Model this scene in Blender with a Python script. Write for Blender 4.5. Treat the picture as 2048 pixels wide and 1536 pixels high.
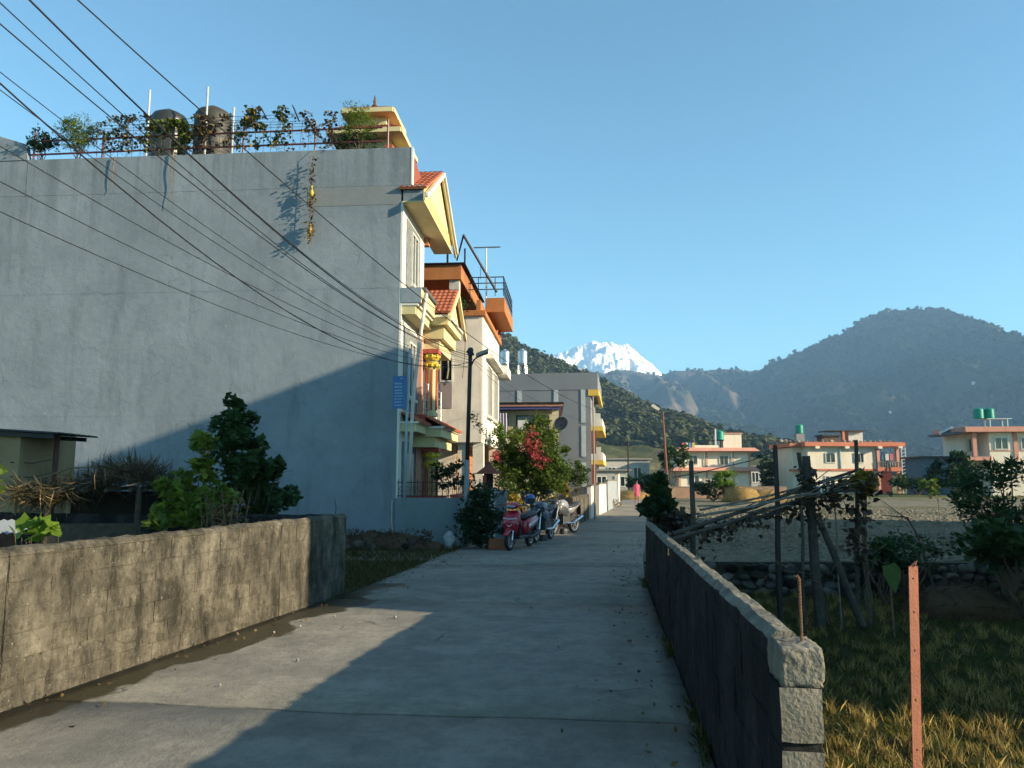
import bpy, bmesh, math, random
import numpy as np
from mathutils import Vector, Matrix, noise as mnoise

random.seed(7); RNG = np.random.default_rng(7)
S = bpy.context.scene
for o in list(bpy.data.objects): bpy.data.objects.remove(o)
COL = S.collection
R = math.radians

# ------------------------------------------------------------------ camera
FPX = 1540.0                                   # focal length in pixels of the 2048 px wide photograph
TH = math.atan(190 / FPX)                      # camera tilted up
CAMZ = 1.6
cam = bpy.data.cameras.new('camera'); camo = bpy.data.objects.new('camera', cam); COL.objects.link(camo)
cam.sensor_fit = 'HORIZONTAL'; cam.sensor_width = 36.0; cam.lens = 36.0 * FPX / 2048
cam.clip_start = 0.05; cam.clip_end = 20000
camo.location = (0, 0, CAMZ); camo.rotation_euler = (math.pi / 2 + TH, 0, 0)
S.camera = camo

# ------------------------------------------------------------------ sky, sun, exposure
SUN_AZ, SUN_EL = R(20), R(18.8)                # sun to the right of and a little behind the camera
to_sun = Vector((math.cos(SUN_AZ) * math.cos(SUN_EL), -math.sin(SUN_AZ) * math.cos(SUN_EL), math.sin(SUN_EL)))
world = bpy.data.worlds.new('World'); S.world = world; world.use_nodes = True
wn = world.node_tree.nodes; wl = world.node_tree.links
sky = wn.new('ShaderNodeTexSky'); sky.sky_type = 'NISHITA'; sky.sun_disc = False
sky.sun_elevation = SUN_EL; sky.sun_rotation = math.atan2(to_sun.x, to_sun.y)
sky.altitude = 900; sky.air_density = 1.0; sky.dust_density = 0.2; sky.ozone_density = 1.0
bg = wn['Background']; bg.inputs['Strength'].default_value = 0.09
tint = wn.new('ShaderNodeMix'); tint.data_type = 'RGBA'; tint.blend_type = 'MULTIPLY'; tint.inputs[0].default_value = 1.0
tint.inputs[7].default_value = (0.69, 1.05, 1.05, 1)      # the clear, slightly cyan blue of this sky
wl.new(sky.outputs[0], tint.inputs[6]); wl.new(tint.outputs[2], bg.inputs['Color'])
sl = bpy.data.lights.new('sun', 'SUN'); so = bpy.data.objects.new('sun', sl); COL.objects.link(so)
sl.energy = 5.0; sl.angle = R(0.5); sl.color = (1.0, 0.83, 0.58)
so.rotation_euler = (-to_sun).to_track_quat('-Z', 'Y').to_euler(); so.location = (20, -10, 30)
S.view_settings.view_transform = 'Standard'; S.view_settings.look = 'None'
S.view_settings.gamma = 1.0; S.view_settings.exposure = 1.42
S.cycles.volume_bounces = 0; S.cycles.max_bounces = 4; S.cycles.diffuse_bounces = 3; S.cycles.glossy_bounces = 2; S.cycles.transmission_bounces = 3; S.cycles.transparent_max_bounces = 6; S.cycles.use_light_tree = False; S.cycles.caustics_reflective = False; S.cycles.caustics_refractive = False
S.cycles.volume_step_rate = 5.0; S.cycles.adaptive_threshold = 0.025
HAZE_DENSITY = 2.2e-4

# ------------------------------------------------------------------ measuring: photograph pixel -> place
CC = Vector((0, 0, CAMZ))
def ray(px, py):
    v = (768 - py) / FPX
    return Vector(((px - 1024) / FPX, math.cos(TH) - v * math.sin(TH), math.sin(TH) + v * math.cos(TH)))
def P(px, py, Y):
    d = ray(px, py); return CC + d * (Y / d.y)
def G(px, py, z=0.0):
    d = ray(px, py); return CC + d * ((z - CAMZ) / d.z)
class Frame:                                    # a house's own axes: x towards the road, y away along it
    def __init__(s, ox, oy, deg):
        s.o = Vector((ox, oy, 0)); s.deg = deg; a = R(deg)
        s.X = Vector((math.cos(a), math.sin(a), 0)); s.Y = Vector((-math.sin(a), math.cos(a), 0))
    def loc(s, p):
        q = p - s.o; return Vector((q.dot(s.X), q.dot(s.Y), q.z))
    def onx(s, px, py, x):
        d = ray(px, py); return s.loc(CC + d * ((x - (CC - s.o).dot(s.X)) / d.dot(s.X)))
    def ony(s, px, py, y):
        d = ray(px, py); return s.loc(CC + d * ((y - (CC - s.o).dot(s.Y)) / d.dot(s.Y)))
    def w(s, x, y, z=0): return s.o + s.X * x + s.Y * y + Vector((0, 0, z))

# ------------------------------------------------------------------ object helpers
def tag(o, label=None, cat=None, group=None, kind=None):
    if label: o['label'] = label
    if cat: o['category'] = cat
    if group: o['group'] = group
    if kind: o['kind'] = kind
    return o
def empty(name, loc=(0, 0, 0), rz=0.0, label=None, cat=None, group=None):
    o = bpy.data.objects.new(name, None); COL.objects.link(o)
    o.location = loc; o.rotation_euler = (0, 0, rz); o.empty_display_size = 0.2
    return tag(o, label, cat, group)
def link(name, me, parent=None, loc=None, rot=None):
    o = bpy.data.objects.new(name, me); COL.objects.link(o)
    if parent is not None: o.parent = parent
    if loc is not None: o.location = loc
    if rot is not None: o.rotation_euler = rot
    return o
class MB:
    """collects faces; build() links them as one mesh object"""
    def __init__(s): s.v = []; s.f = []; s.m = []
    def add(s, vs, fs, m=0):
        b = len(s.v); s.v += [tuple(v) for v in vs]
        s.f += [tuple(b + i for i in f) for f in fs]; s.m += [m] * len(fs); return s
    def box(s, x0, x1, y0, y1, z0, z1, m=0):
        vs = [(x0,y0,z0),(x1,y0,z0),(x1,y1,z0),(x0,y1,z0),(x0,y0,z1),(x1,y0,z1),(x1,y1,z1),(x0,y1,z1)]
        return s.add(vs, [(0,3,2,1),(4,5,6,7),(0,1,5,4),(1,2,6,5),(2,3,7,6),(3,0,4,7)], m)
    def bar(s, a, b, w=.04, h=None, m=0):
        a = Vector(a); b = Vector(b); d = (b - a).normalized(); h = h or w
        u = d.cross(Vector((0, 0, 1)));
        if u.length < 1e-3: u = Vector((1, 0, 0))
        u.normalize(); n = u.cross(d).normalized(); u *= w / 2; n *= h / 2
        vs = [a-u-n, a+u-n, a+u+n, a-u+n, b-u-n, b+u-n, b+u+n, b-u+n]
        return s.add(vs, [(0,1,2,3),(7,6,5,4),(0,4,5,1),(1,5,6,2),(2,6,7,3),(3,7,4,0)], m)
    def tube(s, pts, r, n=6, m=0, cap=True):
        pts = [Vector(p) for p in pts]; k = len(pts); rings = []
        rs = r if isinstance(r, (list, tuple)) else [r] * k
        prev = None
        for i, p in enumerate(pts):
            d = (pts[min(i+1, k-1)] - pts[max(i-1, 0)])
            d = d.normalized() if d.length > 1e-9 else Vector((0, 0, 1))
            if prev is None:
                u = d.orthogonal().normalized()
            else:
                u = (prev - d * prev.dot(d))
                u = u.normalized() if u.length > 1e-6 else d.orthogonal().normalized()
            prev = u; w = d.cross(u)
            rings.append([p + (u * math.cos(2*math.pi*j/n) + w * math.sin(2*math.pi*j/n)) * rs[i] for j in range(n)])
        return s.loft(rings, m, cap)
    def loft(s, rings, m=0, cap=True, closed=True):
        n = len(rings[0]); vs = [p for r in rings for p in r]; fs = []
        for i in range(len(rings) - 1):
            for j in range(n if closed else n - 1):
                a = i*n + j; b = i*n + (j+1) % n
                fs.append((a, b, b + n, a + n))
        if cap and closed:
            fs.append(tuple(reversed(range(n)))); fs.append(tuple(range((len(rings)-1)*n, len(rings)*n)))
        return s.add(vs, fs, m)
    def lathe(s, prof, c=(0, 0, 0), n=20, m=0, cap=True):
        c = Vector(c)
        return s.loft([[c + Vector((r*math.cos(2*math.pi*j/n), r*math.sin(2*math.pi*j/n), z)) for j in range(n)] for r, z in prof], m, cap)
    def prism(s, poly, d, m=0):
        """poly: 3D points of a planar outline, extruded by vector d"""
        d = Vector(d); n = len(poly); vs = [Vector(p) for p in poly] + [Vector(p) + d for p in poly]
        fs = [tuple(reversed(range(n))), tuple(range(n, 2*n))] + [(i, (i+1) % n, (i+1) % n + n, i + n) for i in range(n)]
        return s.add(vs, fs, m)
    def quad(s, a, b, c, d, m=0): return s.add([a, b, c, d], [(0, 1, 2, 3)], m)
    def ball(s, c, r, m=0, sub=1, jit=0.0):
        bm = bmesh.new(); bmesh.ops.create_icosphere(bm, subdivisions=sub, radius=1)
        r = r if isinstance(r, (tuple, list, Vector)) else (r, r, r); c = Vector(c)
        bm.verts.ensure_lookup_table()
        vs = [c + Vector((v.co.x*r[0], v.co.y*r[1], v.co.z*r[2])) * (1 + random.uniform(-jit, jit)) for v in bm.verts]
        s.add(vs, [[v.index for v in f.verts] for f in bm.faces], m); bm.free(); return s
    def mesh(s, name, mats):
        me = bpy.data.meshes.new(name); me.from_pydata(s.v, [], s.f)
        for mt in (mats if isinstance(mats, (list, tuple)) else [mats]): me.materials.append(mt)
        if any(s.m): me.polygons.foreach_set('material_index', s.m)
        bm = bmesh.new(); bm.from_mesh(me); bmesh.ops.recalc_face_normals(bm, faces=bm.faces); bm.to_mesh(me); bm.free()
        me.update(); return me
    def build(s, name, mats, parent=None, smooth=False, loc=None, rot=None, bevel=0, kind=None):
        me = s.mesh(name, mats)
        if smooth: me.shade_smooth()
        o = link(name, me, parent, loc, rot)
        if bevel:
            b = o.modifiers.new('bevel', 'BEVEL'); b.width = bevel; b.segments = 2; b.limit_method = 'ANGLE'; b.angle_limit = R(40)
        if kind: o['kind'] = kind
        return o
def box(name, mt, parent, x0, x1, y0, y1, z0, z1, bevel=0):
    return MB().box(x0, x1, y0, y1, z0, z1).build(name, mt, parent, bevel=bevel)
def copy_tree(o, parent=None):
    c = o.copy(); COL.objects.link(c); c.parent = parent
    for ch in list(o.children): copy_tree(ch, c)
    return c
def npmesh(name, V, Fq, mats, parent=None, smooth=False, kind=None, mi=None):
    me = bpy.data.meshes.new(name); V = np.asarray(V, np.float32); Fq = np.asarray(Fq, np.int32); k = Fq.shape[1]
    me.vertices.add(len(V)); me.vertices.foreach_set('co', V.ravel())
    me.loops.add(Fq.size); me.loops.foreach_set('vertex_index', Fq.ravel())
    me.polygons.add(len(Fq)); me.polygons.foreach_set('loop_start', np.arange(0, Fq.size, k, dtype=np.int32))
    me.polygons.foreach_set('loop_total', np.full(len(Fq), k, np.int32))
    for mt in (mats if isinstance(mats, (list, tuple)) else [mats]): me.materials.append(mt)
    if mi is not None: me.polygons.foreach_set('material_index', np.asarray(mi, np.int32))
    me.update(calc_edges=True); me.validate()
    if smooth: me.shade_smooth()
    o = link(name, me, parent)
    if kind: o['kind'] = kind
    return o
def fbm(x, y, z=0.0, o=4): return mnoise.fractal(Vector((x, y, z)), 0.55, 2.0, o)

# ------------------------------------------------------------------ materials
MATS = {}
def nt(name):
    m = bpy.data.materials.new(name); m.use_nodes = True; t = m.node_tree
    return m, t, t.nodes, t.links, t.nodes['Principled BSDF']
def mk(name, c1, c2=None, rough=.85, scale=3.0, detail=6, bump=.15, bscale=35.0, metal=0.0, stain=None, sscale=(1, 1, .12), samt=.5,
       rnd=0.0, spec=.3, lo=.35, hi=.65, coat=0.0, stx=1.5, base_dirt=None):
    """mottled surface: two colours by noise, optional vertical streaks of a third, optional tint per object"""
    if name in MATS: return MATS[name]
    c1 = tuple(v * .9 for v in c1); c2 = tuple(v * .9 for v in c2) if c2 else None
    m, t, N, L, b = nt(name)
    geo = N.new('ShaderNodeNewGeometry')
    n1 = N.new('ShaderNodeTexNoise'); n1.inputs['Scale'].default_value = scale; n1.inputs['Detail'].default_value = detail
    n1.inputs['Roughness'].default_value = .62
    L.new(geo.outputs['Position'], n1.inputs['Vector'])
    mr = N.new('ShaderNodeMapRange'); mr.inputs[1].default_value = lo; mr.inputs[2].default_value = hi
    L.new(n1.outputs['Fac'], mr.inputs[0])
    c2 = c2 or tuple(v * .78 for v in c1)
    mx = N.new('ShaderNodeMix'); mx.data_type = 'RGBA'
    mx.inputs[6].default_value = (*c1, 1); mx.inputs[7].default_value = (*c2, 1)
    L.new(mr.outputs[0], mx.inputs[0]); col = mx.outputs[2]
    if stain:
        mp = N.new('ShaderNodeMapping'); mp.inputs['Scale'].default_value = tuple(stx * v for v in sscale)
        L.new(geo.outputs['Position'], mp.inputs['Vector'])
        n2 = N.new('ShaderNodeTexNoise'); n2.inputs['Scale'].default_value = 1.0; n2.inputs['Detail'].default_value = 8
        n2.inputs['Roughness'].default_value = .7
        L.new(mp.outputs[0], n2.inputs['Vector'])
        r2 = N.new('ShaderNodeMapRange'); r2.inputs[1].default_value = .48; r2.inputs[2].default_value = .72; r2.inputs[4].default_value = samt
        L.new(n2.outputs['Fac'], r2.inputs[0])
        m2 = N.new('ShaderNodeMix'); m2.data_type = 'RGBA'; m2.inputs[7].default_value = (*stain, 1)
        L.new(r2.outputs[0], m2.inputs[0]); L.new(col, m2.inputs[6]); col = m2.outputs[2]
    if rnd:
        oi = N.new('ShaderNodeObjectInfo'); hs = N.new('ShaderNodeHueSaturation')
        r3 = N.new('ShaderNodeMapRange'); r3.inputs[3].default_value = 1 - rnd; r3.inputs[4].default_value = 1 + rnd
        L.new(oi.outputs['Random'], r3.inputs[0]); L.new(r3.outputs[0], hs.inputs['Value']); L.new(col, hs.inputs['Color']); col = hs.outputs[0]
    L.new(col, b.inputs['Base Color'])
    b.inputs['Roughness'].default_value = rough; b.inputs['Metallic'].default_value = metal
    b.inputs['Specular IOR Level'].default_value = spec; b.inputs['Coat Weight'].default_value = coat; b.inputs['Coat Roughness'].default_value = .08
    if bump:
        n4 = N.new('ShaderNodeTexNoise'); n4.inputs['Scale'].default_value = bscale; n4.inputs['Detail'].default_value = 5
        L.new(geo.outputs['Position'], n4.inputs['Vector'])
        bp = N.new('ShaderNodeBump'); bp.inputs['Strength'].default_value = bump; bp.inputs['Distance'].default_value = .02
        L.new(n4.outputs['Fac'], bp.inputs['Height']); L.new(bp.outputs[0], b.inputs['Normal'])
    MATS[name] = m; return m
def leafmat(name, c1, c2, c3=None, trans=.35, rough=.55, scale=9.0, spec=.25):
    """leaves: colours vary leaf by leaf, some light passes through"""
    c1, c2, c3 = (tuple(v * .8 for v in c) if c else None for c in (c1, c2, c3))
    m, t, N, L, b = nt(name)
    geo = N.new('ShaderNodeNewGeometry')
    wn_ = N.new('ShaderNodeTexWhiteNoise'); wn_.noise_dimensions = '1D'
    L.new(geo.outputs['Random Per Island'], wn_.inputs['W'])
    n1 = N.new('ShaderNodeTexNoise'); n1.inputs['Scale'].default_value = scale; n1.inputs['Detail'].default_value = 2
    L.new(geo.outputs['Position'], n1.inputs['Vector'])
    ad = N.new('ShaderNodeMath'); ad.operation = 'MULTIPLY_ADD'; ad.inputs[1].default_value = .6
    L.new(wn_.outputs['Value'], ad.inputs[0])
    ms = N.new('ShaderNodeMath'); ms.operation = 'MULTIPLY'; ms.inputs[1].default_value = .4
    L.new(n1.outputs['Fac'], ms.inputs[0]); L.new(ms.outputs[0], ad.inputs[2])
    cr = N.new('ShaderNodeValToRGB'); e = cr.color_ramp.elements
    e[0].position = .12; e[0].color = (*c1, 1); e[1].position = .72; e[1].color = (*c2, 1)
    if c3: x = e.new(.92); x.color = (*c3, 1)
    L.new(ad.outputs[0], cr.inputs[0])
    L.new(cr.outputs[0], b.inputs['Base Color']); b.inputs['Roughness'].default_value = rough; b.inputs['Specular IOR Level'].default_value = spec
    tr = N.new('ShaderNodeBsdfTranslucent'); L.new(cr.outputs[0], tr.inputs['Color'])
    mx = N.new('ShaderNodeMixShader'); mx.inputs[0].default_value = trans
    L.new(b.outputs[0], mx.inputs[1]); L.new(tr.outputs[0], mx.inputs[2])
    L.new(mx.outputs[0], N['Material Output'].inputs['Surface'])
    return m
def plain(name, c, rough=.5, metal=0.0, coat=0.0, spec=.5): return mk(name, c, tuple(v * .88 for v in c), rough=rough, metal=metal, bump=0, coat=coat, spec=spec, scale=8)
def glassmat(name, c=(.02, .025, .03)):
    return mk(name, c, tuple(v * 1.6 for v in c), rough=.08, bump=0, spec=.6, scale=1.5)
# ================================================================== the setting
def rx_wall(y): return 1.132 + .1235 * (y - 4.52)          # road face of the right wall
LEFT = [(-6.2,-6),(-4.6,.8),(-3.52,5.61),(-2.72,9.39),(-2.32,11),(-1.36,17.2),(-1.15,18.4),(-.55,20.5),(.25,23.5),(1.5,28),(2.7,30.7),(3.7,35),(4.75,39.3),(6.6,50),(9.2,64)]
RIGHT = [(-.2,-6),(.6,.3),(1.132,4.52),(1.66,8.9),(2.12,12.6),(2.75,16.5),(3.87,22.5),(5.0,29),(6.9,40),(8.6,49.5),(11.6,64)]
def edge(poly, y):
    ys = [p[1] for p in poly]; return float(np.interp(y, ys, [p[0] for p in poly]))
M_conc = None
def concrete_road():
    m, t, N, L, b = nt('road_concrete')
    geo = N.new('ShaderNodeNewGeometry'); sep = N.new('ShaderNodeSeparateXYZ'); L.new(geo.outputs['Position'], sep.inputs[0])
    def noise(sc, det=6, ro=.6, vec=None):
        n = N.new('ShaderNodeTexNoise'); n.inputs['Scale'].default_value = sc; n.inputs['Detail'].default_value = det; n.inputs['Roughness'].default_value = ro
        L.new(vec or geo.outputs['Position'], n.inputs['Vector']); return n.outputs['Fac']
    def mrange(x, a, b_, c=0., d=1.):
        r = N.new('ShaderNodeMapRange'); r.inputs[1].default_value = a; r.inputs[2].default_value = b_; r.inputs[3].default_value = c; r.inputs[4].default_value = d
        L.new(x, r.inputs[0]); return r.outputs[0]
    def mix(f, c1, c2):
        x = N.new('ShaderNodeMix'); x.data_type = 'RGBA'
        for i, c in ((6, c1), (7, c2)):
            if isinstance(c, tuple): x.inputs[i].default_value = (*c, 1)
            else: L.new(c, x.inputs[i])
        L.new(f, x.inputs[0]); return x.outputs[2]
    def math_(op, a, bb):
        x = N.new('ShaderNodeMath'); x.operation = op
        for i, c in enumerate((a, bb)):
            if isinstance(c, (int, float)): x.inputs[i].default_value = c
            else: L.new(c, x.inputs[i])
        return x.outputs[0]
    col = mix(mrange(noise(.55, 8, .68), .36, .66), (.31, .28, .222), (.205, .188, .155))
    col = mix(mrange(noise(5, 9, .8), .46, .74, 0, .75), col, (.12, .117, .105))
    mp = N.new('ShaderNodeMapping'); mp.inputs['Scale'].default_value = (6, 1.2, 1); mp.inputs['Rotation'].default_value = (0, 0, R(-9)); L.new(geo.outputs['Position'], mp.inputs['Vector'])
    col = mix(mrange(noise(1.4, 7, .7, mp.outputs[0]), .55, .8, 0, .5), col, (.145, .14, .12))
    col = mix(mrange(noise(42, 4, .7), .60, .74, 0, .8), col, (.07, .068, .06))
    col = mix(mrange(noise(1.7, 9, .78), .44, .60, 0, .55), col, (.125, .117, .097))
    col = mix(mrange(noise(.9, 5, .6), .60, .64, 0, .35), col, (.30, .28, .235))
    # hairline cracks, only here and there
    vo = N.new('ShaderNodeTexVoronoi'); vo.feature = 'DISTANCE_TO_EDGE'; vo.inputs['Scale'].default_value = .55
    wv = N.new('ShaderNodeVectorMath'); wv.operation = 'ADD'; nz = N.new('ShaderNodeTexNoise'); nz.inputs['Scale'].default_value = 2.2; nz.inputs['Detail'].default_value = 6
    L.new(geo.outputs['Position'], nz.inputs['Vector']); sc_ = N.new('ShaderNodeVectorMath'); sc_.operation = 'SCALE'; sc_.inputs['Scale'].default_value = .5; L.new(nz.outputs['Color'], sc_.inputs[0])
    L.new(geo.outputs['Position'], wv.inputs[0]); L.new(sc_.outputs[0], wv.inputs[1]); L.new(wv.outputs[0], vo.inputs['Vector'])
    crack = math_('MULTIPLY', mrange(vo.outputs['Distance'], .010, .003), mrange(noise(.45, 3, .5), .56, .62))
    col = mix(math_('MULTIPLY', crack, .85), col, (.035, .033, .028))
    col = mix(mrange(noise(130, 2, .5), .70, .76, 0, .8), col, (.48, .46, .41))
    # damp, mossy gutter along the foot of the left wall
    x0 = N.new('ShaderNodeMath'); x0.operation = 'MULTIPLY_ADD'; x0.inputs[1].default_value = .2135; x0.inputs[2].default_value = -4.72
    L.new(sep.outputs['Y'], x0.inputs[0]); d = math_('SUBTRACT', sep.outputs['X'], x0.outputs[0])
    d = math_('SUBTRACT', d, math_('MULTIPLY', mrange(noise(.8, 4, .5), .25, .75), .86))
    near = math_('LESS_THAN', sep.outputs['Y'], 12.2)
    wet = math_('MULTIPLY', mrange(d, .04, -.03), near)
    col = mix(math_('MULTIPLY', wet, .92), col, (.032, .026, .010))
    L.new(col, b.inputs['Base Color'])
    L.new(mrange(wet, 0, 1, .9, .42), b.inputs['Roughness']); b.inputs['Specular IOR Level'].default_value = .3
    bp = N.new('ShaderNodeBump'); bp.inputs['Strength'].default_value = .8; bp.inputs['Distance'].default_value = .016
    h = math_('ADD', noise(9, 8, .7), math_('MULTIPLY', noise(70, 4, .6), .35)); L.new(h, bp.inputs['Height']); L.new(bp.outputs[0], b.inputs['Normal'])
    MATS['road_concrete'] = m; return m
M_road = concrete_road()
M_earth = mk('earth', (.105, .085, .055), (.06, .055, .035), rough=1, scale=1.2, bump=.6, bscale=9)
M_joint = mk('joint_dirt', (.05, .045, .035), rough=1, bump=.3)

# bed under the slabs (seen in the joints)
mb = MB(); ys = [-6, -3, 0, 3, 5.6, 9.39, 11, 14, 17.2, 18.4, 20.5, 23.5, 28, 30.7, 35, 39.3, 44, 50, 57, 64]
for a, b_ in zip(ys[:-1], ys[1:]):
    mb.quad((edge(LEFT, a), a, -.035), (edge(RIGHT, a), a, -.035), (edge(RIGHT, b_), b_, -.035), (edge(LEFT, b_), b_, -.035))
road = tag(mb.build('road', M_joint), kind='structure')
# concrete slabs, one object each; the joints run square to the road and wander a little
joints = [-6.0, -2.6, .6, 5.55, 10.35, 14.6, 19.2, 24, 29, 34, 39, 44, 50, 57, 64]
def jline(k, u):
    y = joints[k]; tilt = -.125 if k < 8 else -.22
    xl, xr = edge(LEFT, y), edge(RIGHT, y); w = xr - xl
    yy = y + tilt * (u - .5) * w + .025 * math.sin(u * 9 + k * 2.1) + .012 * math.sin(u * 31 + k)
    return yy
for k in range(len(joints) - 1):
    nu, nv = 26, max(3, int((joints[k+1] - joints[k]) / .8)); gap = .013 if k < 8 else .004; V = []; F = []
    for j in range(nv + 1):
        for i in range(nu + 1):
            u = i / nu; y0, y1 = jline(k, u) + gap, jline(k + 1, u) - gap; y = y0 + (y1 - y0) * j / nv
            xl, xr = edge(LEFT, y), edge(RIGHT, y)
            if i in (0,) and y > 10.5: xl += .05 * fbm(y * 1.3, 3.3)
            x = xl + (xr - xl) * u
            V.append((x, y, .012 * fbm(x * .35, y * .35) + (k % 2) * .003))
    n0 = len(V)
    for j in range(nv):
        for i in range(nu):
            a = j*(nu+1)+i; F.append((a, a+1, a+nu+2, a+nu+1))
    rim = [i for i in range(nu+1)] + [j*(nu+1)+nu for j in range(1, nv+1)] + [nv*(nu+1)+i for i in range(nu-1, -1, -1)] + [j*(nu+1) for j in range(nv-1, 0, -1)]
    low = {}
    for r_ in rim: low[r_] = len(V); V.append((V[r_][0], V[r_][1], V[r_][2] - .06))
    for a, b_ in zip(rim, rim[1:] + rim[:1]): F.append((b_, a, low[a], low[b_]))
    me = bpy.data.meshes.new('slab'); me.from_pydata(V, [], F); me.materials.append(M_road); me.update()
    for p in me.polygons[:nu*nv]: p.use_smooth = True
    link('slab', me, road)

# ground sheet: lower stubble field right of the wall, ploughed terrace beyond the stone wall, yard on the left
def ground_h(x, y):
    h = -.06
    if y < 70 and x < edge(LEFT, min(max(y, -6), 64)) - .02 : h = -.02 + .03 * fbm(x * .7, y * .7)
    xr = edge(RIGHT, min(max(y, -6), 64))
    if x > xr + .1:
        f = min(1, (x - xr - .1) / .12)
        if y < 15.9: h = -.06 * (1 - f) + f * (-.7 + .05 * fbm(x * .8, y * .8))
        elif y < 70: h = -.06 * (1-f) + f * (-.1 + .03 * fbm(x * .5, y * .5))
    if y >= 70: h = -.1
    return h
def axis(segs):
    out = [segs[0][0]]
    for a, b_, st in segs: out += list(np.arange(a + st, b_ + st * .5, st))
    return out
xs = axis([(-6000, -600, 900), (-600, -40, 80), (-40, -14, 2), (-14, 14, .25), (14, 60, 1.5), (60, 600, 60), (600, 6000, 900)])
yy_ = axis([(-600, -40, 80), (-40, -6, 2), (-6, 18, .25), (18, 40, .7), (40, 130, 3), (130, 900, 70), (900, 6900, 1000)])
V = [(x, y, ground_h(x, y)) for y in yy_ for x in xs]; nx = len(xs)
F = [(j*nx+i, j*nx+i+1, (j+1)*nx+i+1, (j+1)*nx+i) for j in range(len(yy_)-1) for i in range(nx-1)]
def ground_mat():
    m, t, N, L, b = nt('ground')
    geo = N.new('ShaderNodeNewGeometry'); sep = N.new('ShaderNodeSeparateXYZ'); L.new(geo.outputs['Position'], sep.inputs[0])
    def noise(sc, det=6, ro=.6):
        n = N.new('ShaderNodeTexNoise'); n.inputs['Scale'].default_value = sc; n.inputs['Detail'].default_value = det; n.inputs['Roughness'].default_value = ro
        L.new(geo.outputs['Position'], n.inputs['Vector']); return n.outputs['Fac']
    def mr(x, a, b_, c=0., d=1.):
        r = N.new('ShaderNodeMapRange'); r.inputs[1].default_value = a; r.inputs[2].default_value = b_; r.inputs[3].default_value = c; r.inputs[4].default_value = d
        L.new(x, r.inputs[0]); return r.outputs[0]
    def mix(f, c1, c2):
        x = N.new('ShaderNodeMix'); x.data_type = 'RGBA'
        for i, c in ((6, c1), (7, c2)):
            if isinstance(c, tuple): x.inputs[i].default_value = (*c, 1)
            else: L.new(c, x.inputs[i])
        L.new(f, x.inputs[0]); return x.outputs[2]
    def gt(x, v):
        n = N.new('ShaderNodeMath'); n.operation = 'GREATER_THAN'; n.inputs[1].default_value = v; L.new(x, n.inputs[0]); return n.outputs[0]
    near = mix(mr(noise(2.2, 7), .4, .62), (.04, .055, .014), (.06, .045, .022))
    clod = mix(mr(noise(3.5, 8, .75), .38, .64), (.24, .21, .15), (.135, .12, .085))
    clod = mix(mr(noise(.16, 3), .5, .66), clod, (.10, .10, .035))
    far = mix(mr(noise(.03, 5), .42, .6), (.22, .19, .09), (.10, .115, .04))
    col = mix(mr(sep.outputs['Y'], 15.7, 15.8), near, clod)
    col = mix(mr(sep.outputs['Y'], 66, 72), col, far)
    L.new(col, b.inputs['Base Color']); b.inputs['Roughness'].default_value = 1; b.inputs['Specular IOR Level'].default_value = .1
    bp = N.new('ShaderNodeBump'); bp.inputs['Strength'].default_value = .9; bp.inputs['Distance'].default_value = .08
    L.new(noise(5, 8, .75), bp.inputs['Height']); L.new(bp.outputs[0], b.inputs['Normal'])
    return m
M_ground = ground_mat()
npm = npmesh('ground', V, F, M_ground, smooth=True); tag(npm, kind='structure')

# ------------------------------------------------------------------ hills and the snow mountain
def hill(name, prof, Yr, Yb, Yk, mt, nu=120, nv=40, rough=.06, freq=.01, spur=.10, seed=0., pw=1.15, crag=0.0):
    """prof: skyline as photograph pixels at the ridge's real distance Yr; foot at Yb, back foot at Yk"""
    pts = [P(px, py, Yr) for px, py in prof]; X = np.array([p.x for p in pts]); Z = np.array([p.z for p in pts])
    V = []; H = {}
    for i in range(nu + 1):
        x = X[0] + (X[-1] - X[0]) * i / nu; zr = float(np.interp(x, X, Z))
        for j in range(nv + 1):
            s = j / nv
            if s <= .72:
                q = s / .72; y = Yb + (Yr - Yb) * q; prof_ = q ** pw
            else:
                q = 1 - (s - .72) / .28; y = Yk + (Yr - Yk) * q; prof_ = q ** 1.3
            k = math.sin(math.pi * min(1, q)) ** .8
            n1 = fbm(x * freq + seed, y * freq * .55, seed, 5); n2 = fbm(x * freq * 4, y * freq * 4, seed + 9, 4)
            rid = 1 - abs(fbm(x * freq * 1.7 + seed, y * freq * .35, seed + 4, 3)) * 2
            z = zr * prof_ + zr * k * (spur * (rid - .6) + rough * n1 + rough * .35 * n2) + zr * .012 * fbm(x * freq * 6, 5.5, seed) * prof_
            if crag: z += zr * crag * (mnoise.ridged_multi_fractal(Vector((x * freq * 1.3, y * freq * 1.3, seed)), .9, 2.1, 6, 1.0, 2.0) - 1.1) * min(1, prof_ * 1.2) * (.35 + .65 * k)
            V.append((x + k * 40 * freq * 20 * n1, y, max(z, -.5)))
    n = nv + 1
    F = [(i*n+j, (i+1)*n+j, (i+1)*n+j+1, i*n+j+1) for i in range(nu) for j in range(nv)]
    o = npmesh(name, V, F, mt, smooth=True); tag(o, kind='structure')
    return np.array(V).reshape(nu + 1, nv + 1, 3), o
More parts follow.
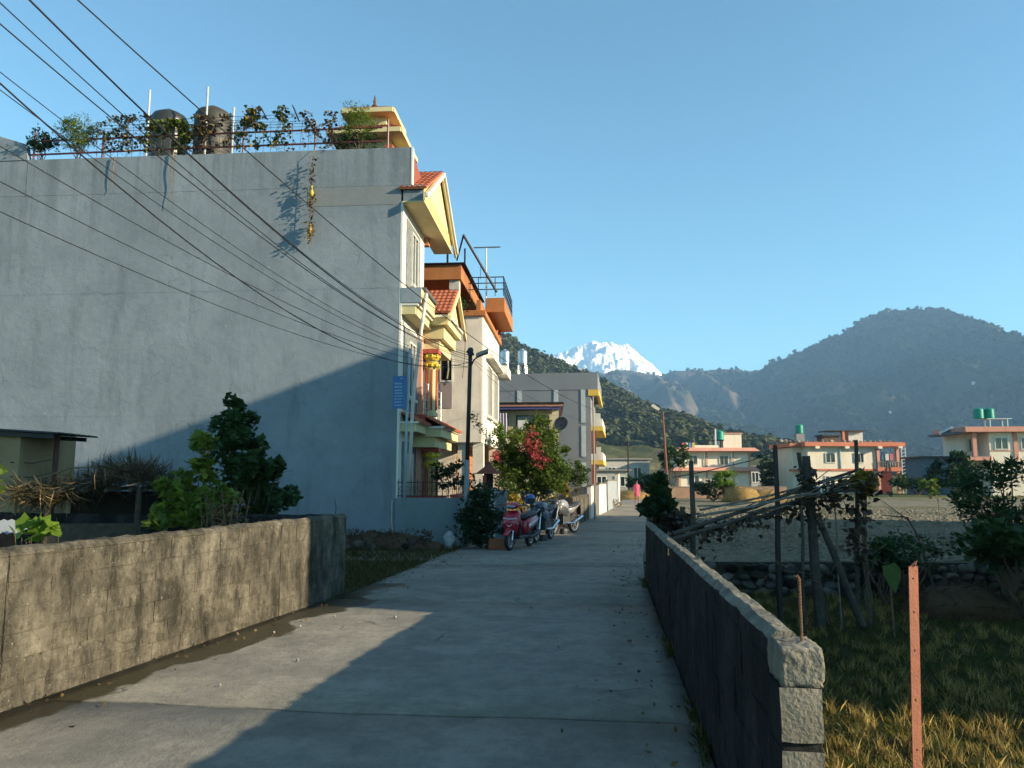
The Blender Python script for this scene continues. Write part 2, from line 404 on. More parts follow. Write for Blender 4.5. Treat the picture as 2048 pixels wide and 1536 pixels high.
def hillmat(name, c1, c2, c3, s1, s2, lo=.44, hi=.58):
    m, t, N, L, b = nt(name)
    geo = N.new('ShaderNodeNewGeometry')
    def noise(sc, det=8, ro=.65):
        n = N.new('ShaderNodeTexNoise'); n.inputs['Scale'].default_value = sc; n.inputs['Detail'].default_value = det; n.inputs['Roughness'].default_value = ro
        L.new(geo.outputs['Position'], n.inputs['Vector']); return n.outputs['Fac']
    def mr(x, a, b_):
        r = N.new('ShaderNodeMapRange'); r.inputs[1].default_value = a; r.inputs[2].default_value = b_; L.new(x, r.inputs[0]); return r.outputs[0]
    def mix(f, a, c):
        x = N.new('ShaderNodeMix'); x.data_type = 'RGBA'
        for i, q in ((6, a), (7, c)):
            if isinstance(q, tuple): x.inputs[i].default_value = (*q, 1)
            else: L.new(q, x.inputs[i])
        L.new(f, x.inputs[0]); return x.outputs[2]
    col = mix(mr(noise(s1), .42, .58), c1, c2); col = mix(mr(noise(s2), lo + .1, hi + .1), col, c3)
    L.new(col, b.inputs['Base Color']); b.inputs['Roughness'].default_value = 1; b.inputs['Specular IOR Level'].default_value = 0
    bp = N.new('ShaderNodeBump'); bp.inputs['Strength'].default_value = 1; bp.inputs['Distance'].default_value = 1.5 / s1 * .05
    L.new(noise(s1 * 3), bp.inputs['Height']); L.new(bp.outputs[0], b.inputs['Normal'])
    return m
M_hillR = hillmat('hill_scrub', (.02, .034, .018), (.04, .048, .025), (.10, .085, .05), .012, .006)
M_hillL = hillmat('hill_wood_floor', (.05, .06, .025), (.10, .095, .045), (.24, .19, .10), .03, .02)
M_ridge = hillmat('cliff_ridge', (.085, .076, .058), (.055, .06, .038), (.14, .105, .08), .008, .01, .36, .52)
Hr, _ = hill('hillside', [(1180,960),(1290,862),(1335,820),(1400,790),(1490,754),(1560,719),(1620,695),(1680,669),(1730,639),(1780,624),(1830,618),(1880,624),(1930,639),(1980,659),(2048,675),(2150,690),(2300,735),(2550,850),(2750,955)], 2000, 820, 2600, M_hillR, 130, 46, .10, .0026, .12, 3.)
Hl, _ = hill('hillside', [(500,575),(800,606),(940,640),(1000,674),(1060,710),(1110,732),(1190,768),(1230,790),(1280,815),(1340,846),(1400,876),(1450,912),(1500,952)], 560, 250, 800, M_hillL, 110, 44, .07, .008, .08, 11.)
Hm, _ = hill('ridge', [(900,700),(1100,742),(1190,748),(1225,742),(1260,740),(1300,748),(1325,750),(1345,741),(1400,743),(1440,739),(1480,740),(1530,760),(1650,830)], 2350, 1500, 2600, M_ridge, 160, 60, .04, .0045, .10, 21., .55, .022)

def snowmat():
    m, t, N, L, b = nt('snow')
    geo = N.new('ShaderNodeNewGeometry'); n = N.new('ShaderNodeTexNoise'); n.inputs['Scale'].default_value = .02; n.inputs['Detail'].default_value = 8; n.inputs['Roughness'].default_value = .7
    mp = N.new('ShaderNodeMapping'); mp.inputs['Scale'].default_value = (1, 1, .8); L.new(geo.outputs['Position'], mp.inputs[0]); L.new(mp.outputs[0], n.inputs['Vector'])
    r = N.new('ShaderNodeMapRange'); r.inputs[1].default_value = .56; r.inputs[2].default_value = .66; L.new(n.outputs['Fac'], r.inputs[0])
    x = N.new('ShaderNodeMix'); x.data_type = 'RGBA'; x.inputs[6].default_value = (.88, .90, .93, 1); x.inputs[7].default_value = (.36, .36, .38, 1)
    L.new(r.outputs[0], x.inputs[0]); L.new(x.outputs[2], b.inputs['Base Color']); b.inputs['Roughness'].default_value = .8
    bp = N.new('ShaderNodeBump'); bp.inputs['Strength'].default_value = .7; bp.inputs['Distance'].default_value = 7
    L.new(n.outputs['Fac'], bp.inputs['Height']); L.new(bp.outputs[0], b.inputs['Normal']); return m
_, snow = hill('mountain', [(1020,760),(1060,725),(1110,706),(1125,704),(1150,695),(1175,687),(1200,684),(1222,686),(1236,692),(1252,690),(1270,701),(1290,716),(1305,727),(1318,738),(1328,750),(1345,765),(1400,800)], 2900, 2400, 3150, snowmat(), 260, 110, .07, .0044, .0, 31., .62, .055)
# ================================================================== block walls beside the road
def weathered(name, light, mid, dark, speck, drip=(2.0, 2.0, .85), rnd=.1, amt=.9, seed=0.0):
    """old concrete blockwork: blotchy, with black algae drips, pale lichen specks and pits"""
    m, t, N, L, b = nt(name); geo = N.new('ShaderNodeNewGeometry'); mp0 = N.new('ShaderNodeMapping'); mp0.inputs['Location'].default_value = (seed, seed, 0); L.new(geo.outputs['Position'], mp0.inputs[0])
    def noise(sc, det=8, ro=.65, sv=None):
        v = mp0.outputs[0]
        if sv: mp = N.new('ShaderNodeMapping'); mp.inputs['Scale'].default_value = sv; L.new(v, mp.inputs[0]); v = mp.outputs[0]
        n = N.new('ShaderNodeTexNoise'); n.inputs['Scale'].default_value = sc; n.inputs['Detail'].default_value = det; n.inputs['Roughness'].default_value = ro; L.new(v, n.inputs['Vector']); return n.outputs['Fac']
    def mr(x, a, b_, c=0., d=1.):
        r = N.new('ShaderNodeMapRange'); r.inputs[1].default_value = a; r.inputs[2].default_value = b_; r.inputs[3].default_value = c; r.inputs[4].default_value = d; L.new(x, r.inputs[0]); return r.outputs[0]
    def mix(f, c1, c2):
        x = N.new('ShaderNodeMix'); x.data_type = 'RGBA'
        for i_, c in ((6, c1), (7, c2)):
            if isinstance(c, tuple): x.inputs[i_].default_value = (*c, 1)
            else: L.new(c, x.inputs[i_])
        L.new(f, x.inputs[0]); return x.outputs[2]
    col = mix(mr(noise(2.2, 9, .7), .40, .60), light, mid)
    col = mix(mr(noise(9, 9, .75), .46, .66, 0, .8), col, mid)
    col = mix(mr(noise(1.6, 10, .76, drip), .41, .60, 0, amt), col, dark)
    col = mix(mr(noise(.7, 8, .7), .50, .66, 0, .55), col, dark)
    col = mix(mr(noise(26, 6, .7), .56, .68, 0, .75), col, dark)
    col = mix(mr(noise(38, 3, .6), .66, .72, 0, .7), col, speck)
    if rnd:
        oi = N.new('ShaderNodeObjectInfo'); hs = N.new('ShaderNodeHueSaturation'); L.new(mr(oi.outputs['Random'], 0, 1, 1 - rnd, 1 + rnd), hs.inputs['Value']); L.new(col, hs.inputs['Color']); col = hs.outputs[0]
    L.new(col, b.inputs['Base Color']); b.inputs['Roughness'].default_value = .97; b.inputs['Specular IOR Level'].default_value = .15
    bp = N.new('ShaderNodeBump'); bp.inputs['Strength'].default_value = 1; bp.inputs['Distance'].default_value = .022
    h = N.new('ShaderNodeMath'); h.operation = 'ADD'; L.new(noise(11, 9, .75), h.inputs[0]); h2 = N.new('ShaderNodeMath'); h2.operation = 'MULTIPLY'; h2.inputs[1].default_value = .5; L.new(noise(55, 5, .7), h2.inputs[0]); L.new(h2.outputs[0], h.inputs[1]); L.new(h.outputs[0], bp.inputs['Height']); L.new(bp.outputs[0], b.inputs['Normal'])
    MATS[name] = m; return m
M_blockL = weathered('block_weathered', (.205, .185, .14), (.105, .094, .072), (.024, .022, .017), (.30, .29, .25), rnd=.08)
M_mortarL = weathered('mortar_mossy', (.155, .14, .10), (.085, .076, .056), (.022, .02, .015), (.3, .27, .2), rnd=0)
M_blockR = weathered('block_moss_and_shade', (.05, .049, .046), (.025, .025, .024), (.007, .007, .007), (.09, .09, .085), drip=(2.4, 2.4, .7), rnd=.06, amt=.9, seed=40.)  # near-black partly moss, partly the road face's shade put into the colour
M_blockEnd = mk('block_raw', (.30, .265, .20), (.20, .175, .13), rough=.95, scale=5, bump=.45, bscale=70, stain=(.12, .105, .08), sscale=(2, 2, .6), samt=.5, rnd=.08)
M_cap = mk('coping_mortar', (.25, .23, .18), (.115, .105, .082), rough=1, scale=6, bump=1, bscale=40, stain=(.10, .095, .08), sscale=(1.5, 1.5, 1.5), samt=.6)
def block_mesh(name, mt, L_, W_, H_, jit=.005, seed=0):
    rnd = random.Random(seed); bm = bmesh.new(); bmesh.ops.create_cube(bm, size=1)
    bmesh.ops.subdivide_edges(bm, edges=bm.edges, cuts=2, use_grid_fill=True)
    for v in bm.verts:
        ext = sum(abs(abs(c) - .5) < 1e-4 for c in v.co)
        k = 1 - (.006 if ext >= 2 else 0)
        v.co.x *= L_ * (1 - (.012 if ext == 3 else .004 * (ext >= 2))); v.co.y *= W_ * k; v.co.z *= H_ * (1 - (.025 if ext == 3 else .012 * (ext >= 2)))
        v.co += Vector((rnd.uniform(-jit, jit) * .6, rnd.uniform(-jit, jit) * .6, rnd.uniform(-jit, jit) * .6))
    me = bpy.data.meshes.new(name); bm.to_mesh(me); bm.free(); me.materials.append(mt); return me
def wall_path(root, A, B, hA, hB, z0, W_, mt, mcore, bl=.40, bh=.20, joint=.005, proud=.0045, seed=1, cap=None, endblocks=None):
    A = Vector((*A, 0)); B = Vector((*B, 0)); d = (B - A); Ln = d.length; d.normalize(); ang = math.atan2(d.y, d.x); nrm = Vector((-d.y, d.x, 0))
    hm = min(hA, hB); bh = (hm - z0 - .05) / int(round((hm - z0 - .05) / bh))
    meshes = [block_mesh('block', mt, bl - joint, W_ + 2 * proud, bh - joint, .006, seed * 10 + k) for k in range(5)]
    half = [block_mesh('block', mt, bl / 2 - joint, W_ + 2 * proud, bh - joint, .005, seed * 10 + 7 + k) for k in range(2)]
    rnd = random.Random(seed); hm = min(hA, hB); nc = int(round((hm - z0 - .05) / bh)); bh = (hm - z0 - .05) / nc
    # mortar core
    mb = MB(); n = int(Ln / .5) + 1
    for i in range(n):
        a, b_ = i / n, (i + 1) / n
        pa, pb = A + d * Ln * a, A + d * Ln * b_; ha, hb = hA + (hB - hA) * a, hA + (hB - hA) * b_
        o = nrm * W_ / 2; z = Vector((0, 0, 1))
        mb.loft([[pa - o + z*z0, pa + o + z*z0, pa + o + z*(ha-.03), pa - o + z*(ha-.03)], [pb - o + z*z0, pb + o + z*z0, pb + o + z*(hb-.03), pb - o + z*(hb-.03)]], cap=(i in (0, n-1)))
    mb.build('mortar', mcore, root)
    for c in range(nc):
        s = -(bl / 2) * (c % 2)
        while s < Ln - .04:
            s0, s1 = max(0, s), min(Ln, s + bl); w = s1 - s0
            if w > .1:
                me = rnd.choice(meshes) if w > bl * .75 else rnd.choice(half)
                m_ = (s0 + s1) / 2; p = A + d * m_ + Vector((0, 0, z0 + bh * (c + .5)))
                o = link('block', me, root, p + nrm * rnd.uniform(-.004, .004), (rnd.uniform(-.008, .008), rnd.uniform(-.010, .010), ang + rnd.uniform(-.006, .006)))
                o.scale.x = w / (bl if w > bl * .75 else bl / 2)
            s += bl
    # uneven mortar coping
    mb = MB(); n = int(Ln / .07); rings = []
    for i in range(n + 1):
        t = i / n; p = A + d * Ln * t; h = hA + (hB - hA) * t; zt = z0 + nc * bh + .002
        q = [fbm(p.x * 5 + k * 3.1, p.y * 5, seed * 2.2 + k, 4) for k in range(5)]
        wl_, wr_ = W_ / 2 + .008 + .015 * q[0], W_ / 2 + .008 + .015 * q[1]
        rings.append([p - nrm * wl_ + Vector((0, 0, zt)), p - nrm * (wl_ - .004) + Vector((0, 0, h - .035 + .012 * q[2])), p - nrm * wl_ * .45 + Vector((0, 0, h + .014 * q[3])), p + nrm * wr_ * .4 + Vector((0, 0, h + .004 + .016 * q[4])), p + nrm * (wr_ - .004) + Vector((0, 0, h - .03 + .012 * q[1])), p + nrm * wr_ + Vector((0, 0, zt))])
    mb.loft(rings)
    for k in range(n):
        for j in (0, 4, 5): mb.m[k * 6 + j] = 1  # coping sides take the block material; on the right wall its painted shade
    mb.build('coping', [cap or mt, mt], root)
    return A, d, nrm, Ln

lw = empty('block_wall', (0, 0, 0), 0, 'low weathered concrete block wall along the left of the lane, sunlit, stained brown', 'wall')
wall_path(lw, (-4.98, -.6), (-3.66, 5.61), 1.1, 1.1, -.05, .15, M_blockL, M_mortarL, seed=1)
wall_path(lw, (-3.66, 5.62), (-2.84, 9.39), 1.1, 1.1, -.05, .15, M_blockL, M_mortarL, seed=2)
wall_path(lw, (-2.84, 9.40), (-2.50, 11.45), 1.1, 1.09, -.05, .15, M_blockL, M_mortarL, seed=3)
wall_path(lw, (-2.60, 11.42), (-5.2, 12.1), 1.08, 1.06, -.05, .14, M_blockR, M_mortarL, seed=4)
p = Vector((-2.56, 11.3, 1.05)); MB().tube([p, p + Vector((.01, 0, .15)), p + Vector((-.02, .01, .26))], .006, 5).build('rebar', plain('rust_dark', (.09, .05, .035), .8), lw)

rw = empty('block_wall', (0, 0, 0), 0, 'mossy block wall edging the right side of the lane, shade darkened into its colour', 'wall')
A0 = Vector((rx_wall(2.74) + .075, 2.74)); A1 = Vector((rx_wall(7.62) + .07, 7.62)); A2 = Vector((rx_wall(12.55) + .08, 12.55))
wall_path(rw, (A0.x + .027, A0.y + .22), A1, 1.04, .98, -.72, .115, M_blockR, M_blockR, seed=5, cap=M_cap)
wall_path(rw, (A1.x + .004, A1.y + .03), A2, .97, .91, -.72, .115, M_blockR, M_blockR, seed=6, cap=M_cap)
# raw end of the wall: two and more stacked blocks with rough mortar beds and a broken mortar lump on top
rd = Vector((.1235, 1)).normalized(); ang = math.atan2(rd.y, rd.x)
for k in range(6):
    z = .80 - k * .205
    me = block_mesh('block', M_blockEnd, .22, .140, .180, .003, 80 + k); me.materials.append(M_blockR); me.polygons.foreach_set('material_index', [0 if p.normal.x < -.5 else 1 for p in me.polygons])  # only the end face stays pale; the other faces have shade painted in
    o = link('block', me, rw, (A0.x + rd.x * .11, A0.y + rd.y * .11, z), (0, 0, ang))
    if k < 5:
        mb = MB(); mb.box(-.105, .105, -.064, .064, -.018, .018); o = mb.build('mortar', M_blockR, rw, loc=(A0.x + rd.x * .115, A0.y + rd.y * .115, z - .1025), rot=(0, 0, ang))  # mortar takes the same dark material, joint shadow included in its colour
bm = bmesh.new(); bmesh.ops.create_cube(bm, size=1); bmesh.ops.subdivide_edges(bm, edges=bm.edges, cuts=9, use_grid_fill=True)
for v in bm.verts:
    q = Vector((v.co.x * .225, v.co.y * .145, v.co.z * .13)); n_ = fbm(q.x * 22, q.y * 22, q.z * 22 + 5, 5); n_ = max(-.9, min(.55, n_))
    taper = 1 - .08 * max(0, v.co.z + .1)
    q = Vector((q.x * (1 - .1 * max(0, v.co.z)), q.y * taper, q.z)) * (1 + .06 * n_)
    if v.co.z < -.35: q.y *= .96
    v.co = q
me = bpy.data.meshes.new('mortar_lump'); bm.to_mesh(me); bm.free(); me.materials.append(M_cap); me.shade_smooth()
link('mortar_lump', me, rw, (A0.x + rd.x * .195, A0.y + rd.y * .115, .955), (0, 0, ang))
rp = P(1603, 1268, 2.86)
mb = MB(); pts = [Vector((rp.x, 2.86, .95 + .29 * k / 8)) for k in range(9)] + [Vector((rp.x - .006, 2.86, 1.252)), Vector((rp.x - .014, 2.86, 1.247))]
mb.tube(pts, .0052, 6)
for k in range(24): mb.lathe([(.0052, 0), (.0066, .002), (.0066, .004), (.0052, .006)], (rp.x, 2.86, .96 + k * .0118), 6)
mb.build('rebar', mk('rust', (.22, .115, .06), (.12, .06, .035), rough=.9, scale=60, bump=.4, bscale=300), rw)

# perforated steel angle post in the stubble
M_rustpaint = mk('red_oxide', (.42, .15, .085), (.33, .115, .065), rough=.7, scale=9, bump=.25, bscale=90, stain=(.24, .10, .06), sscale=(6, 6, 1.2), samt=.6)
pp = P(1826, 1300, 3.95)
root = empty('metal_post', (pp.x - .05, 3.95, -.7), R(8), 'red oxide painted steel angle post with bolt holes, standing in the stubble', 'post')
root.rotation_euler.y = R(2.6)
def angle_leg(name, along_x):
    """one leg of the angle iron with real holes"""
    W_, T_, Hh = .050, .005, 1.87; rows = []; holes = [1.805, 1.64, 1.455, 1.22, .985, .76, .55]; mb = MB()
    def slab(x0, x1, z0, z1):
        if along_x: mb.box(x0, x1, 0, T_, z0, z1)
        else: mb.box(0, T_, x0 + T_, x1, z0, z1)
    cuts = sorted(holes); h = .0045; zprev = 0
    for z in cuts:
        slab(0, W_, zprev, z - h); slab(0, W_ * .44 - h, z - h, z + h); slab(W_ * .44 + h, W_, z - h, z + h); zprev = z + h
    slab(0, W_, zprev, Hh - .004)
    return mb.build(name, M_rustpaint, root)
o = angle_leg('flange', True); o.location.x = -.025
o2 = angle_leg('flange', False); o2.location = (.02, 0, 0)
mb = MB(); mb.bar((-.012, .001, 1.868), (.006, -.004, 1.885), .012, .004); mb.bar((.006, .002, 1.866), (.016, .001, 1.893), .016, .004); mb.build('burr', M_rustpaint, root)

# dry-stone terrace wall beyond the lower field
sw = empty('stone_wall', (0, 0, 0), 0, 'rough stone terrace wall in shade below the ploughed field', 'wall')
M_stone = mk('river_stone', (.10, .095, .08), (.04, .038, .032), rough=.95, scale=5, bump=.5, bscale=25, rnd=.9)
M_wallfill = mk('wall_earth', (.05, .045, .03), (.03, .03, .02), rough=1, scale=6, bump=.8, bscale=20)
mb = MB()
for i in range(26):
    x0, x1 = 2.62 + i * .5, 3.12 + i * .5; ya, yb = 15.78 - i * .02, 15.78 - (i + 1) * .02
    mb.loft([[Vector((x0, ya, -.75)), Vector((x0, ya + .35, -.75)), Vector((x0, ya + .35, -.08)), Vector((x0, ya + .05, -.05))], [Vector((x1, yb, -.75)), Vector((x1, yb + .35, -.75)), Vector((x1, yb + .35, -.08)), Vector((x1, yb + .05, -.05))]])
mb.build('earth_core', M_wallfill, sw)
sm = []
for k in range(8):
    t = MB().ball((0, 0, 0), 1, sub=2, jit=.10); me = t.mesh('stone', M_stone); me.shade_smooth(); sm.append(me)
for r_ in range(4):
    x = 2.7 + .12 * (r_ % 2)
    while x < 14:
        w = random.uniform(.10, .34)
        o = link('stone', random.choice(sm), sw, (x + w / 2, 15.79 - (x - 2.6) * .04 - random.uniform(-.02, .05), -.63 + r_ * .155 + random.uniform(-.03, .03)), (random.uniform(-.4, .4), random.uniform(-.5, .5), random.uniform(0, 6)))
        o.scale = (w * .62, .13, random.uniform(.055, .115)); x += w * random.uniform(1.02, 1.5)
# ================================================================== tall grey house on the left
FA = Frame(-2.80, 19.1, -4.5)
def rendered_wall(name, c1, c2, dark, light):
    """cement render: broad trowel patches, rain marks, hairline cracks, scuffs"""
    m, t, N, L, b = nt(name); geo = N.new('ShaderNodeNewGeometry')
    def noise(sc, det=8, ro=.62, sv=None):
        v = geo.outputs['Position']
        if sv: mp = N.new('ShaderNodeMapping'); mp.inputs['Scale'].default_value = sv; L.new(v, mp.inputs[0]); v = mp.outputs[0]
        n = N.new('ShaderNodeTexNoise'); n.inputs['Scale'].default_value = sc; n.inputs['Detail'].default_value = det; n.inputs['Roughness'].default_value = ro; L.new(v, n.inputs['Vector']); return n.outputs['Fac']
    def mr(x, a, b_, c=0., d=1.):
        r = N.new('ShaderNodeMapRange'); r.inputs[1].default_value = a; r.inputs[2].default_value = b_; r.inputs[3].default_value = c; r.inputs[4].default_value = d; L.new(x, r.inputs[0]); return r.outputs[0]
    def mix(f, a, c):
        x = N.new('ShaderNodeMix'); x.data_type = 'RGBA'
        for i_, q in ((6, a), (7, c)):
            if isinstance(q, tuple): x.inputs[i_].default_value = (*q, 1)
            else: L.new(q, x.inputs[i_])
        L.new(f, x.inputs[0]); return x.outputs[2]
    def mul(a, c):
        x = N.new('ShaderNodeMath'); x.operation = 'MULTIPLY'; L.new(a, x.inputs[0])
        if isinstance(c, float): x.inputs[1].default_value = c
        else: L.new(c, x.inputs[1])
        return x.outputs[0]
    col = mix(mr(noise(.45, 9, .68), .36, .64), c1, c2)
    col = mix(mr(noise(2.4, 9, .75), .5, .72, 0, .35), col, dark)
    col = mix(mr(noise(1.3, 7, .7, (1, 1, .16)), .52, .72, 0, .6), col, dark)
    col = mix(mr(noise(3.0, 6, .7, (1, 1, .3)), .64, .74, 0, .35), col, light)
    vo = N.new('ShaderNodeTexVoronoi'); vo.feature = 'DISTANCE_TO_EDGE'; vo.inputs['Scale'].default_value = .42; nz = N.new('ShaderNodeTexNoise'); nz.inputs['Scale'].default_value = 1.6; nz.inputs['Detail'].default_value = 7
    L.new(geo.outputs['Position'], nz.inputs['Vector']); ad = N.new('ShaderNodeVectorMath'); ad.operation = 'ADD'; L.new(geo.outputs['Position'], ad.inputs[0]); L.new(nz.outputs['Color'], ad.inputs[1]); L.new(ad.outputs[0], vo.inputs['Vector'])
    col = mix(mul(mul(mr(vo.outputs['Distance'], .008, .002), mr(noise(.5, 3), .54, .60)), .6), col, dark)
    col = mix(mr(noise(7, 3, .5), .70, .73, 0, .5), col, light)
    sp = N.new('ShaderNodeSeparateXYZ'); L.new(geo.outputs['Position'], sp.inputs[0])          # rain marks run down from the parapet
    col = mix(mul(mul(mr(sp.outputs['Z'], 7.2, 10.1), mr(noise(1.0, 6, .6, (2.6, 2.6, .07)), .50, .66)), .6), col, dark)
    L.new(col, b.inputs['Base Color']); b.inputs['Roughness'].default_value = .92; b.inputs['Specular IOR Level'].default_value = .2
    bp = N.new('ShaderNodeBump'); bp.inputs['Strength'].default_value = .5; bp.inputs['Distance'].default_value = .03; L.new(noise(3.5, 9, .7), bp.inputs['Height']); L.new(bp.outputs[0], b.inputs['Normal'])
    MATS[name] = m; return m
M_greyA = rendered_wall('grey_render', (.238, .278, .31), (.182, .215, .243), (.105, .124, .14), (.32, .355, .38))
M_bluewall = mk('blue_grey_render', (.20, .255, .27), (.155, .20, .215), rough=.85, scale=1.4, bump=.15, bscale=14, stain=(.14, .17, .17), sscale=(2, 2, .4), samt=.5)
M_white = mk('white_paint', (.74, .72, .64), (.68, .66, .58), rough=.7, scale=2, bump=.08, bscale=25, stain=(.45, .43, .36), sscale=(3, 3, .3), samt=.35)
M_cream = mk('cream_paint', (.68, .60, .34), (.62, .53, .28), rough=.7, scale=3, bump=.06, stain=(.45, .38, .2), sscale=(4, 4, .5), samt=.3)
M_yellow = mk('yellow_paint', (.72, .56, .22), (.64, .48, .17), rough=.7, scale=3, bump=.05)
M_tile = mk('clay_tile', (.52, .17, .085), (.40, .12, .065), rough=.75, scale=18, bump=.2, stain=(.30, .11, .07), sscale=(3, 3, 3), samt=.5, rnd=.15)
M_redpaint = mk('red_paint', (.45, .09, .06), (.36, .07, .05), rough=.6, bump=.05)
M_glass = glassmat('window_glass'); M_clad = mk('stone_cladding', (.25, .27, .26), (.13, .145, .145), rough=.7, scale=9, bump=.5, bscale=22, stain=(.10, .11, .11), sscale=(5, 5, 5))
M_darkclad = mk('dark_cladding', (.11, .085, .065), (.05, .04, .035), rough=.85, scale=12, bump=.7, bscale=30)
M_iron = plain('black_iron', (.025, .025, .027), .5, .4); M_steel = plain('brushed_steel', (.55, .55, .54), .32, .9)
M_dark = mk('dark_interior', (.018, .015, .013), rough=1, bump=0); M_frame = plain('aluminium_white', (.66, .65, .60), .5)
M_maroon = plain('maroon_paint', (.16, .035, .035), .5)
hA = empty('town_house', FA.o, R(FA.deg), 'tall three-storey house with blank grey side wall, roof garden and yellow gables', 'house')
WD = 4.5
mb = MB(); mb.box(-17, -.055, 0, WD, 0, 6.43); mb.box(-17, -.055, 0, 2.85, 6.43, 9.13); mb.box(-17, -10.32, -.003, 2.9, 9.135, 10.14)
mb.build('wall', M_greyA, hA)
# parapet of the roof terrace, a touch proud of the wall below
mb = MB(); mb.box(-10.3, .19, -.004, .14, 9.133, 10.15); mb.box(-10.5, .19, 2.72, 2.85, 9.14, 10.05); mb.build('parapet', M_greyA, hA)
box('parapet_edge', M_white, hA, .19, .235, -.012, .14, 9.14, 10.15)
mb = MB(); mb.prism([(-10.3, -.02, 10.145), (-17, -.02, 10.145), (-17, -.02, 12.3), (-11.2, -.02, 10.86), (-10.4, -.02, 10.6)], (0, .16, 0)); mb.build('stair_gable', M_greyA, hA)
# thin plaster joints / scrapes on the side wall are left to the render; a shallow patched band stands 4 mm proud
box('plaster_patch', mk('grey_patch', (.225, .245, .255), (.20, .215, .225), rough=.92, scale=2.5, bump=.2, bscale=20), hA, -2.52, -.055, -.006, 0, 8.62, 9.12)
for z in (3.2, 6.42): box('plaster_seam', M_greyA, hA, -16.9, -.06, -.004, -.0005, z, z + .018)
# front: near bay
facade = box('facade', M_white, hA, -.055, 0, -.004, 2.85, 6.43, 8.69)
box('facade', M_white, hA, -.055, 0, -.004, 2.5, 3.2, 6.43); box('facade', M_white, hA, -.055, 0, -.004, 2.5, 0, 3.2)
box('stone_cladding', M_darkclad, hA, -.055, -.01, 2.5, WD, 3.2, 5.6); box('stone_cladding', M_darkclad, hA, -.055, -.01, 2.5, WD, .3, 2.7)
def window(parent, y0, y1, z0, z1, panes=2, x=0.0, fm=M_frame, deep=.03):
    f = MB(); t = .055
    f.box(x, x + .05, y0, y0 + t, z0, z1); f.box(x, x + .05, y1 - t, y1, z0, z1); f.box(x, x + .05, y0 + t, y1 - t, z0, z0 + t); f.box(x, x + .05, y0 + t, y1 - t, z1 - t, z1)
    for k in range(1, panes):
        yy = y0 + (y1 - y0) * k / panes; f.box(x, x + .045, yy - t / 2, yy + t / 2, z0 + t, z1 - t)
    w = f.build('window', fm, parent)
    for k in range(panes):
        a = y0 + (y1 - y0) * k / panes + t * .5; b_ = y0 + (y1 - y0) * (k + 1) / panes - t * .5
        MB().box(x + .004, x + .016, a, b_, z0 + t, z1 - t).build('pane', M_glass, w)
    MB().box(x, x + .11, y0 - .05, y1 + .05, z0 - .07, z0 - .002).build('sill', M_white, w)
    return w
box('stone_cladding', M_clad, hA, 0.001, .02, .42, 2.2, 6.62, 8.4); w = window(hA, .95, 1.75, 6.75, 8.2, 2, .021)
box('stone_cladding', M_clad, hA, .001, .02, .3, 2.1, 3.35, 5.5); window(hA, .8, 1.6, 3.7, 5.2, 2, .021)
box('stone_cladding', M_clad, hA, .001, .02, .3, 2.1, .5, 2.55); window(hA, .85, 1.45, .9, 2.25, 1, .021)
# top canopy with a gable over the balcony
box('canopy', M_greyA, hA, .0, .53, -.016, .05, 8.69, 9.12); box('canopy', M_yellow, hA, .0, .53, .05, 4.5, 8.70, 9.1)
mb = MB(); mb.box(-.02, .56, -.03, 4.6, 8.655, 8.695); mb.build('soffit', M_cream, hA)
mb = MB(); mb.prism([(.02, .2, 9.1), (.02, 4.45, 9.1), (.02, 2.35, 10.28)], (.5, 0, 0)); mb.build('gable', M_cream, hA)
def tiled_slope(parent, a, b_, c, d, rows, cols, name='roof'):
    """roof slope a-b (eave) to d-c (ridge) laid with overlapping tiles"""
    a, b_, c, d = map(Vector, (a, b_, c, d)); n = (b_ - a).cross(d - a).normalized()
    if n.z < 0: n = -n
    base = MB().prism([a, b_, c, d], -n * .035).build(name, M_tile, parent)
    mb = MB()
    for r_ in range(rows):
        for k in range(cols):
            def pt(u, v, h):
                e = a.lerp(b_, u); f = d.lerp(c, u); return e.lerp(f, v) + n * h
            u0, u1 = k / cols + .012, (k + 1) / cols - .012; v0, v1 = r_ / rows, (r_ + 1.12) / rows; v1 = min(v1, 1.02); um = (u0 + u1) / 2
            vs = [pt(u0, v0, .030), pt(um, v0, .046), pt(u1, v0, .030), pt(u0, v1, .004), pt(um, v1, .018), pt(u1, v1, .004), pt(u0, v0, .004), pt(u1, v0, .004)]
            mb.add(vs, [(0, 1, 4, 3), (1, 2, 5, 4), (6, 7, 2, 1, 0), (6, 0, 3), (7, 5, 2)])
    o = mb.build('tiles', M_tile, base); o['kind'] = 'stuff'; return base
tiled_slope(hA, (-.1, -.1, 9.02), (.62, -.1, 9.02), (.62, 2.35, 10.42), (-.1, 2.35, 10.42), 9, 5)
tiled_slope(hA, (-.1, 4.78, 9.02), (.62, 4.78, 9.02), (.62, 2.35, 10.42), (-.1, 2.35, 10.42), 9, 5)
for s in (-1, 1):                                   # flared bargeboards
    ys = [2.35, 2.35 + s * 1.0, 2.35 + s * 1.9, 2.35 + s * 2.45, 2.35 + s * 2.62]; zs = [10.4, 9.78, 9.2, 8.88, 8.82]
    for xo, wd, mt in ((.575, .20, M_cream), (.64, .11, M_white)):
        mb = MB(); mb.loft([[(xo, y, z), (xo + .055, y, z), (xo + .055, y, z - wd), (xo, y, z - wd)] for y, z in zip(ys, zs)]); mb.build('bargeboard', mt, hA)
box('beam_end', mk('terracotta_paint', (.50, .22, .11), rough=.8, bump=.05), hA, -.04, .12, 2.86, 3.1, 8.42, 8.65)
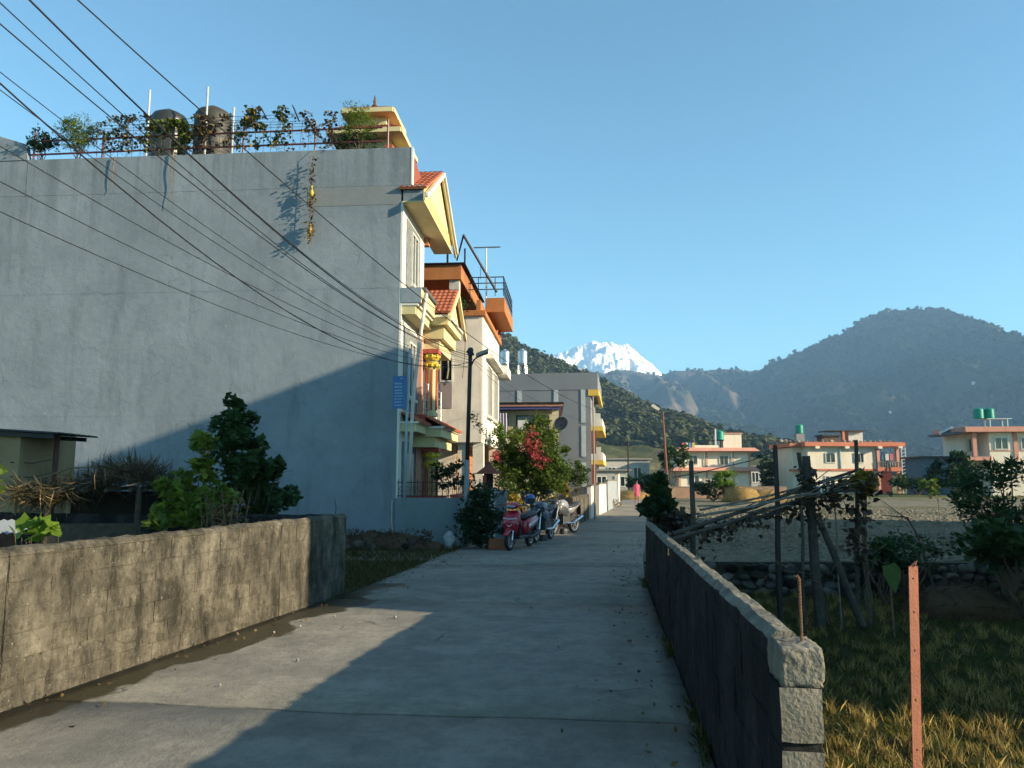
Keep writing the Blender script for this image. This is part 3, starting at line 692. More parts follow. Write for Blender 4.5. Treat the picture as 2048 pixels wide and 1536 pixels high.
# red-brown cloth on the terrace front
mb = MB(); mb.prism([(.2, .15, 9.14), (.2, 2.3, 9.14), (.2, 2.3, 9.6), (.2, .15, 10.0)], (.015, 0, 0)); mb.build('terrace_cloth', plain('maroon_cloth', (.28, .075, .05), .9), hA)
# second canopy
box('canopy', M_greyA, hA, 0, .5, -.016, .04, 6.03, 6.42)
box('canopy', M_cream, hA, 0, .5, .04, 2.0, 6.03, 6.40); box('cornice', M_cream, hA, 0, .36, .02, 2.2, 5.74, 6.03); box('cornice', M_white, hA, 0, .43, .0, 2.0, 5.96, 6.026)
box('canopy', M_cream, hA, 0, .86, 2.0, 4.55, 5.86, 6.06); box('cornice', M_cream, hA, 0, .72, 2.2, 4.4, 5.5, 5.86); box('cornice', M_white, hA, 0, .93, 1.95, 4.6, 6.06, 6.13)
box('cornice', mk('grey_tile_edge', (.10, .105, .11), bump=.3), hA, 0, .56, .3, 2.0, 6.405, 6.5)
box('cornice', M_cream, hA, 0, .58, 2.3, 4.3, 5.2, 5.5)
tiled_slope(hA, (-.05, 1.9, 6.2), (.95, 1.9, 6.2), (.95, 3.3, 7.15), (-.05, 3.3, 7.15), 7, 7)
tiled_slope(hA, (-.05, 4.75, 6.2), (.95, 4.75, 6.2), (.95, 3.3, 7.15), (-.05, 3.3, 7.15), 7, 7)
mb = MB(); mb.prism([(.1, 2.1, 6.13), (.1, 4.5, 6.13), (.1, 3.3, 7.0)], (.72, 0, 0)); mb.build('gable', M_cream, hA)
for s in (-1, 1):
    ys = [3.3, 3.3 + s * .8, 3.3 + s * 1.35, 3.3 + s * 1.58]; zs = [7.14, 6.58, 6.2, 6.05]
    mb = MB(); mb.loft([[(.90, y, z), (.99, y, z), (.99, y, z - .16), (.90, y, z - .16)] for y, z in zip(ys, zs)]); mb.build('bargeboard', M_cream, hA)
# first canopy with a strip of tiles and the balcony above it
box('canopy', M_cream, hA, 0, .40, .15, 1.5, 2.78, 2.98); box('canopy', M_cream, hA, 0, .80, 1.5, 4.5, 2.72, 2.94); box('cornice', M_white, hA, 0, .86, 1.45, 4.55, 2.94, 3.0); box('cornice', M_white, hA, 0, .46, .1, 1.45, 2.98, 3.03)
box('cornice', M_cream, hA, 0, .62, 1.6, 4.4, 2.45, 2.72)
tiled_slope(hA, (.52, .15, 3.02), (.52, 1.5, 3.02), (.02, 1.5, 3.28), (.02, .15, 3.28), 3, 9)
tiled_slope(hA, (.92, 1.5, 3.0), (.92, 4.55, 3.0), (.35, 4.55, 3.3), (.35, 1.5, 3.3), 3, 18)
box('balcony_floor', M_redpaint, hA, 0, .36, 1.5, 4.5, 3.0, 3.32)
def column(x, y, z0, z1, r=.15):
    c = MB(); n = 14
    c.lathe([(r*1.25, z0), (r*1.25, z0+.08), (r*1.05, z0+.12), (r, z0+.16), (r, z1-.55), (r*1.05, z1-.5)], (x, y, 0), n)
    o = c.build('column', [M_cream], hA, smooth=False)
    f = MB()
    for k in range(7):
        a = 2 * math.pi * (k + .5) / 7; f.bar((x + math.cos(a)*r, y + math.sin(a)*r, z0+.17), (x + math.cos(a)*r, y + math.sin(a)*r, z1-.56), .05, .03)
    f.build('flute', mk('orange_red_paint', (.56, .13, .04), (.5, .11, .035), rough=.6, bump=.03), o)
    g = MB(); g.lathe([(r*1.1, z1-.5), (r*1.45, z1-.42), (r*1.2, z1-.34), (r*1.2, z1-.30), (r*1.55, z1-.22), (r*1.3, z1-.12)], (x, y, 0), n)
    for k in range(9):
        a = 2 * math.pi * k / 9; g.ball((x + math.cos(a)*r*1.35, y + math.sin(a)*r*1.35, z1-.47), (.045, .045, .09), 0, 1); g.ball((x + math.cos(a)*r*1.45, y + math.sin(a)*r*1.45, z1-.2), (.04, .04, .07), 0, 1)
    g.build('capital', mk('gold_yellow', (.66, .50, .05), (.5, .34, .03), rough=.5, bump=.1), o)
    MB().lathe([(r*1.28, z1-.335), (r*1.36, z1-.32), (r*1.28, z1-.305)], (x, y, 0), n).build('ring', M_steel, o)
    MB().box(x-r*1.5, x+r*1.5, y-r*1.5, y+r*1.5, z1-.12, z1).build('abacus', M_redpaint, o)
column(.42, 2.25, .9, 2.45); column(.36, 2.35, 3.32, 5.2)
mb = MB(); mb.box(0.0, .14, 2.02, 2.3, 3.33, 5.7); mb.build('pilaster', plain('pink_paint', (.66, .36, .27), .7), hA); MB().box(0, .14, 2.02, 2.3, .9, 2.45).build('pilaster', MATS['pink_paint'], hA)
rail = MB()
for y in (1.6, 2.0, 2.6, 3.3, 4.1): rail.tube([(.33, y, 3.32), (.33, y, 4.2)], .02, 6)
for z in (3.5, 3.73, 3.96, 4.18): rail.tube([(.33, 1.55, z), (.33, 4.2, z)], .014, 6)
rail.build('balcony_railing', M_steel, hA)
# porch plinth and steps behind the garden wall
box('plinth', M_redpaint, hA, 0, 1.3, .2, WD, 0, .9)
# drainpipe on the corner, kinked below the second canopy
a = FA.onx(853, 590, .62); b_ = FA.onx(838, 690, .42); c = FA.onx(826, 800, .3); d = Vector((.22, .1, .55))
mb = MB(); mb.tube([Vector((.5, a.y + .1, 6.0)), a + Vector((0, 0, .05)), a, b_, c, d], .045, 10); mb.build('drainpipe', mk('pvc_pipe', (.66, .60, .52), (.55, .5, .44), rough=.5, bump=0), hA, smooth=True)
mb = MB()
for q in (a.lerp(b_, .5), b_, c): MB().lathe([(.056, -.05), (.056, .05)], q, 10).build('pipe_socket', MATS['pvc_pipe'], hA)
# thin plastic pipe stuck on the side wall near the corner
mb = MB(); q = [FA.ony(784, 1000, -.02), FA.ony(783, 1040, -.02), FA.ony(787, 1080, -.02)]; mb.tube(q, .014, 5); mb.build('water_pipe', MATS['pvc_pipe'], hA)
# roof terrace railing
mb = MB()
for i in range(6):
    x = -10.2 + i * 1.95; post = MB().tube([(x, .06, 10.14), (x, .06, 10.95)], .028, 6).build('rail_post', M_maroon, hA)
for z in (10.34, 10.72): MB().tube([(-10.3, .06, z - .02), (-5, .06, z + .02), (-.6, .06, z + .03)], .026, 6).build('rail', M_maroon, hA)
mb = MB()
for x in np.arange(-8.4, -2.4, .2): mb.tube([(x + random.uniform(-.03, .03), .05, 10.18), (x + random.uniform(-.05, .05), .06, 11.02)], .006, 4)
for z in np.arange(10.82, 11.2, .09): mb.tube([(-8.6 + k * 1.02, .06, z + random.uniform(-.02, .02) + (0 if k < 3 else .03 * k / 6)) for k in range(7)], .006, 4)
mb.build('climbing_net', plain('net_wire', (.09, .085, .08), .7), hA)
for px, top in ((300, 180), (416, 174), (468, 215)):
    q = FA.ony(px, top, .9); MB().tube([(q.x, .9, 9.2), (q.x, .9, q.z)], .03, 8).build('vent_pipe', mk('grey_pvc', (.55, .58, .60), rough=.4, bump=0), hA)
# roof pavilion with two tiers of roof
pav = MB(); c0 = FA.ony(750, 290, 2.0); cx = c0.x - .02; cy = 1.95
pv = MB().box(cx - .62, cx + .62, cy - .65, cy + .65, 9.14, 11.06).build('pavilion', M_cream, hA)
bm_ = MB()
for sx in (-1, 1):
    for sy in (-1, 1):
        for k in range(4): MB().box(cx + sx*.62 - .11, cx + sx*.62 + .11, cy + sy*.65 - .11, cy + sy*.65 + .11, 9.2 + k*.46, 9.42 + k*.46).build('quoin', mk('brick_red', (.40, .13, .07), rough=.85, bump=.2), pv)
def tier(z0, z1, h0, h1, hh, tilt=0):
    m_ = MB(); e = [(cx - h0, cy - h0*1.05), (cx + h0, cy - h0*1.05), (cx + h0, cy + h0*1.05), (cx - h0, cy + h0*1.05)]; t = [(cx - h1, cy - h1), (cx + h1, cy - h1), (cx + h1, cy + h1), (cx - h1, cy + h1)]
    m_.loft([[Vector((*p, z0 - .07)) for p in e], [Vector((*p, z0)) for p in e], [Vector((*p, z1)) for p in t]]); o = m_.build('pavilion_roof', M_tile, hA)
    MB().box(cx - h0 + .02, cx + h0 - .02, cy - h0*1.05 + .02, cy + h0*1.05 - .02, z0 - .09, z0 - .073).build('soffit', M_cream, o)
    f = MB()
    for i in range(4):
        a, b2 = e[i], e[(i + 1) % 4]; f.bar((a[0], a[1], z0 - .05), (b2[0], b2[1], z0 - .05), .09, .13)
    f.build('fascia', M_cream, o)
    for sgn in range(4): tiled_slope(hA, (*e[sgn], z0 + .01), (*e[(sgn+1) % 4], z0 + .01), (*t[(sgn+1) % 4], z1 + .01), (*t[sgn], z1 + .01), 4, 12, 'roof')
tier(11.12, 11.44, 1.02, .56, 0)
MB().box(cx - .46, cx + .46, cy - .46, cy + .46, 11.4, 11.84).build('pavilion', M_cream, hA)
tier(11.86, 12.2, .72, .1, 0)
MB().lathe([(.12, 12.18), (.05, 12.25), (.09, 12.32), (.03, 12.38), (.05, 12.44), (.008, 12.66)], (cx, cy, 0), 8).build('finial', plain('bronze', (.22, .10, .05), .5, .5), hA)

# ------------------------------------------------------------------ black water tanks on the roof
M_blacktank = mk('black_plastic', (.02, .024, .02), (.035, .036, .03), rough=.35, bump=.05, spec=.5)
M_greytank = mk('dusty_black_plastic', (.06, .057, .045), (.035, .034, .03), rough=.5, bump=.05)
def tank(name, loc, r, h, mt, label, n=22, ribs=9, group='roof water tanks', dome=.28, lidmat=None):
    t = empty(name, loc, 0, label, 'water tank', group)
    prof = [(r * .96, 0)]
    for k in range(ribs): z = h * (k + .5) / ribs; prof += [(r, z - h*.3/ribs), (r, z + h*.25/ribs), (r*.965, z + h*.4/ribs)]
    prof += [(r * .96, h), (r * .85, h + dome * .35), (r * .5, h + dome * .75), (r * .27, h + dome * .8)]
    MB().lathe(prof, n=n).build('body', mt, t, smooth=True)
    MB().lathe([(r * .27, h + dome * .8), (r * .27, h + dome), (r * .1, h + dome * 1.1)], n=14).build('lid', lidmat or mt, t)
    return t
q = FA.ony(336, 300, 1.6); tank('water_tank', FA.w(q.x, 1.6, 9.95), .53, 2.0, M_blacktank, 'glossy black plastic water tank on the grey house roof, smooth domed top')
q = FA.ony(424, 300, 1.6); tank('water_tank', FA.w(q.x, 1.6, 9.95), .52, 2.05, M_greytank, 'dusty ribbed black water tank on the grey house roof beside the glossy one')

# ------------------------------------------------------------------ garden wall, railing, sign
gw = empty('garden_wall', FA.o, R(FA.deg), 'blue-grey painted garden wall with black iron railing in front of the grey house', 'wall')
box('wall', M_bluewall, gw, -.05, 1.46, -.085, .075, -.05, 1.14, .01); box('wall', M_bluewall, gw, 1.30, 1.46, .077, 4.6, -.05, 1.14)
box('coping', M_redpaint, gw, .1, 1.2, -.02, .06, 1.142, 1.2); box('coping', M_redpaint, gw, 1.28, 1.48, .08, 4.6, 1.142, 1.22)
for i in range(9):
    x = .02 + i * .155; MB().bar((x, -.03, 1.14), (x, -.03, 1.56), .016).tube([(x, -.03, 1.56), (x, -.03, 1.62)], [.012, .001], 4).build('bar', M_iron, gw)
    if i < 8:
        s = MB(); s.tube([(x + .0775 + .05 * math.cos(a), -.03, 1.36 + .07 * math.sin(a)) for a in np.linspace(0, 2*math.pi, 11)], .006, 4); s.build('scroll', M_iron, gw)
for z in (1.19, 1.52): MB().bar((-.02, -.03, z), (1.3, -.03, z), .02).build('rail', M_iron, gw)
for i in range(14):
    y = .2 + i * .3; MB().bar((1.38, y, 1.2), (1.38, y, 1.6), .016).build('bar', M_iron, gw)
MB().bar((1.38, .1, 1.55), (1.38, 4.5, 1.55), .02).build('rail', M_iron, gw)
q0 = FA.onx(827, 700, .55); q1 = FA.onx(820, 960, .62)
sg = empty('sign_board', FA.o, R(FA.deg), 'small blue notice board with white lettering on a pale blue post', 'sign')
MB().tube([(.50, q1.y - .02, .9), (.52, q1.y + .02, 3.0), (.55, q1.y + .1, 4.6)], .032, 10).build('post', mk('pale_blue_paint', (.34, .46, .52), (.28, .39, .45), rough=.5, bump=0), sg, smooth=True)
pl = MB(); a = FA.onx(806, 750, .42); 
yb = q1.y - .05; za = FA.ony(818, 817, yb).z; zb = FA.ony(818, 752, yb).z; pl.box(.20, .50, yb - .012, yb + .012, za, zb)
pl = pl.build('plate', mk('sign_blue', (.05, .19, .42), (.045, .17, .38), rough=.5, bump=0), sg)
tx = MB(); rr = random.Random(4)
for k, z in enumerate(za + (zb - za) * f for f in (.90, .74, .64, .54, .45, .36, .27, .18, .08)):
    x = .24 + (.12 if k == 0 else 0); xe = .46 - rr.uniform(0, .06); hh = .028 if k in (1, 2) else .019
    tx.box(x, xe, yb - .0165, yb - .0125, z + hh, z + hh + .005)
    while x < xe - .02:
        w = rr.uniform(.009, .019); st = rr.choice((0, 1, 2)); z1 = z + hh
        tx.box(x + w * .7, x + w, yb - .0165, yb - .0125, z, z1)
        if st: tx.box(x, x + w * .7, yb - .0165, yb - .0125, z + hh * (.15 if st == 1 else .5), z + hh * (.32 if st == 1 else .72))
        x += w + .006
tx.build('lettering', plain('sign_white', (.75, .77, .78), .6), pl)
# ================================================================== white and orange house beyond it
FB = Frame(-.97, 24.5, -4.5)
M_offwhite = mk('offwhite_render', (.78, .73, .64), (.66, .61, .53), rough=.85, scale=1.8, bump=.2, bscale=18, stain=(.30, .27, .22), sscale=(2.5, 2.5, .35), samt=.45)
M_orange = mk('orange_paint', (.46, .185, .06), (.39, .15, .05), rough=.8, scale=3, bump=.15, stain=(.26, .11, .05), sscale=(5, 5, 1.5), samt=.6)
hB = empty('town_house', FB.o, R(FB.deg), 'white house with orange roof terrace and black railing, overhanging first floor', 'house')
box('wall', M_offwhite, hB, -6, 0, 0, 5.5, 2.76, 6.84); box('wall', M_offwhite, hB, -6, -.95, .9, 5.5, 0, 2.74)
box('facade', M_white, hB, .001, .03, .03, 5.5, 2.9, 6.84)
for i, y in enumerate((1.0, 3.0)): window(hB, y + .2, y + 1.6, 3.7, 5.45, 3, .031)
box('canopy', M_white, hB, .03, .42, 4.6, 6.4, 5.55, 5.9); box('canopy', M_white, hB, .03, .3, .9, 4.7, 5.6, 5.75)
# side window with a grey shutter below
w = MB(); w.box(-1.36, -1.32, -.03, 0, 4.7, 5.5).box(-.98, -.94, -.03, 0, 4.7, 5.5).box(-1.32, -.98, -.03, 0, 5.45, 5.5).box(-1.32, -.98, -.03, 0, 4.7, 4.75); w = w.build('window', M_frame, hB)
MB().box(-1.32, -.98, -.012, -.002, 4.75, 5.45).build('pane', M_dark, w)
MB().tube([(-1.1, -.02, 5.42), (-1.08, -.025, 5.1), (-1.12, -.025, 4.8)], .035, 6).build('curtain', M_cream, w)
box('shutter', mk('mauve_panel', (.30, .25, .25), (.25, .21, .21), rough=.8, bump=.1), hB, -1.34, -.96, -.02, -.001, 3.85, 4.66)
# open ground floor
for x, y in ((-.62, .35), (-.1, 4.9), (-.12, .25)): box('column', M_offwhite, hB, x - .17, x + .17, y - .15, y + .15, 0, 2.75)
box('porch_wall', M_orange, hB, -.5, -.1, 2.2, 2.35, 0, 2.6); box('porch_wall', M_orange, hB, -.95, -.92, .95, 5.4, .0, 2.7)
box('lattice', M_orange, hB, -.42, .1, 1.2, 1.26, 1.3, 2.7)
box('door', mk('brown_door', (.12, .05, .025), rough=.6, bump=.1), hB, -.919, -.88, 2.6, 3.6, .1, 2.2)
# orange eave band and roof terrace
box('roof_band', M_orange, hB, -6.1, .12, -.08, 5.6, 6.842, 7.02, .01)
box('parapet', M_orange, hB, -6, -.78, 0, .14, 7.022, 7.46); box('parapet', M_orange, hB, -.2, -.06, .1, 5.4, 7.022, 7.4)
brick = mk('painted_brick', (.60, .58, .52), (.46, .44, .4), rough=.9, scale=5, bump=.5, bscale=18)
box('brick_pillar', brick, hB, -1.08, -.76, -.02, .3, 7.022, 8.05); box('brick_pillar', brick, hB, -1.08, -.76, 4.8, 5.1, 7.022, 8.05); box('brick_pillar', brick, hB, -5, -4.7, 0, .3, 7.022, 8.05)
box('terrace_roof', M_orange, hB, -6.1, -.68, -.1, 5.4, 8.052, 8.56, .01)
box('roof_sheet', M_dark, hB, -6.1, -.55, -.18, 5.5, 8.562, 8.6)
box('back_wall', M_dark, hB, -6, -1.1, 2.2, 2.3, 7.022, 8.05)
box('planter', M_orange, hB, -.05, .60, 1.5, 5.2, 7.30, 7.80, .01)
mb = MB()
for i in range(9):
    y = 1.5 + i * .46; mb.bar((.56, y, 7.86), (.56, y, 8.55), .025)
for i in range(5): mb.bar((-.6 + i * .29, 1.5, 7.86), (-.6 + i * .29, 1.5, 8.55), .025)
for z in (8.1, 8.32, 8.53): mb.bar((.56, 1.45, z), (.56, 5.3, z), .03); mb.bar((-.65, 1.5, z), (.58, 1.5, z), .03)
mb.build('railing', M_iron, hB)
mb = MB(); mb.bar((-.62, -.05, 9.55), (.35, 1.3, 7.95), .06); mb.bar((-1.2, .3, 8.6), (-1.2, .3, 9.6), .06); mb.bar((-.62, .3, 8.6), (-.62, .3, 9.2), .05); mb.bar((-.62, -.05, 9.55), (-1.3, 3, 9.6), .05)
mb.build('pergola', M_iron, hB)
mb = MB(); mb.tube([(-.1, 2, 7.0), (-.1, 2, 9.75)], .02, 6); mb.bar((-.55, 2, 9.75), (.4, 2, 9.75), .04); mb.bar((-.3, 2, 8.6), (-.3, 2, 9.2), .02); mb.build('aerial', plain('aerial_grey', (.2, .2, .2), .4, .6), hB)
for k, (y, z) in enumerate(((4.0, 7.1), (4.9, 7.15), (5.3, 7.1))):
    t = MB().lathe([(.07, z - .08), (.1, z + .12)], (.05, y, 0), 8).build('flower_pot', M_tile, hB)

# ================================================================== grey-blue house with yellow beams and steel tanks
FC = Frame(4.10, 40, -8)
M_greyC = mk('slate_blue_render', (.235, .25, .265), (.205, .22, .235), rough=.9, scale=1, bump=.08, stain=(.16, .17, .18), sscale=(2, 2, .2), samt=.3)
M_yellowC = mk('strong_yellow_paint', (.78, .50, .09), (.70, .44, .08), rough=.7, scale=3, bump=.05)
M_stripC = plain('pale_grey_paint', (.50, .53, .54), .8)
hC = empty('town_house', FC.o, R(FC.deg), 'slate grey house with pale vertical strips, yellow beams and steel roof tanks', 'house')
box('wall', M_greyC, hC, -9, 0, 0, 8, -.1, 6.24); box('parapet', M_greyC, hC, -9, .38, -.02, 8.1, 6.242, 7.14)
for x, z0, z1 in ((-3.86, 3.6, 6.24), (-1.92, 3.6, 6.24), (-.5, 4.5, 6.24), (-.5, 2.75, 4.35), (-.5, 1.2, 2.45)): box('strip', M_stripC, hC, x, x + .23, -.03, -.001, z0, z1)
box('beam', M_yellowC, hC, -.12, .42, -.04, .22, 5.92, 6.238); box('beam', M_yellowC, hC, .3, .44, .22, 8, 6.0, 6.238)
for z in (4.1, 2.35):
    box('balcony', M_yellowC, hC, .002, .62, .1, 7.5, z, z + .22); box('balcony_front', M_offwhite, hC, .5, .6, .12, 7.4, z + .22, z + .62)
    box('balcony_wall', mk('brown_red_paint', (.33, .09, .045), rough=.8, bump=.05), hC, .002, .25, .1, .2, z - 1.2, z - .002); box('balcony_wall', M_offwhite, hC, .002, .5, .1, .18, z + .222, z + .9)
for z in (4.6, 2.8, .8):
    for y in (1.2, 4.2): window(hC, y, y + 1.5, z, z + 1.05, 2, .001)
M_steelT = mk('stainless', (.72, .72, .70), (.60, .60, .58), rough=.28, metal=.9, bump=0)
for px, lab in ((1010, 'stainless steel water tank on a lattice stand, left one on the slate grey house'), (1045, 'stainless steel water tank on a lattice stand, right one on the slate grey house')):
    q = FC.ony(px, 745, 2.2); b0 = FC.w(q.x, 2.2, 0)
    t = tank('water_tank', (b0.x, b0.y, 7.98), .27, .72, M_steelT, lab, 16, 6, 'steel tanks on stands', .14)
    st = MB()
    for a in range(4):
        u, v = math.cos(a*math.pi/2+.6)*.27, math.sin(a*math.pi/2+.6)*.27; u2, v2 = math.cos((a+1)*math.pi/2+.6)*.27, math.sin((a+1)*math.pi/2+.6)*.27
        st.bar((u*1.25, v*1.25, -1.5), (u, v, 0), .045); st.bar((u*1.2, v*1.2, -1.3), (u2, v2, -.05), .025); st.bar((u2*1.2, v2*1.2, -1.3), (u, v, -.05), .025); st.bar((u*1.1, v*1.1, -.6), (u2*1.1, v2*1.1, -.6), .03)
    st.build('stand', M_steel, t)

# small yellow house between them
hD = empty('small_house', (0, 33, 0), R(-3), 'small cream house with flat blue-edged roof behind the bougainvillea', 'house')
M_creamD = mk('pale_cream_render', (.56, .50, .33), (.48, .43, .28), rough=.85, scale=2, bump=.1)
box('wall', M_creamD, hD, -3.5, 1.9, .5, 5, 0, 4.56); box('pillar', M_creamD, hD, 1.72, 2.0, 0, .28, 2.5, 4.56); box('balcony_wall', M_creamD, hD, -3.5, 2.0, 0, .1, 2.3, 3.3)
box('floor_slab', M_creamD, hD, -3.5, 2.02, 0, .5, 2.1, 2.298)
box('roof_edge', plain('blue_paint', (.06, .06, .20), .6), hD, -3.6, 2.1, -.1, 5.1, 4.562, 4.68); box('roof_edge', mk('pinkish_paint', (.40, .20, .15), rough=.8), hD, -3.6, 2.18, -.15, 5.15, 4.682, 4.80); box('roof', M_dark, hD, -3.65, 2.22, -.2, 5.2, 4.802, 4.86)
for x0, x1 in ((-1.0, -.2), (.15, .95), (1.05, 1.6)):
    w = MB().box(x0, x1, .46, .5, 3.25, 4.35).build('window', mk('dark_frame', (.05, .03, .025), rough=.6, bump=0), hD); MB().box(x0 + .06, x1 - .06, .44, .458, 3.3, 4.3).build('pane', M_glass, w)
mb = MB()
for k in range(5): mb.tube([(-.75 + k*.12, -.04, 4.4), (-.73 + k*.12, -.06, 3.8), (-.76 + k*.12, -.03, 3.2)], .05, 6)
mb.build('laundry', mk('lilac_cloth', (.48, .45, .52), (.36, .33, .42), rough=.95, bump=.1), hD)
MB().box(.25, .7, -.03, -.01, 3.3, 4.1).build('laundry', plain('white_cloth', (.6, .6, .6), .95), hD)
d_ = P(1122, 848, 32.6); ds = empty('satellite_dish', d_, 0, 'dark satellite dish on the cream house corner', 'satellite dish')
MB().lathe([(.02, -.08), (.2, -.04), (.32, .05), (.31, .05), (.19, -.03), (.02, -.065)], n=18).build('dish', plain('dish_grey', (.07, .075, .085), .5), ds, rot=(R(70), 0, R(-25)))
MB().tube([(0, 0, 0), (-.05, .15, -.2), (-.1, .3, -.35)], .02, 6).build('arm', M_iron, ds)

# ================================================================== houses across the fields
M_pinkband = mk('pink_band', (.62, .30, .22), (.56, .26, .19), rough=.8, scale=1.5, bump=0, stain=(.36, .16, .11), samt=.4)
M_coral = mk('coral_band', (.58, .20, .11), (.50, .17, .10), rough=.8, scale=1.5, bump=0)
M_creamE = mk('warm_cream_render', (.78, .70, .56), (.72, .64, .51), rough=.85, scale=.8, bump=0, stain=(.40, .35, .27), sscale=(.6, .6, .1), samt=.35)
M_green = mk('green_plastic', (.012, .28, .20), (.01, .22, .16), rough=.4, bump=0)
def pane_window(parent, x0, x1, y, z0, z1, n=2):
    t = .09; f = MB(); f.box(x0 - t, x1 + t, y - .10, y, z0 - t, z0); f.box(x0 - t, x1 + t, y - .10, y, z1, z1 + t); f.box(x0 - t, x0, y - .10, y, z0, z1); f.box(x1, x1 + t, y - .10, y, z0, z1)
    for k in range(1, n): xm = x0 + (x1 - x0) * k / n; f.box(xm - .05, xm + .05, y - .09, y, z0, z1)
    w = f.build('window', M_frame, parent)
    for k in range(n): MB().box(x0 + (x1 - x0) * k / n + .05, x0 + (x1 - x0) * (k + 1) / n - .05, y - .03, y - .004, z0, z1).build('pane', M_glass, w)
    return w
# E
hE = empty('villa', (20.4, 95, -.1), R(3), 'two-storey cream villa with pink eave bands and a green tank on its roof', 'house')
box('wall', M_creamE, hE, 0, 9.0, 0, 6, 0, 5.1)
for x in (0, 3.4, 6.7, 8.75): box('pilaster', mk('peach_paint', (.62, .38, .25), rough=.8, bump=0), hE, x, x + .28, -.06, -.002, 0, 5.0)
for z in (2.62, 5.02):
    mb = MB(); mb.loft([[(-.9, -1.0, z), (9.8, -1.0, z), (9.8, 6.8, z), (-.9, 6.8, z)], [(-1.0, -1.1, z + .08), (9.9, -1.1, z + .08), (9.9, 6.9, z + .08), (-1, 6.9, z + .08)], [(-.55, -.65, z + .5), (9.4, -.65, z + .5), (9.4, 6.4, z + .5), (-.55, 6.4, z + .5)]]); mb.build('eave', M_pinkband, hE)
pane_window(hE, 1.35, 2.35, 0, 3.55, 4.55); pane_window(hE, 5.2, 6.2, 0, 3.45, 4.5); pane_window(hE, 1.4, 2.5, 0, 1.1, 2.1); pane_window(hE, 5.0, 6.1, 0, 1.0, 2.1)
box('side_porch', M_creamE, hE, -1.2, -.02, 1.5, 5.5, 0, 2.6); box('porch_roof', M_pinkband, hE, -1.5, -.03, .6, 5.8, 5.0, 5.3); box('porch_floor', M_pinkband, hE, -1.4, -.03, .8, 5.8, 2.62, 2.85)
for x in (-1.3, -.7): box('porch_post', M_creamE, hE, x, x + .18, 1, 1.2, 2.86, 5.0)
box('stair_tower', M_creamE, hE, 6.4, 8.9, 2.5, 6, 5.53, 7.4); box('roof_slab', M_pinkband, hE, 6.25, 9.05, 2.35, 6.15, 7.402, 7.52); box('roof_wall', M_creamE, hE, 2.2, 5.2, .3, .5, 5.53, 5.85)
box('roof_post', M_frame, hE, 4.9, 5.05, .6, .75, 5.53, 7.9)
mb = MB()
for x in (5.35, 6.25):
    for y in (2.0, 2.8): mb.box(x, x + .1, y, y + .1, 5.53, 6.5)
mb.box(5.2, 6.45, 1.9, 3.0, 6.502, 6.6); mb.build('tank_stand', M_iron, hE)
tank('water_tank', (20.4 + 5.85, 95 + 2.45, 6.5), .52, 1.0, M_green, 'green water tank on the roof of the pink-banded villa', 14, 5, 'green roof tanks', .22)
mb = MB()
for i in range(7): mb.box(-1.5 + i * .24, -1.42 + i * .24, .5, .56, 5.3, 5.95)
mb.box(-1.6, .1, .49, .57, 5.95, 6.02); mb.build('roof_rail', M_iron, hE)
for x in (3.2, 6.6): box('rain_pipe', M_steel, hE, x, x + .1, -.12, -.07, 0, 5.0)
for k, c in enumerate(((.5, .1, .1), (.6, .6, .55), (.1, .2, .4), (.55, .4, .1))): box('laundry', plain('cloth_e%d' % k, c, .95), hE, .6 + k * .42, .92 + k * .42, .2, .23, 5.55, 6.15)
for x in (1.35, 5.2):
    for k in range(5): box('window_grille', M_iron, hE, x + .1 + k * .2, x + .125 + k * .2, -.125, -.11, 3.5, 4.55)
# F
hF = empty('villa', (35.2, 92, -.1), R(3), 'cream house with coral bands, open balcony and a green tank tower', 'house')
box('wall', M_creamE, hF, 0, 8.3, 0, 7, 0, 5.55); box('wall', M_creamE, hF, -1.2, -.01, 1.6, 6, 0, 5.5)
box('eave', M_coral, hF, -.6, 11.6, -.75, 7.4, 5.56, 6.05); box('eave', M_coral, hF, -1.9, -.62, .6, 7, 5.56, 6.0); box('floor_band', M_coral, hF, -.1, 8.4, -.1, -.001, 2.66, 2.9); box('balcony_floor', M_coral, hF, 8.31, 11.3, -.3, 6, 2.62, 3.1); box('balcony_floor', M_coral, hF, -1.7, -.02, .8, 1.58, 2.6, 2.9)
box('foot_band', M_pinkband, hF, 4, 8.4, -.12, -.002, .3, .55)
for x in (8.35, 10.75): box('balcony_post', M_pinkband, hF, x, x + .35, -.2, .15, 3.1, 5.56); box('porch_post', M_pinkband, hF, x, x + .3, -.2, .1, 0, 2.62)
box('porch_wall', mk('dark_red_wall', (.10, .02, .02), rough=.9, bump=0), hF, 8.32, 11.5, 2.5, 2.7, 0, 2.6)
for x in (.6, 4.2, 8.2, 10.7): box('bracket', M_creamE, hF, x, x + .5, -.9, -.3, 5.28, 5.55)
pane_window(hF, 2.2, 3.25, 0, 3.7, 4.7); pane_window(hF, 5.7, 6.75, 0, 3.7, 4.7, 3); pane_window(hF, 5.9, 6.9, 0, .9, 2.0); pane_window(hF, 2.0, 3.1, 0, .9, 2.0)
for k, c in enumerate(((.15, .3, .45), (.6, .55, .5), (.5, .15, .2))): box('laundry', plain('cloth_f%d' % k, c, .95), hF, 8.9 + k * .55, 9.3 + k * .55, -.1, -.07, 3.9, 4.7)
for x in (2.2, 5.7):
    for k in range(5): box('window_grille', M_iron, hF, x + .1 + k * .2, x + .125 + k * .2, -.125, -.11, 3.7, 4.7)
box('rain_pipe', M_steel, hF, 3.85, 3.97, -.12, -.002, 2.9, 5.5)
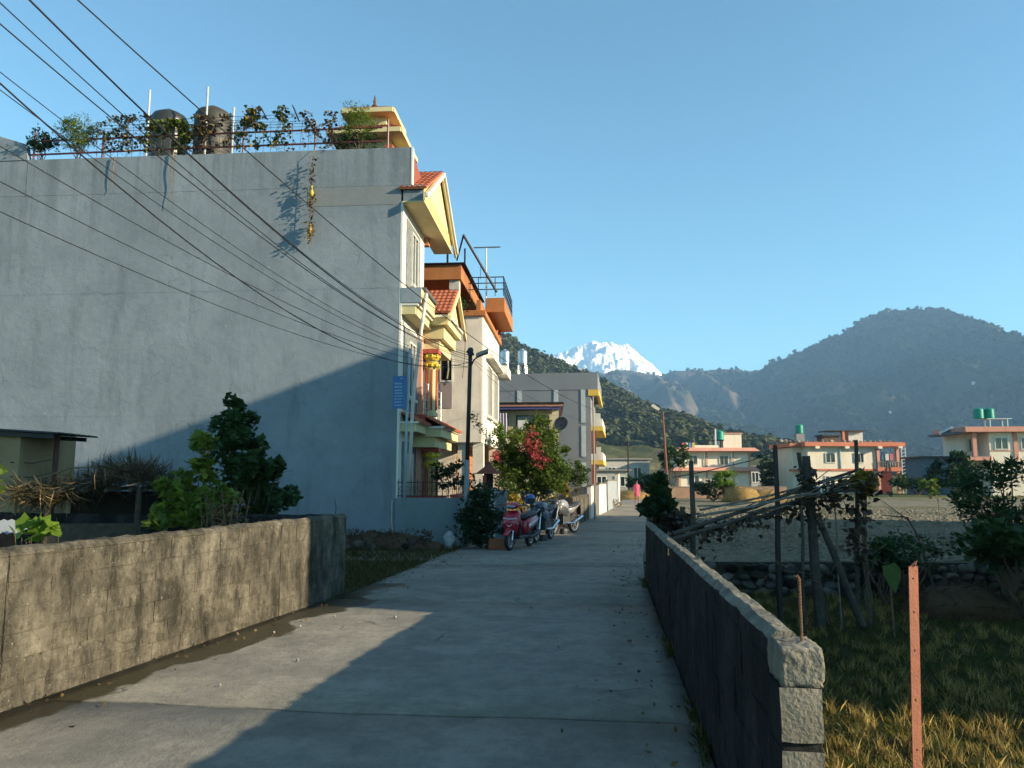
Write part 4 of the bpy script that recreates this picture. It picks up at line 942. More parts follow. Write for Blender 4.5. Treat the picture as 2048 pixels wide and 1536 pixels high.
box('stair_tower', mk('pale_render', (.60, .60, .54), rough=.9, bump=0), hF, 6.6, 8.4, 3, 5.2, 6.052, 7.55); box('roof_slab', M_iron, hF, 3.9, 8.6, 2.4, 5.4, 7.552, 7.66); box('roof_post', M_coral, hF, 5.6, 5.9, 2.5, 2.8, 6.052, 7.55); box('roof_hut', mk('brown_hut', (.12, .08, .06), rough=.9), hF, 3.2, 5.2, 2.6, 4.4, 6.052, 6.9); box('hut_roof', M_iron, hF, 3.0, 5.4, 2.4, 4.6, 6.902, 7.1)
box('tank_tower', mk('tower_render', (.26, .26, .25), rough=.9), hF, -.75, .25, 1.2, 2.0, 6.052, 7.15)
mb = MB()
for i in range(26):
    x = -3 + i * .55 + random.uniform(-.2, .2)
    mb.ball((x, .2 + random.uniform(0, .4), 6.2), (random.uniform(.1, .3), .2, random.uniform(.1, .25)), sub=1, jit=.2)
mb.build('roof_clutter', mk('clutter', (.40, .36, .3), (.16, .13, .11), scale=1.5, rough=.9), hF)
mb = MB()
for i in range(10): mb.box(8.4 + i * .3, 8.44 + i * .3, -.25, -.2, 3.1, 3.7)
mb.box(8.3, 11.3, -.26, -.19, 3.7, 3.76); mb.build('balcony_rail', M_steel, hF)
tank('water_tank', (35.2 - .28, 93.6, 7.08), .46, .95, M_green, 'green water tank on a grey tower above the coral-banded house', 14, 5, 'green roof tanks', .2)
ladder = empty('lattice_mast', (35.2 + 11.3, 91.6, -.1), 0, 'white lattice ladder mast at the balcony end of the coral-banded house', 'mast')
mb = MB()
for s in (-1, 1): mb.bar((s * .3 - .1, 0, 0), (s * .22 - .1, 0, 5.4), .09)
for k in range(13): mb.bar((-.38, 0, .3 + k * .4), (.2, 0, .5 + k * .4), .06)
mb.build('lattice', plain('mast_white', (.55, .6, .65), .5), ladder)
# G
hG = empty('villa', (47.6, 80, -.1), R(-4), 'cream two-storey house with pink roof band and twin green tanks, right edge', 'house')
box('wall', M_creamE, hG, 0, 14, 2, 6, 0, 6.5); box('wall', M_creamE, hG, 1.8, 14, 0, 1.99, 0, 6.5)
box('eave', M_pinkband, hG, -.9, 15, -.9, 6.3, 6.52, 7.05); box('porch_roof', mk('slate_sheet', (.12, .12, .14), rough=.7), hG, -1.7, -.92, -.3, 5.6, 6.3, 6.55); box('balcony_floor', M_pinkband, hG, -.6, 1.79, -.3, 1.98, 3.6, 4.0)
for x in (0.0, 4.2, 9.0): box('pilaster', M_pinkband, hG, x, x + .4, (-.35 if x == 0 else -.1), (.0 if x == 0 else -.002), 4.0 if x == 0 else 3.6, 6.5)
box('wall_band', M_pinkband, hG, 1.8, 14, -.05, -.001, 4.55, 4.66)
for x in (2.4, 5.0, 7.0, 10): pane_window(hG, x, x + 1.2, 0, 4.8, 5.9)
pane_window(hG, .5, 1.6, 2, 4.6, 5.9)
box('annexe', mk('blue_shed', (.10, .15, .19), rough=.8), hG, -4.2, -1.2, 2, 6, 0, 3.9); box('annexe_roof', M_iron, hG, -4.6, -1.0, 1.6, 6.4, 3.92, 4.1)
mb = MB()
for x in (3.6, 5.4): mb.box(x, x + .12, 3, 3.12, 7.052, 8.1); mb.box(x, x + .12, 4, 4.12, 7.052, 8.1)
mb.box(3.3, 5.9, 2.9, 4.3, 8.102, 8.18); mb.build('tank_stand', M_steel, hG)
for x, lab in ((4.0, 'left of the twin green water tanks on the right-edge house'), (5.15, 'right of the twin green water tanks on the right-edge house')): tank('water_tank', (46.6 + x, 83.3, 8.08), .5, 1.0, M_green, lab, 14, 5, 'green roof tanks', .2)
MB().tube([(-1.9, 2.5, 6.55), (-.6, 2.5, 7.15)], .22, 10).build('solar_heater', M_steel, hG)
# low sheds, walls and roofs at the end of the lane
hs = [(P(1222, 990, 88), 4.2, 2.4, 2.6, (.42, .40, .36), 'low grey shed with flat roof at the far end of the lane'), (P(1250, 990, 105), 7, 4, 4.3, (.50, .47, .42), 'pale flat-roofed building beyond the end of the lane'), (P(1530, 985, 120), 6, 5, 3.6, (.38, .36, .35), 'grey house between the two banded villas')]
for i, (p, w_, d_, h_, c, lab) in enumerate(hs):
    r_ = empty('low_house', (p.x, p.y, -.1), R(3 * i), lab, 'house'); mt = mk('shed_render_%d' % i, c, rough=.9, bump=0)
    box('wall', mt, r_, -w_/2, w_/2, 0, d_, 0, h_); box('roof', mk('shed_roof_%d' % i, tuple(v * .55 for v in c), rough=.9, bump=0), r_, -w_/2 - .3, w_/2 + .3, -.3, d_ + .3, h_ + .002, h_ + .2)
    for k in range(2): pane_window(r_, -w_/4 + k * w_/2 - .5, -w_/4 + k * w_/2 + .5, 0, h_ * .35, h_ * .75)
br = P(1895, 985, 84)
# lane-side walls beyond the parked bikes
def lane_wall(p0, p1, h, mt, label, name='lane_wall', th=.16, blocks=False):
    if blocks:
        r_ = empty(name, (0, 0, 0), 0, label, 'wall'); wall_path(r_, p0, p1, h, h, -.05, th, mt, M_mortarL, seed=int(p0[1]), bl=.42, bh=.22); return r_
    a = Vector((*p0, 0)); b_ = Vector((*p1, 0)); d = b_ - a; r_ = empty(name, a, math.atan2(d.y, d.x), label, 'wall')
    box('wall', mt, r_, 0, d.length, -th/2, th/2, -.05, h); box('coping', M_cap, r_, -.03, d.length + .03, -th/2 - .03, th/2 + .03, h + .002, h + .07); return r_
lane_wall((1.95, 26.0), (3.05, 31.6), 1.0, M_blockL, 'short block wall beyond the silver motorcycle, partly sunlit', blocks=True)
lane_wall((3.15, 31.8), (3.45, 33.5), 1.3, M_offwhite, 'pale plastered wall piece between block wall and grey gate')
lane_wall((3.9, 35.5), (4.6, 38.6), 1.35, M_offwhite, 'white gate pier wall before the grey gate panel')
lane_wall((4.75, 39.2), (6.3, 47), 1.5, mk('grey_gate', (.34, .37, .39), rough=.7, bump=0), 'smooth grey boundary panel far along the left of the lane')
lane_wall((6.4, 47.3), (6.75, 49.2), 1.9, M_offwhite, 'white end pier of the far boundary wall')
lane_wall((11.5, 66), (24, 68), .9, mk('far_brick', (.30, .19, .13), (.22, .14, .10), rough=.9, scale=2), 'low brown wall across the far end of the lane')

# buildings to the right, outside the picture: their shadows fall across the lane and the fields
for nm, x0, x1, y0, y1, h, lab in (('apartment_block', 14, 24, 4.1, 14.1, 11.0, 'four-storey rendered block right of the lane, beyond the picture edge'), ('apartment_block', 24, 33, 11.9, 26.0, 8.1, 'second rendered block further right beyond the picture edge')):
    r_ = empty(nm, (x0, y0, -.7), 0, lab, 'house'); box('wall', M_creamE, r_, 0, x1 - x0, 0, y1 - y0, 0, h + .2); box('parapet', M_coral, r_, -.01, x1 - x0 + .01, -.01, y1 - y0 + .01, h + .202, h + .7)
    for k in range(3):
        for z in (1.2, 4.0, 6.4): window(r_, 1 + k * 3, 2.2 + k * 3, z, z + 1.3, 2, x=-.055)
# ================================================================== vegetation
LEAF = np.array([[0, 0, 0], [.36, .42, .05], [0, 1, -.06], [-.36, .42, .05]], float)              # one leaf: two folded triangles pairs
LEAF_F = np.array([[0, 1, 2, 3]])
def rand_rot(n, up=.5):
    a = RNG.uniform(0, 2*np.pi, n); el = np.arcsin(np.clip(RNG.normal(up, .45, n), -1, 1)); ro = RNG.uniform(-1.0, 1.0, n)
    f = np.stack([np.cos(a)*np.cos(el), np.sin(a)*np.cos(el), np.sin(el)], 1)            # leaf axis
    s = np.stack([-np.sin(a), np.cos(a), np.zeros(n)], 1); u = np.cross(s, f)
    s2 = s*np.cos(ro)[:, None] + u*np.sin(ro)[:, None]; u2 = np.cross(s2, f)
    return s2, f, u2
def leaves(pos, size, mt, name, parent, wid=1.0, up=.1, var=.35, kind=None, shape=None):
    sh = LEAF if shape is None else shape; n = len(pos); k = len(sh)
    s, f, u = rand_rot(n, up); sz = size * RNG.uniform(1 - var, 1 + var, n)[:, None]
    V = np.concatenate([(pos + sz * (s * p[0] * wid + f * p[1] + u * p[2]))[:, None, :] for p in sh], 1).reshape(-1, 3)
    F = np.arange(n * k).reshape(n, k)
    return npmesh(name, V, F, mt, parent, kind=kind)
LOBED = np.array([[0, 0, 0], [.45, -.05, .04], [.5, .45, .02], [.25, .62, 0], [0, 1, -.08], [-.25, .62, 0], [-.5, .45, .02], [-.45, -.05, .04]], float)
NARROW = np.array([[0, 0, 0], [.16, .45, .04], [0, 1, -.1], [-.16, .45, .04]], float)
def clump_points(clumps, dens):
    out = []
    for (c, r, n) in clumps:
        n = int(n * dens); d = RNG.normal(size=(n, 3)); d /= np.linalg.norm(d, axis=1)[:, None]
        rad = RNG.uniform(.45, 1.0, n) ** .6
        wob = 1 + .28 * np.sin(d[:, 0]*5 + c[0]*3) * np.sin(d[:, 1]*4 + c[1]) + .16 * np.sin(d[:, 2]*9 + c[0])
        out.append(np.array(c) + d * (rad * wob)[:, None] * np.array(r))
    return np.concatenate(out)
def sub_clumps(c, r, n, rs, per):
    """scatter n small clumps through an ellipsoid"""
    out = []
    for i in range(n):
        d = RNG.normal(size=3); d /= np.linalg.norm(d); q = RNG.uniform(.25, 1.0) ** .5
        q *= 1.22 if RNG.uniform() < .22 else 1.0; s = rs * RNG.uniform(.45, 1.5); out.append((tuple(np.array(c) + d * q * np.array(r)), (s, s, s * .8), per))
    return out
M_bark = mk('bark', (.15, .11, .075), (.09, .07, .05), rough=.95, scale=12, bump=.5, bscale=40)
M_dry = mk('dry_stem', (.24, .18, .10), (.14, .10, .06), rough=.95, scale=15, bump=.3)
G_dark = leafmat('leaf_dark', (.012, .035, .014), (.03, .075, .025), (.07, .12, .035))
G_shrub = leafmat('leaf_shrub', (.018, .05, .014), (.05, .105, .028), (.10, .16, .04))
G_mid = leafmat('leaf_mid', (.025, .06, .012), (.075, .13, .024), (.18, .21, .04))
G_light = leafmat('leaf_light', (.08, .15, .018), (.22, .30, .035), (.40, .38, .05), trans=.45)
G_boug = leafmat('leaf_bougainvillea', (.05, .10, .018), (.15, .22, .035), (.32, .33, .06), trans=.45)
G_lime = leafmat('leaf_lime', (.12, .22, .02), (.22, .34, .035), (.36, .40, .05), trans=.5)
G_yel = leafmat('leaf_yellow', (.20, .15, .02), (.40, .28, .03), (.55, .42, .05), trans=.45)
G_dead = leafmat('leaf_dead', (.025, .018, .012), (.075, .05, .028), (.14, .10, .05), trans=.15)
G_dry = leafmat('straw', (.16, .105, .04), (.34, .24, .09), (.5, .38, .16), trans=.2)
G_pink = leafmat('petal_red', (.42, .06, .07), (.60, .13, .14), (.68, .28, .24), trans=.4)
def stems(parent, base, tips, r0=.02, mt=M_bark, name='stem', sway=.15):
    mb = MB()
    for t in tips:
        b_ = Vector(base[random.randrange(len(base))]) if isinstance(base, list) else Vector(base); t = Vector(t); k = 5
        pts = [b_.lerp(t, i/k) + Vector((random.uniform(-1, 1), random.uniform(-1, 1), random.uniform(-.4, .4))) * sway * math.sin(math.pi*i/k) * .5 for i in range(k+1)]
        mb.tube(pts, [r0 * (1 - .75*i/k) for i in range(k+1)], 5)
    return mb.build(name, mt, parent)
def bush(name, label, cat, base, clumps, size, mt, dens=1.0, wid=1.0, shape=None, group=None, tw=10, r0=.02, extra=(), up=.1):
    base = Vector(base); r_ = empty(name, base, 0, label, cat, group); off = np.array(base)
    pts = clump_points(clumps, dens) - off
    leaves(pts, size, mt, 'foliage', r_, wid, up, shape=shape)
    tips = [Vector(c[0]) - base for c in random.sample(list(clumps), min(tw, len(clumps)))]
    stems(r_, (0, 0, 0), tips, r0)
    for (cl, sz, m2, nm) in extra: leaves(clump_points(cl, 1) - off, sz, m2, nm, r_, 1.0, .2)
    return r_
# --- left yard
c = P(490, 930, 12.9)
cl = sub_clumps((c.x, c.y, 1.75), (.66, .5, .85), 44, .2, 70) + sub_clumps((c.x - .12, c.y, 2.5), (.32, .25, .42), 18, .14, 45) + sub_clumps((c.x + .5, c.y, 1.5), (.34, .3, .65), 22, .17, 50)
bush('shrub', 'tall dark green shrub in the yard against the grey house wall', 'shrub', (c.x, c.y, -.05), cl, .095, G_shrub, shape=LOBED, tw=24, r0=.02)
c = P(385, 980, 11.6)
cl = sub_clumps((c.x, c.y, 1.35), (.48, .3, .42), 26, .17, 60) + sub_clumps((c.x + .12, c.y, 1.95), (.09, .09, .28), 7, .10, 36) + sub_clumps((c.x - .15, c.y - .25, 1.1), (.3, .2, .25), 10, .14, 45)
bush('vine_bush', 'sunlit yellow-green climbing vine behind the left block wall', 'vine', (c.x, c.y, -.05), cl, .105, G_light, shape=LOBED, tw=12, r0=.02, extra=[(sub_clumps((c.x + .12, c.y, 2.0), (.1, .08, .25), 4, .09, 24), .06, G_yel, 'yellow_leaves')])
c = P(455, 1030, 11.2)
r_ = empty('dry_stalks', (c.x, c.y, -.05), 0, 'bundle of dry brown stalks between the two shrubs by the wall', 'stalks')
mb = MB()
for i in range(60):
    x, y = random.gauss(0, .14), random.gauss(0, .08); h = random.uniform(.9, 1.55); mb.tube([(x, y, 0), (x + random.gauss(0, .06), y, h * .6), (x + random.gauss(0, .14), y + random.gauss(0, .08), h)], [.008, .006, .003], 4)
mb.build('stalks', M_dry, r_); leaves(RNG.normal((0, 0, 1.15), (.15, .09, .22), (150, 3)), .075, leafmat('leaf_brown', (.10, .05, .02), (.25, .14, .05), (.36, .22, .09)), 'leaves', r_)
c = P(80, 1085, 7.6)
r_ = empty('squash_plant', (c.x, c.y, 0), 0, 'bright green broad-leaved squash plant peeping over the left wall', 'plant')
pts = np.array([(RNG.normal(0, .13), RNG.normal(0, .08), 1.06 + RNG.uniform(-.03, .13)) for _ in range(26)]); leaves(pts, .12, G_lime, 'leaves', r_, 1.15, .35, shape=LOBED)
stems(r_, (0, 0, 0), [Vector(p) for p in pts[:10]], .006, M_dry)
c = P(4, 930, 9.5)
bush('potted_vine', 'thin vine with sparse leaves at the left picture edge', 'vine', (c.x - .1, c.y, 0), sub_clumps((c.x - .18, c.y, 1.6), (.14, .12, .6), 9, .1, 12), .09, G_light, shape=LOBED, tw=6, r0=.012)
# straw-roofed pen
c = P(225, 1010, 12.3); pn = empty('straw_pen', (c.x, c.y, -.05), R(6), 'low animal pen roofed with a shaggy heap of dry straw and twigs', 'pen')
M_wood = mk('old_wood', (.11, .085, .06), (.06, .048, .036), rough=.95, scale=14, bump=.5, bscale=50)
for sx in (-.75, .55):
    for sy in (-.45, .45): MB().tube([(sx, sy, 0), (sx + random.uniform(-.03, .03), sy, 1.5)], .045, 7).build('post', M_wood, pn)
for k in range(6): MB().bar((-.9 + k * .34, -.6, 1.48), (-.88 + k * .34, .6, 1.52), .05).build('rafter', M_wood, pn)
MB().box(-.8, .62, .4, .46, 0, 1.45).build('back_board', mk('pen_board', (.035, .028, .02), rough=1), pn); MB().box(.5, .56, -.4, .4, 0, 1.45).build('side_board', MATS['pen_board'], pn)
MB().box(-.8, .62, -.48, -.44, 0, .98).build('front_board', M_wood, pn)
n = 3200; px_ = RNG.uniform(-1.25, .85, n); hump = 1.52 + .34 * np.exp(-((px_ - .25) / .55) ** 2)
pos = np.stack([px_, RNG.normal(0, .34, n), hump - RNG.uniform(0, .17, n)], 1)
leaves(pos, .36, leafmat('thatch', (.045, .035, .022), (.12, .09, .045), (.30, .215, .09), trans=.1), 'thatch', pn, .06, .0, kind='stuff')
n = 500; leaves(np.stack([RNG.uniform(-1.35, -.45, n), RNG.normal(-.15, .3, n), RNG.uniform(1.34, 1.52, n)], 1), .3, G_dry, 'loose_straw', pn, .07, -.25, kind='stuff')
mb = MB()
for k in range(34):
    a = (random.uniform(-.2, .7), random.uniform(-.4, .4), 1.62); mb.tube([a, (a[0] - random.uniform(.1, .4), a[1], 1.75 + random.uniform(-.05, .2)), (a[0] + random.uniform(-.7, .4), a[1] + .1, 1.6 + random.uniform(0, .35))], [.008, .006, .002], 4)
mb.tube([(.1, -.1, 1.86), (-.6, -.15, 1.82), (-1.5, -.3, 1.45)], [.012, .014, .016], 6); mb.build('twigs', M_dry, pn)
# lean-to shed on the far left
c = P(105, 1010, 13.0); sh = empty('lean_to', (c.x, c.y, -.05), R(2), 'lean-to shed with dark sheet roof and tan wall at the far left', 'shed')
zr = P(105, 866, 13).z; M_sheet = mk('rusty_sheet', (.05, .045, .042), (.03, .026, .025), rough=.6, scale=4, bump=.1, metal=.2)
mb = MB()
for k in range(13):
    y0 = -.65 + k * .1; mb.loft([[(-4.5, y0, zr + .28), (-4.5, y0 + .05, zr + .31), (-4.5, y0 + .1, zr + .28)], [(.36, y0, zr + .0), (.36, y0 + .05, zr + .03), (.36, y0 + .1, zr + .0)]], closed=False, cap=False)
mb.build('roof', M_sheet, sh); MB().bar((-4.4, -.55, zr + .22), (.25, -.55, zr - .04), .06, .07).build('purlin', M_iron, sh); MB().bar((-4.4, .5, zr + .22), (.22, .5, zr - .04), .06, .07).build('purlin', M_iron, sh)
MB().tube([(0, -.05, 0), (.03, -.05, zr + .0)], .045, 8).build('post', mk('rust_post', (.12, .05, .04), (.07, .035, .03), rough=.8), sh)
wall_x = P(42, 950, 12.6).x - c.x; MB().box(-4.4, wall_x, -.5, 1.2, 0, zr + .05).build('wall', mk('tan_render', (.33, .25, .14), (.26, .19, .10), rough=.9, scale=2, bump=.2), sh)
for z in (1.75, 1.98): MB().tube([(wall_x - .1, -.55, z - .06), (-.25, -.2, z - .07), (0, -.05, z)], .008, 5).build('tie_wire', M_iron, sh)
wall_path(empty('yard_wall', (0, 0, 0), 0, 'low dark block wall inside the yard behind the left wall', 'wall'), (c.x - .35, 12.0), (c.x + 2.9, 11.95), 1.08, 1.05, 0, .12, M_blockR, M_blockR, seed=8)
mt_ = P(30, 1045, 7.9); o = MB(); 
for k in range(10): o.loft([[(-.5 + k*.075, -.3, 0), (-.4625 + k*.075, -.3, .02), (-.425 + k*.075, -.3, 0)], [(-.5 + k*.075, .4, .1), (-.4625 + k*.075, .4, .12), (-.425 + k*.075, .4, .1)]], closed=False, cap=False)
o = o.build('roofing_sheet', mk('galvanised', (.42, .45, .47), (.34, .36, .37), rough=.4, metal=.5, bump=0), None, loc=(mt_.x - .25, 8.1, 1.05), rot=(0, 0, R(10))); tag(o, 'loose corrugated metal sheet lying behind the left wall', 'metal sheet')
# --- roof garden of the grey house
def roof_plant(px, py, w_, h_, n, mt, sz, name, label, dy=.1, **kw):
    q = FA.ony(px, py, dy); b_ = FA.w(q.x, dy, 0); cl = sub_clumps((b_.x, b_.y, q.z), (w_, .22, h_), int(n * 1.5), .15, 48)
    return bush(name, label, 'plant', (b_.x, b_.y, 10.1), cl, sz, mt, tw=8, r0=.012, **kw)
roof_plant(85, 285, .30, .28, 16, G_dark, .07, 'rooftop_plant', 'dark bushy plant at the left end of the roof parapet')
roof_plant(158, 270, .46, .55, 40, G_light, .075, 'rooftop_plant', 'tall yellow-green bush growing by the roof railing', shape=NARROW)
def net_vine(x0, x1, y0, y1, n, sz, thr, parts, label, dy=.05, seed=0.):
    """creeper spread unevenly over the net: leaves only where its growth is dense"""
    a, b_ = FA.ony(x0, y1, dy), FA.ony(x1, y0, dy); base = FA.w((a.x + b_.x) / 2, dy, 10.15); r_ = empty('rooftop_vine', base, 0, label, 'vine')
    u, v = RNG.uniform(0, 1, n), RNG.uniform(0, 1, n) ** .8; X = a.x + (b_.x - a.x) * u; Z = a.z + (b_.z - a.z) * v
    k = np.array([fbm(x * 2.3 + seed, z * 2.6, seed, 4) > thr for x, z in zip(X, Z)]); X, Z = X[k], Z[k]; n = len(X); off = np.array(base)
    pts = np.array([tuple(FA.w(x, dy + RNG.normal(0, .06), z)) for x, z in zip(X, Z)]) - off; pick = RNG.uniform(0, 1, n); lo = 0
    for fr, mt, nm in parts:
        m_ = (pick >= lo) & (pick < lo + fr); lo += fr
        if m_.sum(): leaves(pts[m_], sz, mt, nm, r_, .85, -.35, shape=LOBED)
    mb = MB()
    for q in pts[RNG.integers(0, n, 34)]: mb.tube([Vector(q), Vector(q) + Vector((random.gauss(0, .12), 0, -random.uniform(.05, .3))), Vector(q) + Vector((random.gauss(0, .2), 0, -random.uniform(.2, .55)))], .004, 4)
    mb.build('stems', M_dry, r_, kind='stuff'); return r_
net_vine(190, 300, 228, 308, 1500, .07, .02, ((.45, G_dead, 'dead_leaves'), (.2, G_dry, 'dry_leaves'), (.35, G_mid, 'leaves')), 'long withered creeper on the roof net left of the black tanks', seed=1.)
net_vine(290, 388, 236, 304, 1700, .08, -.06, ((.62, G_light, 'leaves'), (.38, G_dead, 'dead_leaves')), 'half withered vine draped on the net before the glossy black tank', seed=2.)
net_vine(386, 462, 228, 306, 1100, .075, .0, ((.75, G_dead, 'dead_leaves'), (.25, G_dry, 'dry_leaves')), 'brown dead vine on the net before the ribbed tank', seed=3.)
net_vine(470, 575, 212, 302, 1700, .085, .06, ((.6, G_mid, 'leaves'), (.25, G_yel, 'yellow_leaves'), (.15, G_dead, 'dead_leaves')), 'green and yellow gourd vine hanging on the roof net', seed=4.)
net_vine(575, 672, 222, 302, 1300, .065, .08, ((.7, G_dead, 'dead_leaves'), (.3, G_dry, 'dry_leaves')), 'withered grey-brown creeper at the right end of the roof net', seed=5.)
roof_plant(718, 245, .46, .45, 34, G_light, .065, 'rooftop_plant', 'dense sunlit bush in front of the roof pavilion', shape=NARROW, extra=[(sub_clumps(tuple(FA.w(FA.ony(715, 275, .2).x, .2, 10.45)), (.6, .2, .25), 18, .16, 36), .07, G_dark, 'lower_leaves')])
for px, py0, py1, lab in ((592, 212, 242, 'right'), (528, 215, 238, 'left')):
    a, b_ = FA.ony(px - 6, py0, .03), FA.ony(px + 6, py1, .03); o = MB().bar((0, 0, 0), FA.w(b_.x, .03, b_.z) - FA.w(a.x, .03, a.z), .13, .02).build('black_rag', M_iron, loc=FA.w(a.x, .03, a.z)); tag(o, 'black plastic strip tied to the roof net, %s one' % lab, 'rag')
tw_ = empty('bare_twigs', FA.w(FA.ony(478, 205, .3).x, .3, 10.9), 0, 'pale bare twigs rising above the roof net', 'twigs')
stems(tw_, (0, 0, -.4), [(random.uniform(-.25, .3), random.uniform(-.1, .1), random.uniform(.1, .5)) for _ in range(22)], .006, plain('twig_grey', (.26, .22, .22), .9))
for i, (px, y0, y1) in enumerate(((228, 320, 385), (346, 315, 415))):
    a = FA.ony(px, y0, -.05); b_ = FA.ony(px - 6, y1, -.05); r_ = empty('hanging_root', FA.w(a.x, -.06, a.z), 0, ('thin' if i == 0 else 'longer thin') + ' dry stem hanging down the grey wall below the roof plants', 'stem')
    MB().tube([(random.uniform(-.03, .03), 0, (b_.z - a.z) * t) for t in np.linspace(-.1, 1, 8)], [.016, .014, .012, .01, .01, .008, .006, .004], 5).build('stem', M_dry, r_)
# strand of drying gourds and corn hanging on the side wall
q = FA.ony(626, 325, -.14); g = empty('gourd_strand', FA.w(q.x, -.13, 10.1), R(FA.deg), 'strand of drying yellow gourds and dead leaves hanging on the grey wall', 'gourd strand')
zt = q.z - 10.1; MB().tube([(0, .1, .1), (0, 0, -.1), (.01, 0, -1.2), (-.03, 0, -2.5)], .006, 5).build('string', M_dry, g)
leaves(np.stack([RNG.normal(0, .035, 190), RNG.normal(-.03, .05, 190), RNG.uniform(-2.5, -.2, 190)], 1), .075, G_dead, 'leaves', g, .8, -.6)
leaves(np.stack([RNG.normal(0, .03, 150), RNG.normal(-.03, .04, 150), RNG.choice([-2.2, -1.15, -1.45, -2.05], 150) + RNG.normal(0, .12, 150)], 1), .08, G_yel, 'dry_leaves', g, .8, -.6)
for z, c1 in ((-1.12, (.46, .36, .05)), (-2.12, (.36, .21, .06))): MB().lathe([(.01, z + .16), (.03, z + .11), (.035, z + .03), (.06, z - .05), (.055, z - .12), (.015, z - .16)], (.0, -.05, 0), 10).build('gourd', mk('gourd_%d' % int(-z*100), c1, rough=.5, bump=.05), g, smooth=True)
# --- shrub and flowers by the parked bikes
c = Vector((-.72, 18.3, 0))
cl = sub_clumps((-.72, 18.25, .62), (.50, .42, .60), 50, .2, 70) + sub_clumps((-.62, 18.6, 1.15), (.4, .4, .3), 16, .18, 50)
bush('shrub', 'dark green leafy shrub at the foot of the street lamp by the red scooter', 'shrub', (-.72, 18.3, 0), cl, .085, G_dark, tw=14, r0=.02, extra=[(sub_clumps((-.6, 18.5, 1.0), (.5, .3, .4), 12, .12, 12), .05, leafmat('pale_blossom', (.3, .3, .3), (.5, .5, .48), (.6, .6, .6)), 'blossom')])
c = P(1062, 930, 26); 
cl = sub_clumps((c.x + .05, 26, 2.2), (1.0, .8, 1.15), 110, .25, 75) + sub_clumps((c.x - .75, 25.6, 2.1), (.55, .5, .6), 30, .2, 60) + sub_clumps((c.x + .35, 26.2, 3.1), (.42, .5, .6), 34, .2, 60) + sub_clumps((c.x + .6, 25.8, 1.7), (.6, .6, .6), 30, .2, 60)
bush('bougainvillea', 'large flowering bougainvillea bush with red blossoms above the parked bikes', 'bush', (c.x, 26, 0), cl, .11, G_boug, dens=1.2, tw=20, r0=.045, extra=[(sub_clumps((c.x + .02, 25.0, 2.62), (.28, .2, .55), 17, .17, 24) + sub_clumps((c.x + .3, 25.1, 2.2), (.3, .15, .3), 11, .15, 20) + sub_clumps((c.x - 1.05, 25.1, 2.35), (.25, .2, .12), 5, .1, 22), .085, G_pink, 'blossom'), (sub_clumps((c.x - .35, 25.3, 3.0), (.5, .3, .3), 8, .15, 40), .1, G_light, 'young_leaves')])
for px, py, Y, w_, h_, n_, mt, lab in ((1010, 985, 24.6, .35, .35, 16, G_mid, 'low garden plant behind the red scooter'), (1022, 1008, 23.5, .3, .22, 10, G_yel, 'small yellow-leaved plant just behind the red scooter'), (1150, 945, 27.5, .35, .55, 22, G_mid, 'green climber on the slate house wall beside the lane'), (1128, 985, 26.2, .25, .4, 14, G_yel, 'yellow drying foliage behind the silver motorcycle'), (905, 950, 21.0, .5, .4, 22, G_dark, 'dark potted shrub behind the garden railing'), (1003, 868, 25.4, .12, .35, 10, G_lime, 'lime green creeper at the corner of the white house'), (1225, 1006, 43, .55, .2, 12, G_dry, 'dry weeds along the foot of the grey boundary panel'), (1160, 950, 34.2, .5, .5, 16, G_mid, 'flowering shrub in front of the slate house')):
    q = P(px, py, Y); bush('garden_plant', lab, 'plant', (q.x, Y, 0), sub_clumps((q.x, Y, q.z), (w_, w_, h_), n_, .16, 46), .09, mt, tw=6, r0=.015)
vine = empty('wall_vine', FB.w(-.3, -.2, 2.7), 0, 'thin leafy vine running down from the lamp post to the white house corner', 'vine')
a = P(943, 830, 19); b_ = P(1000, 895, 24.2); pts = [a.lerp(b_, t) + Vector((0, 0, -.12 * math.sin(math.pi * t))) - vine.location for t in np.linspace(0, 1, 12)]
MB().tube(pts, .008, 5).build('stem', M_dry, vine); leaves(np.array([list(pts[RNG.integers(0, 12)]) for _ in range(170)]) + RNG.normal(0, .07, (170, 3)), .075, G_mid, 'leaves', vine)
v2 = empty('wall_vine', FB.w(-.5, -.1, 7.0), 0, 'dangling creeper on the white house below the orange planter', 'vine')
MB().tube([(-.1, -.05, .15), (.0, -.1, -.5), (-.05, -.08, -1.6), (-.1, -.08, -2.2)], .012, 5).build('stem', M_dry, v2); leaves(RNG.normal((-.1, -.12, .15), (.16, .08, .16), (110, 3)), .08, G_mid, 'leaves', v2)
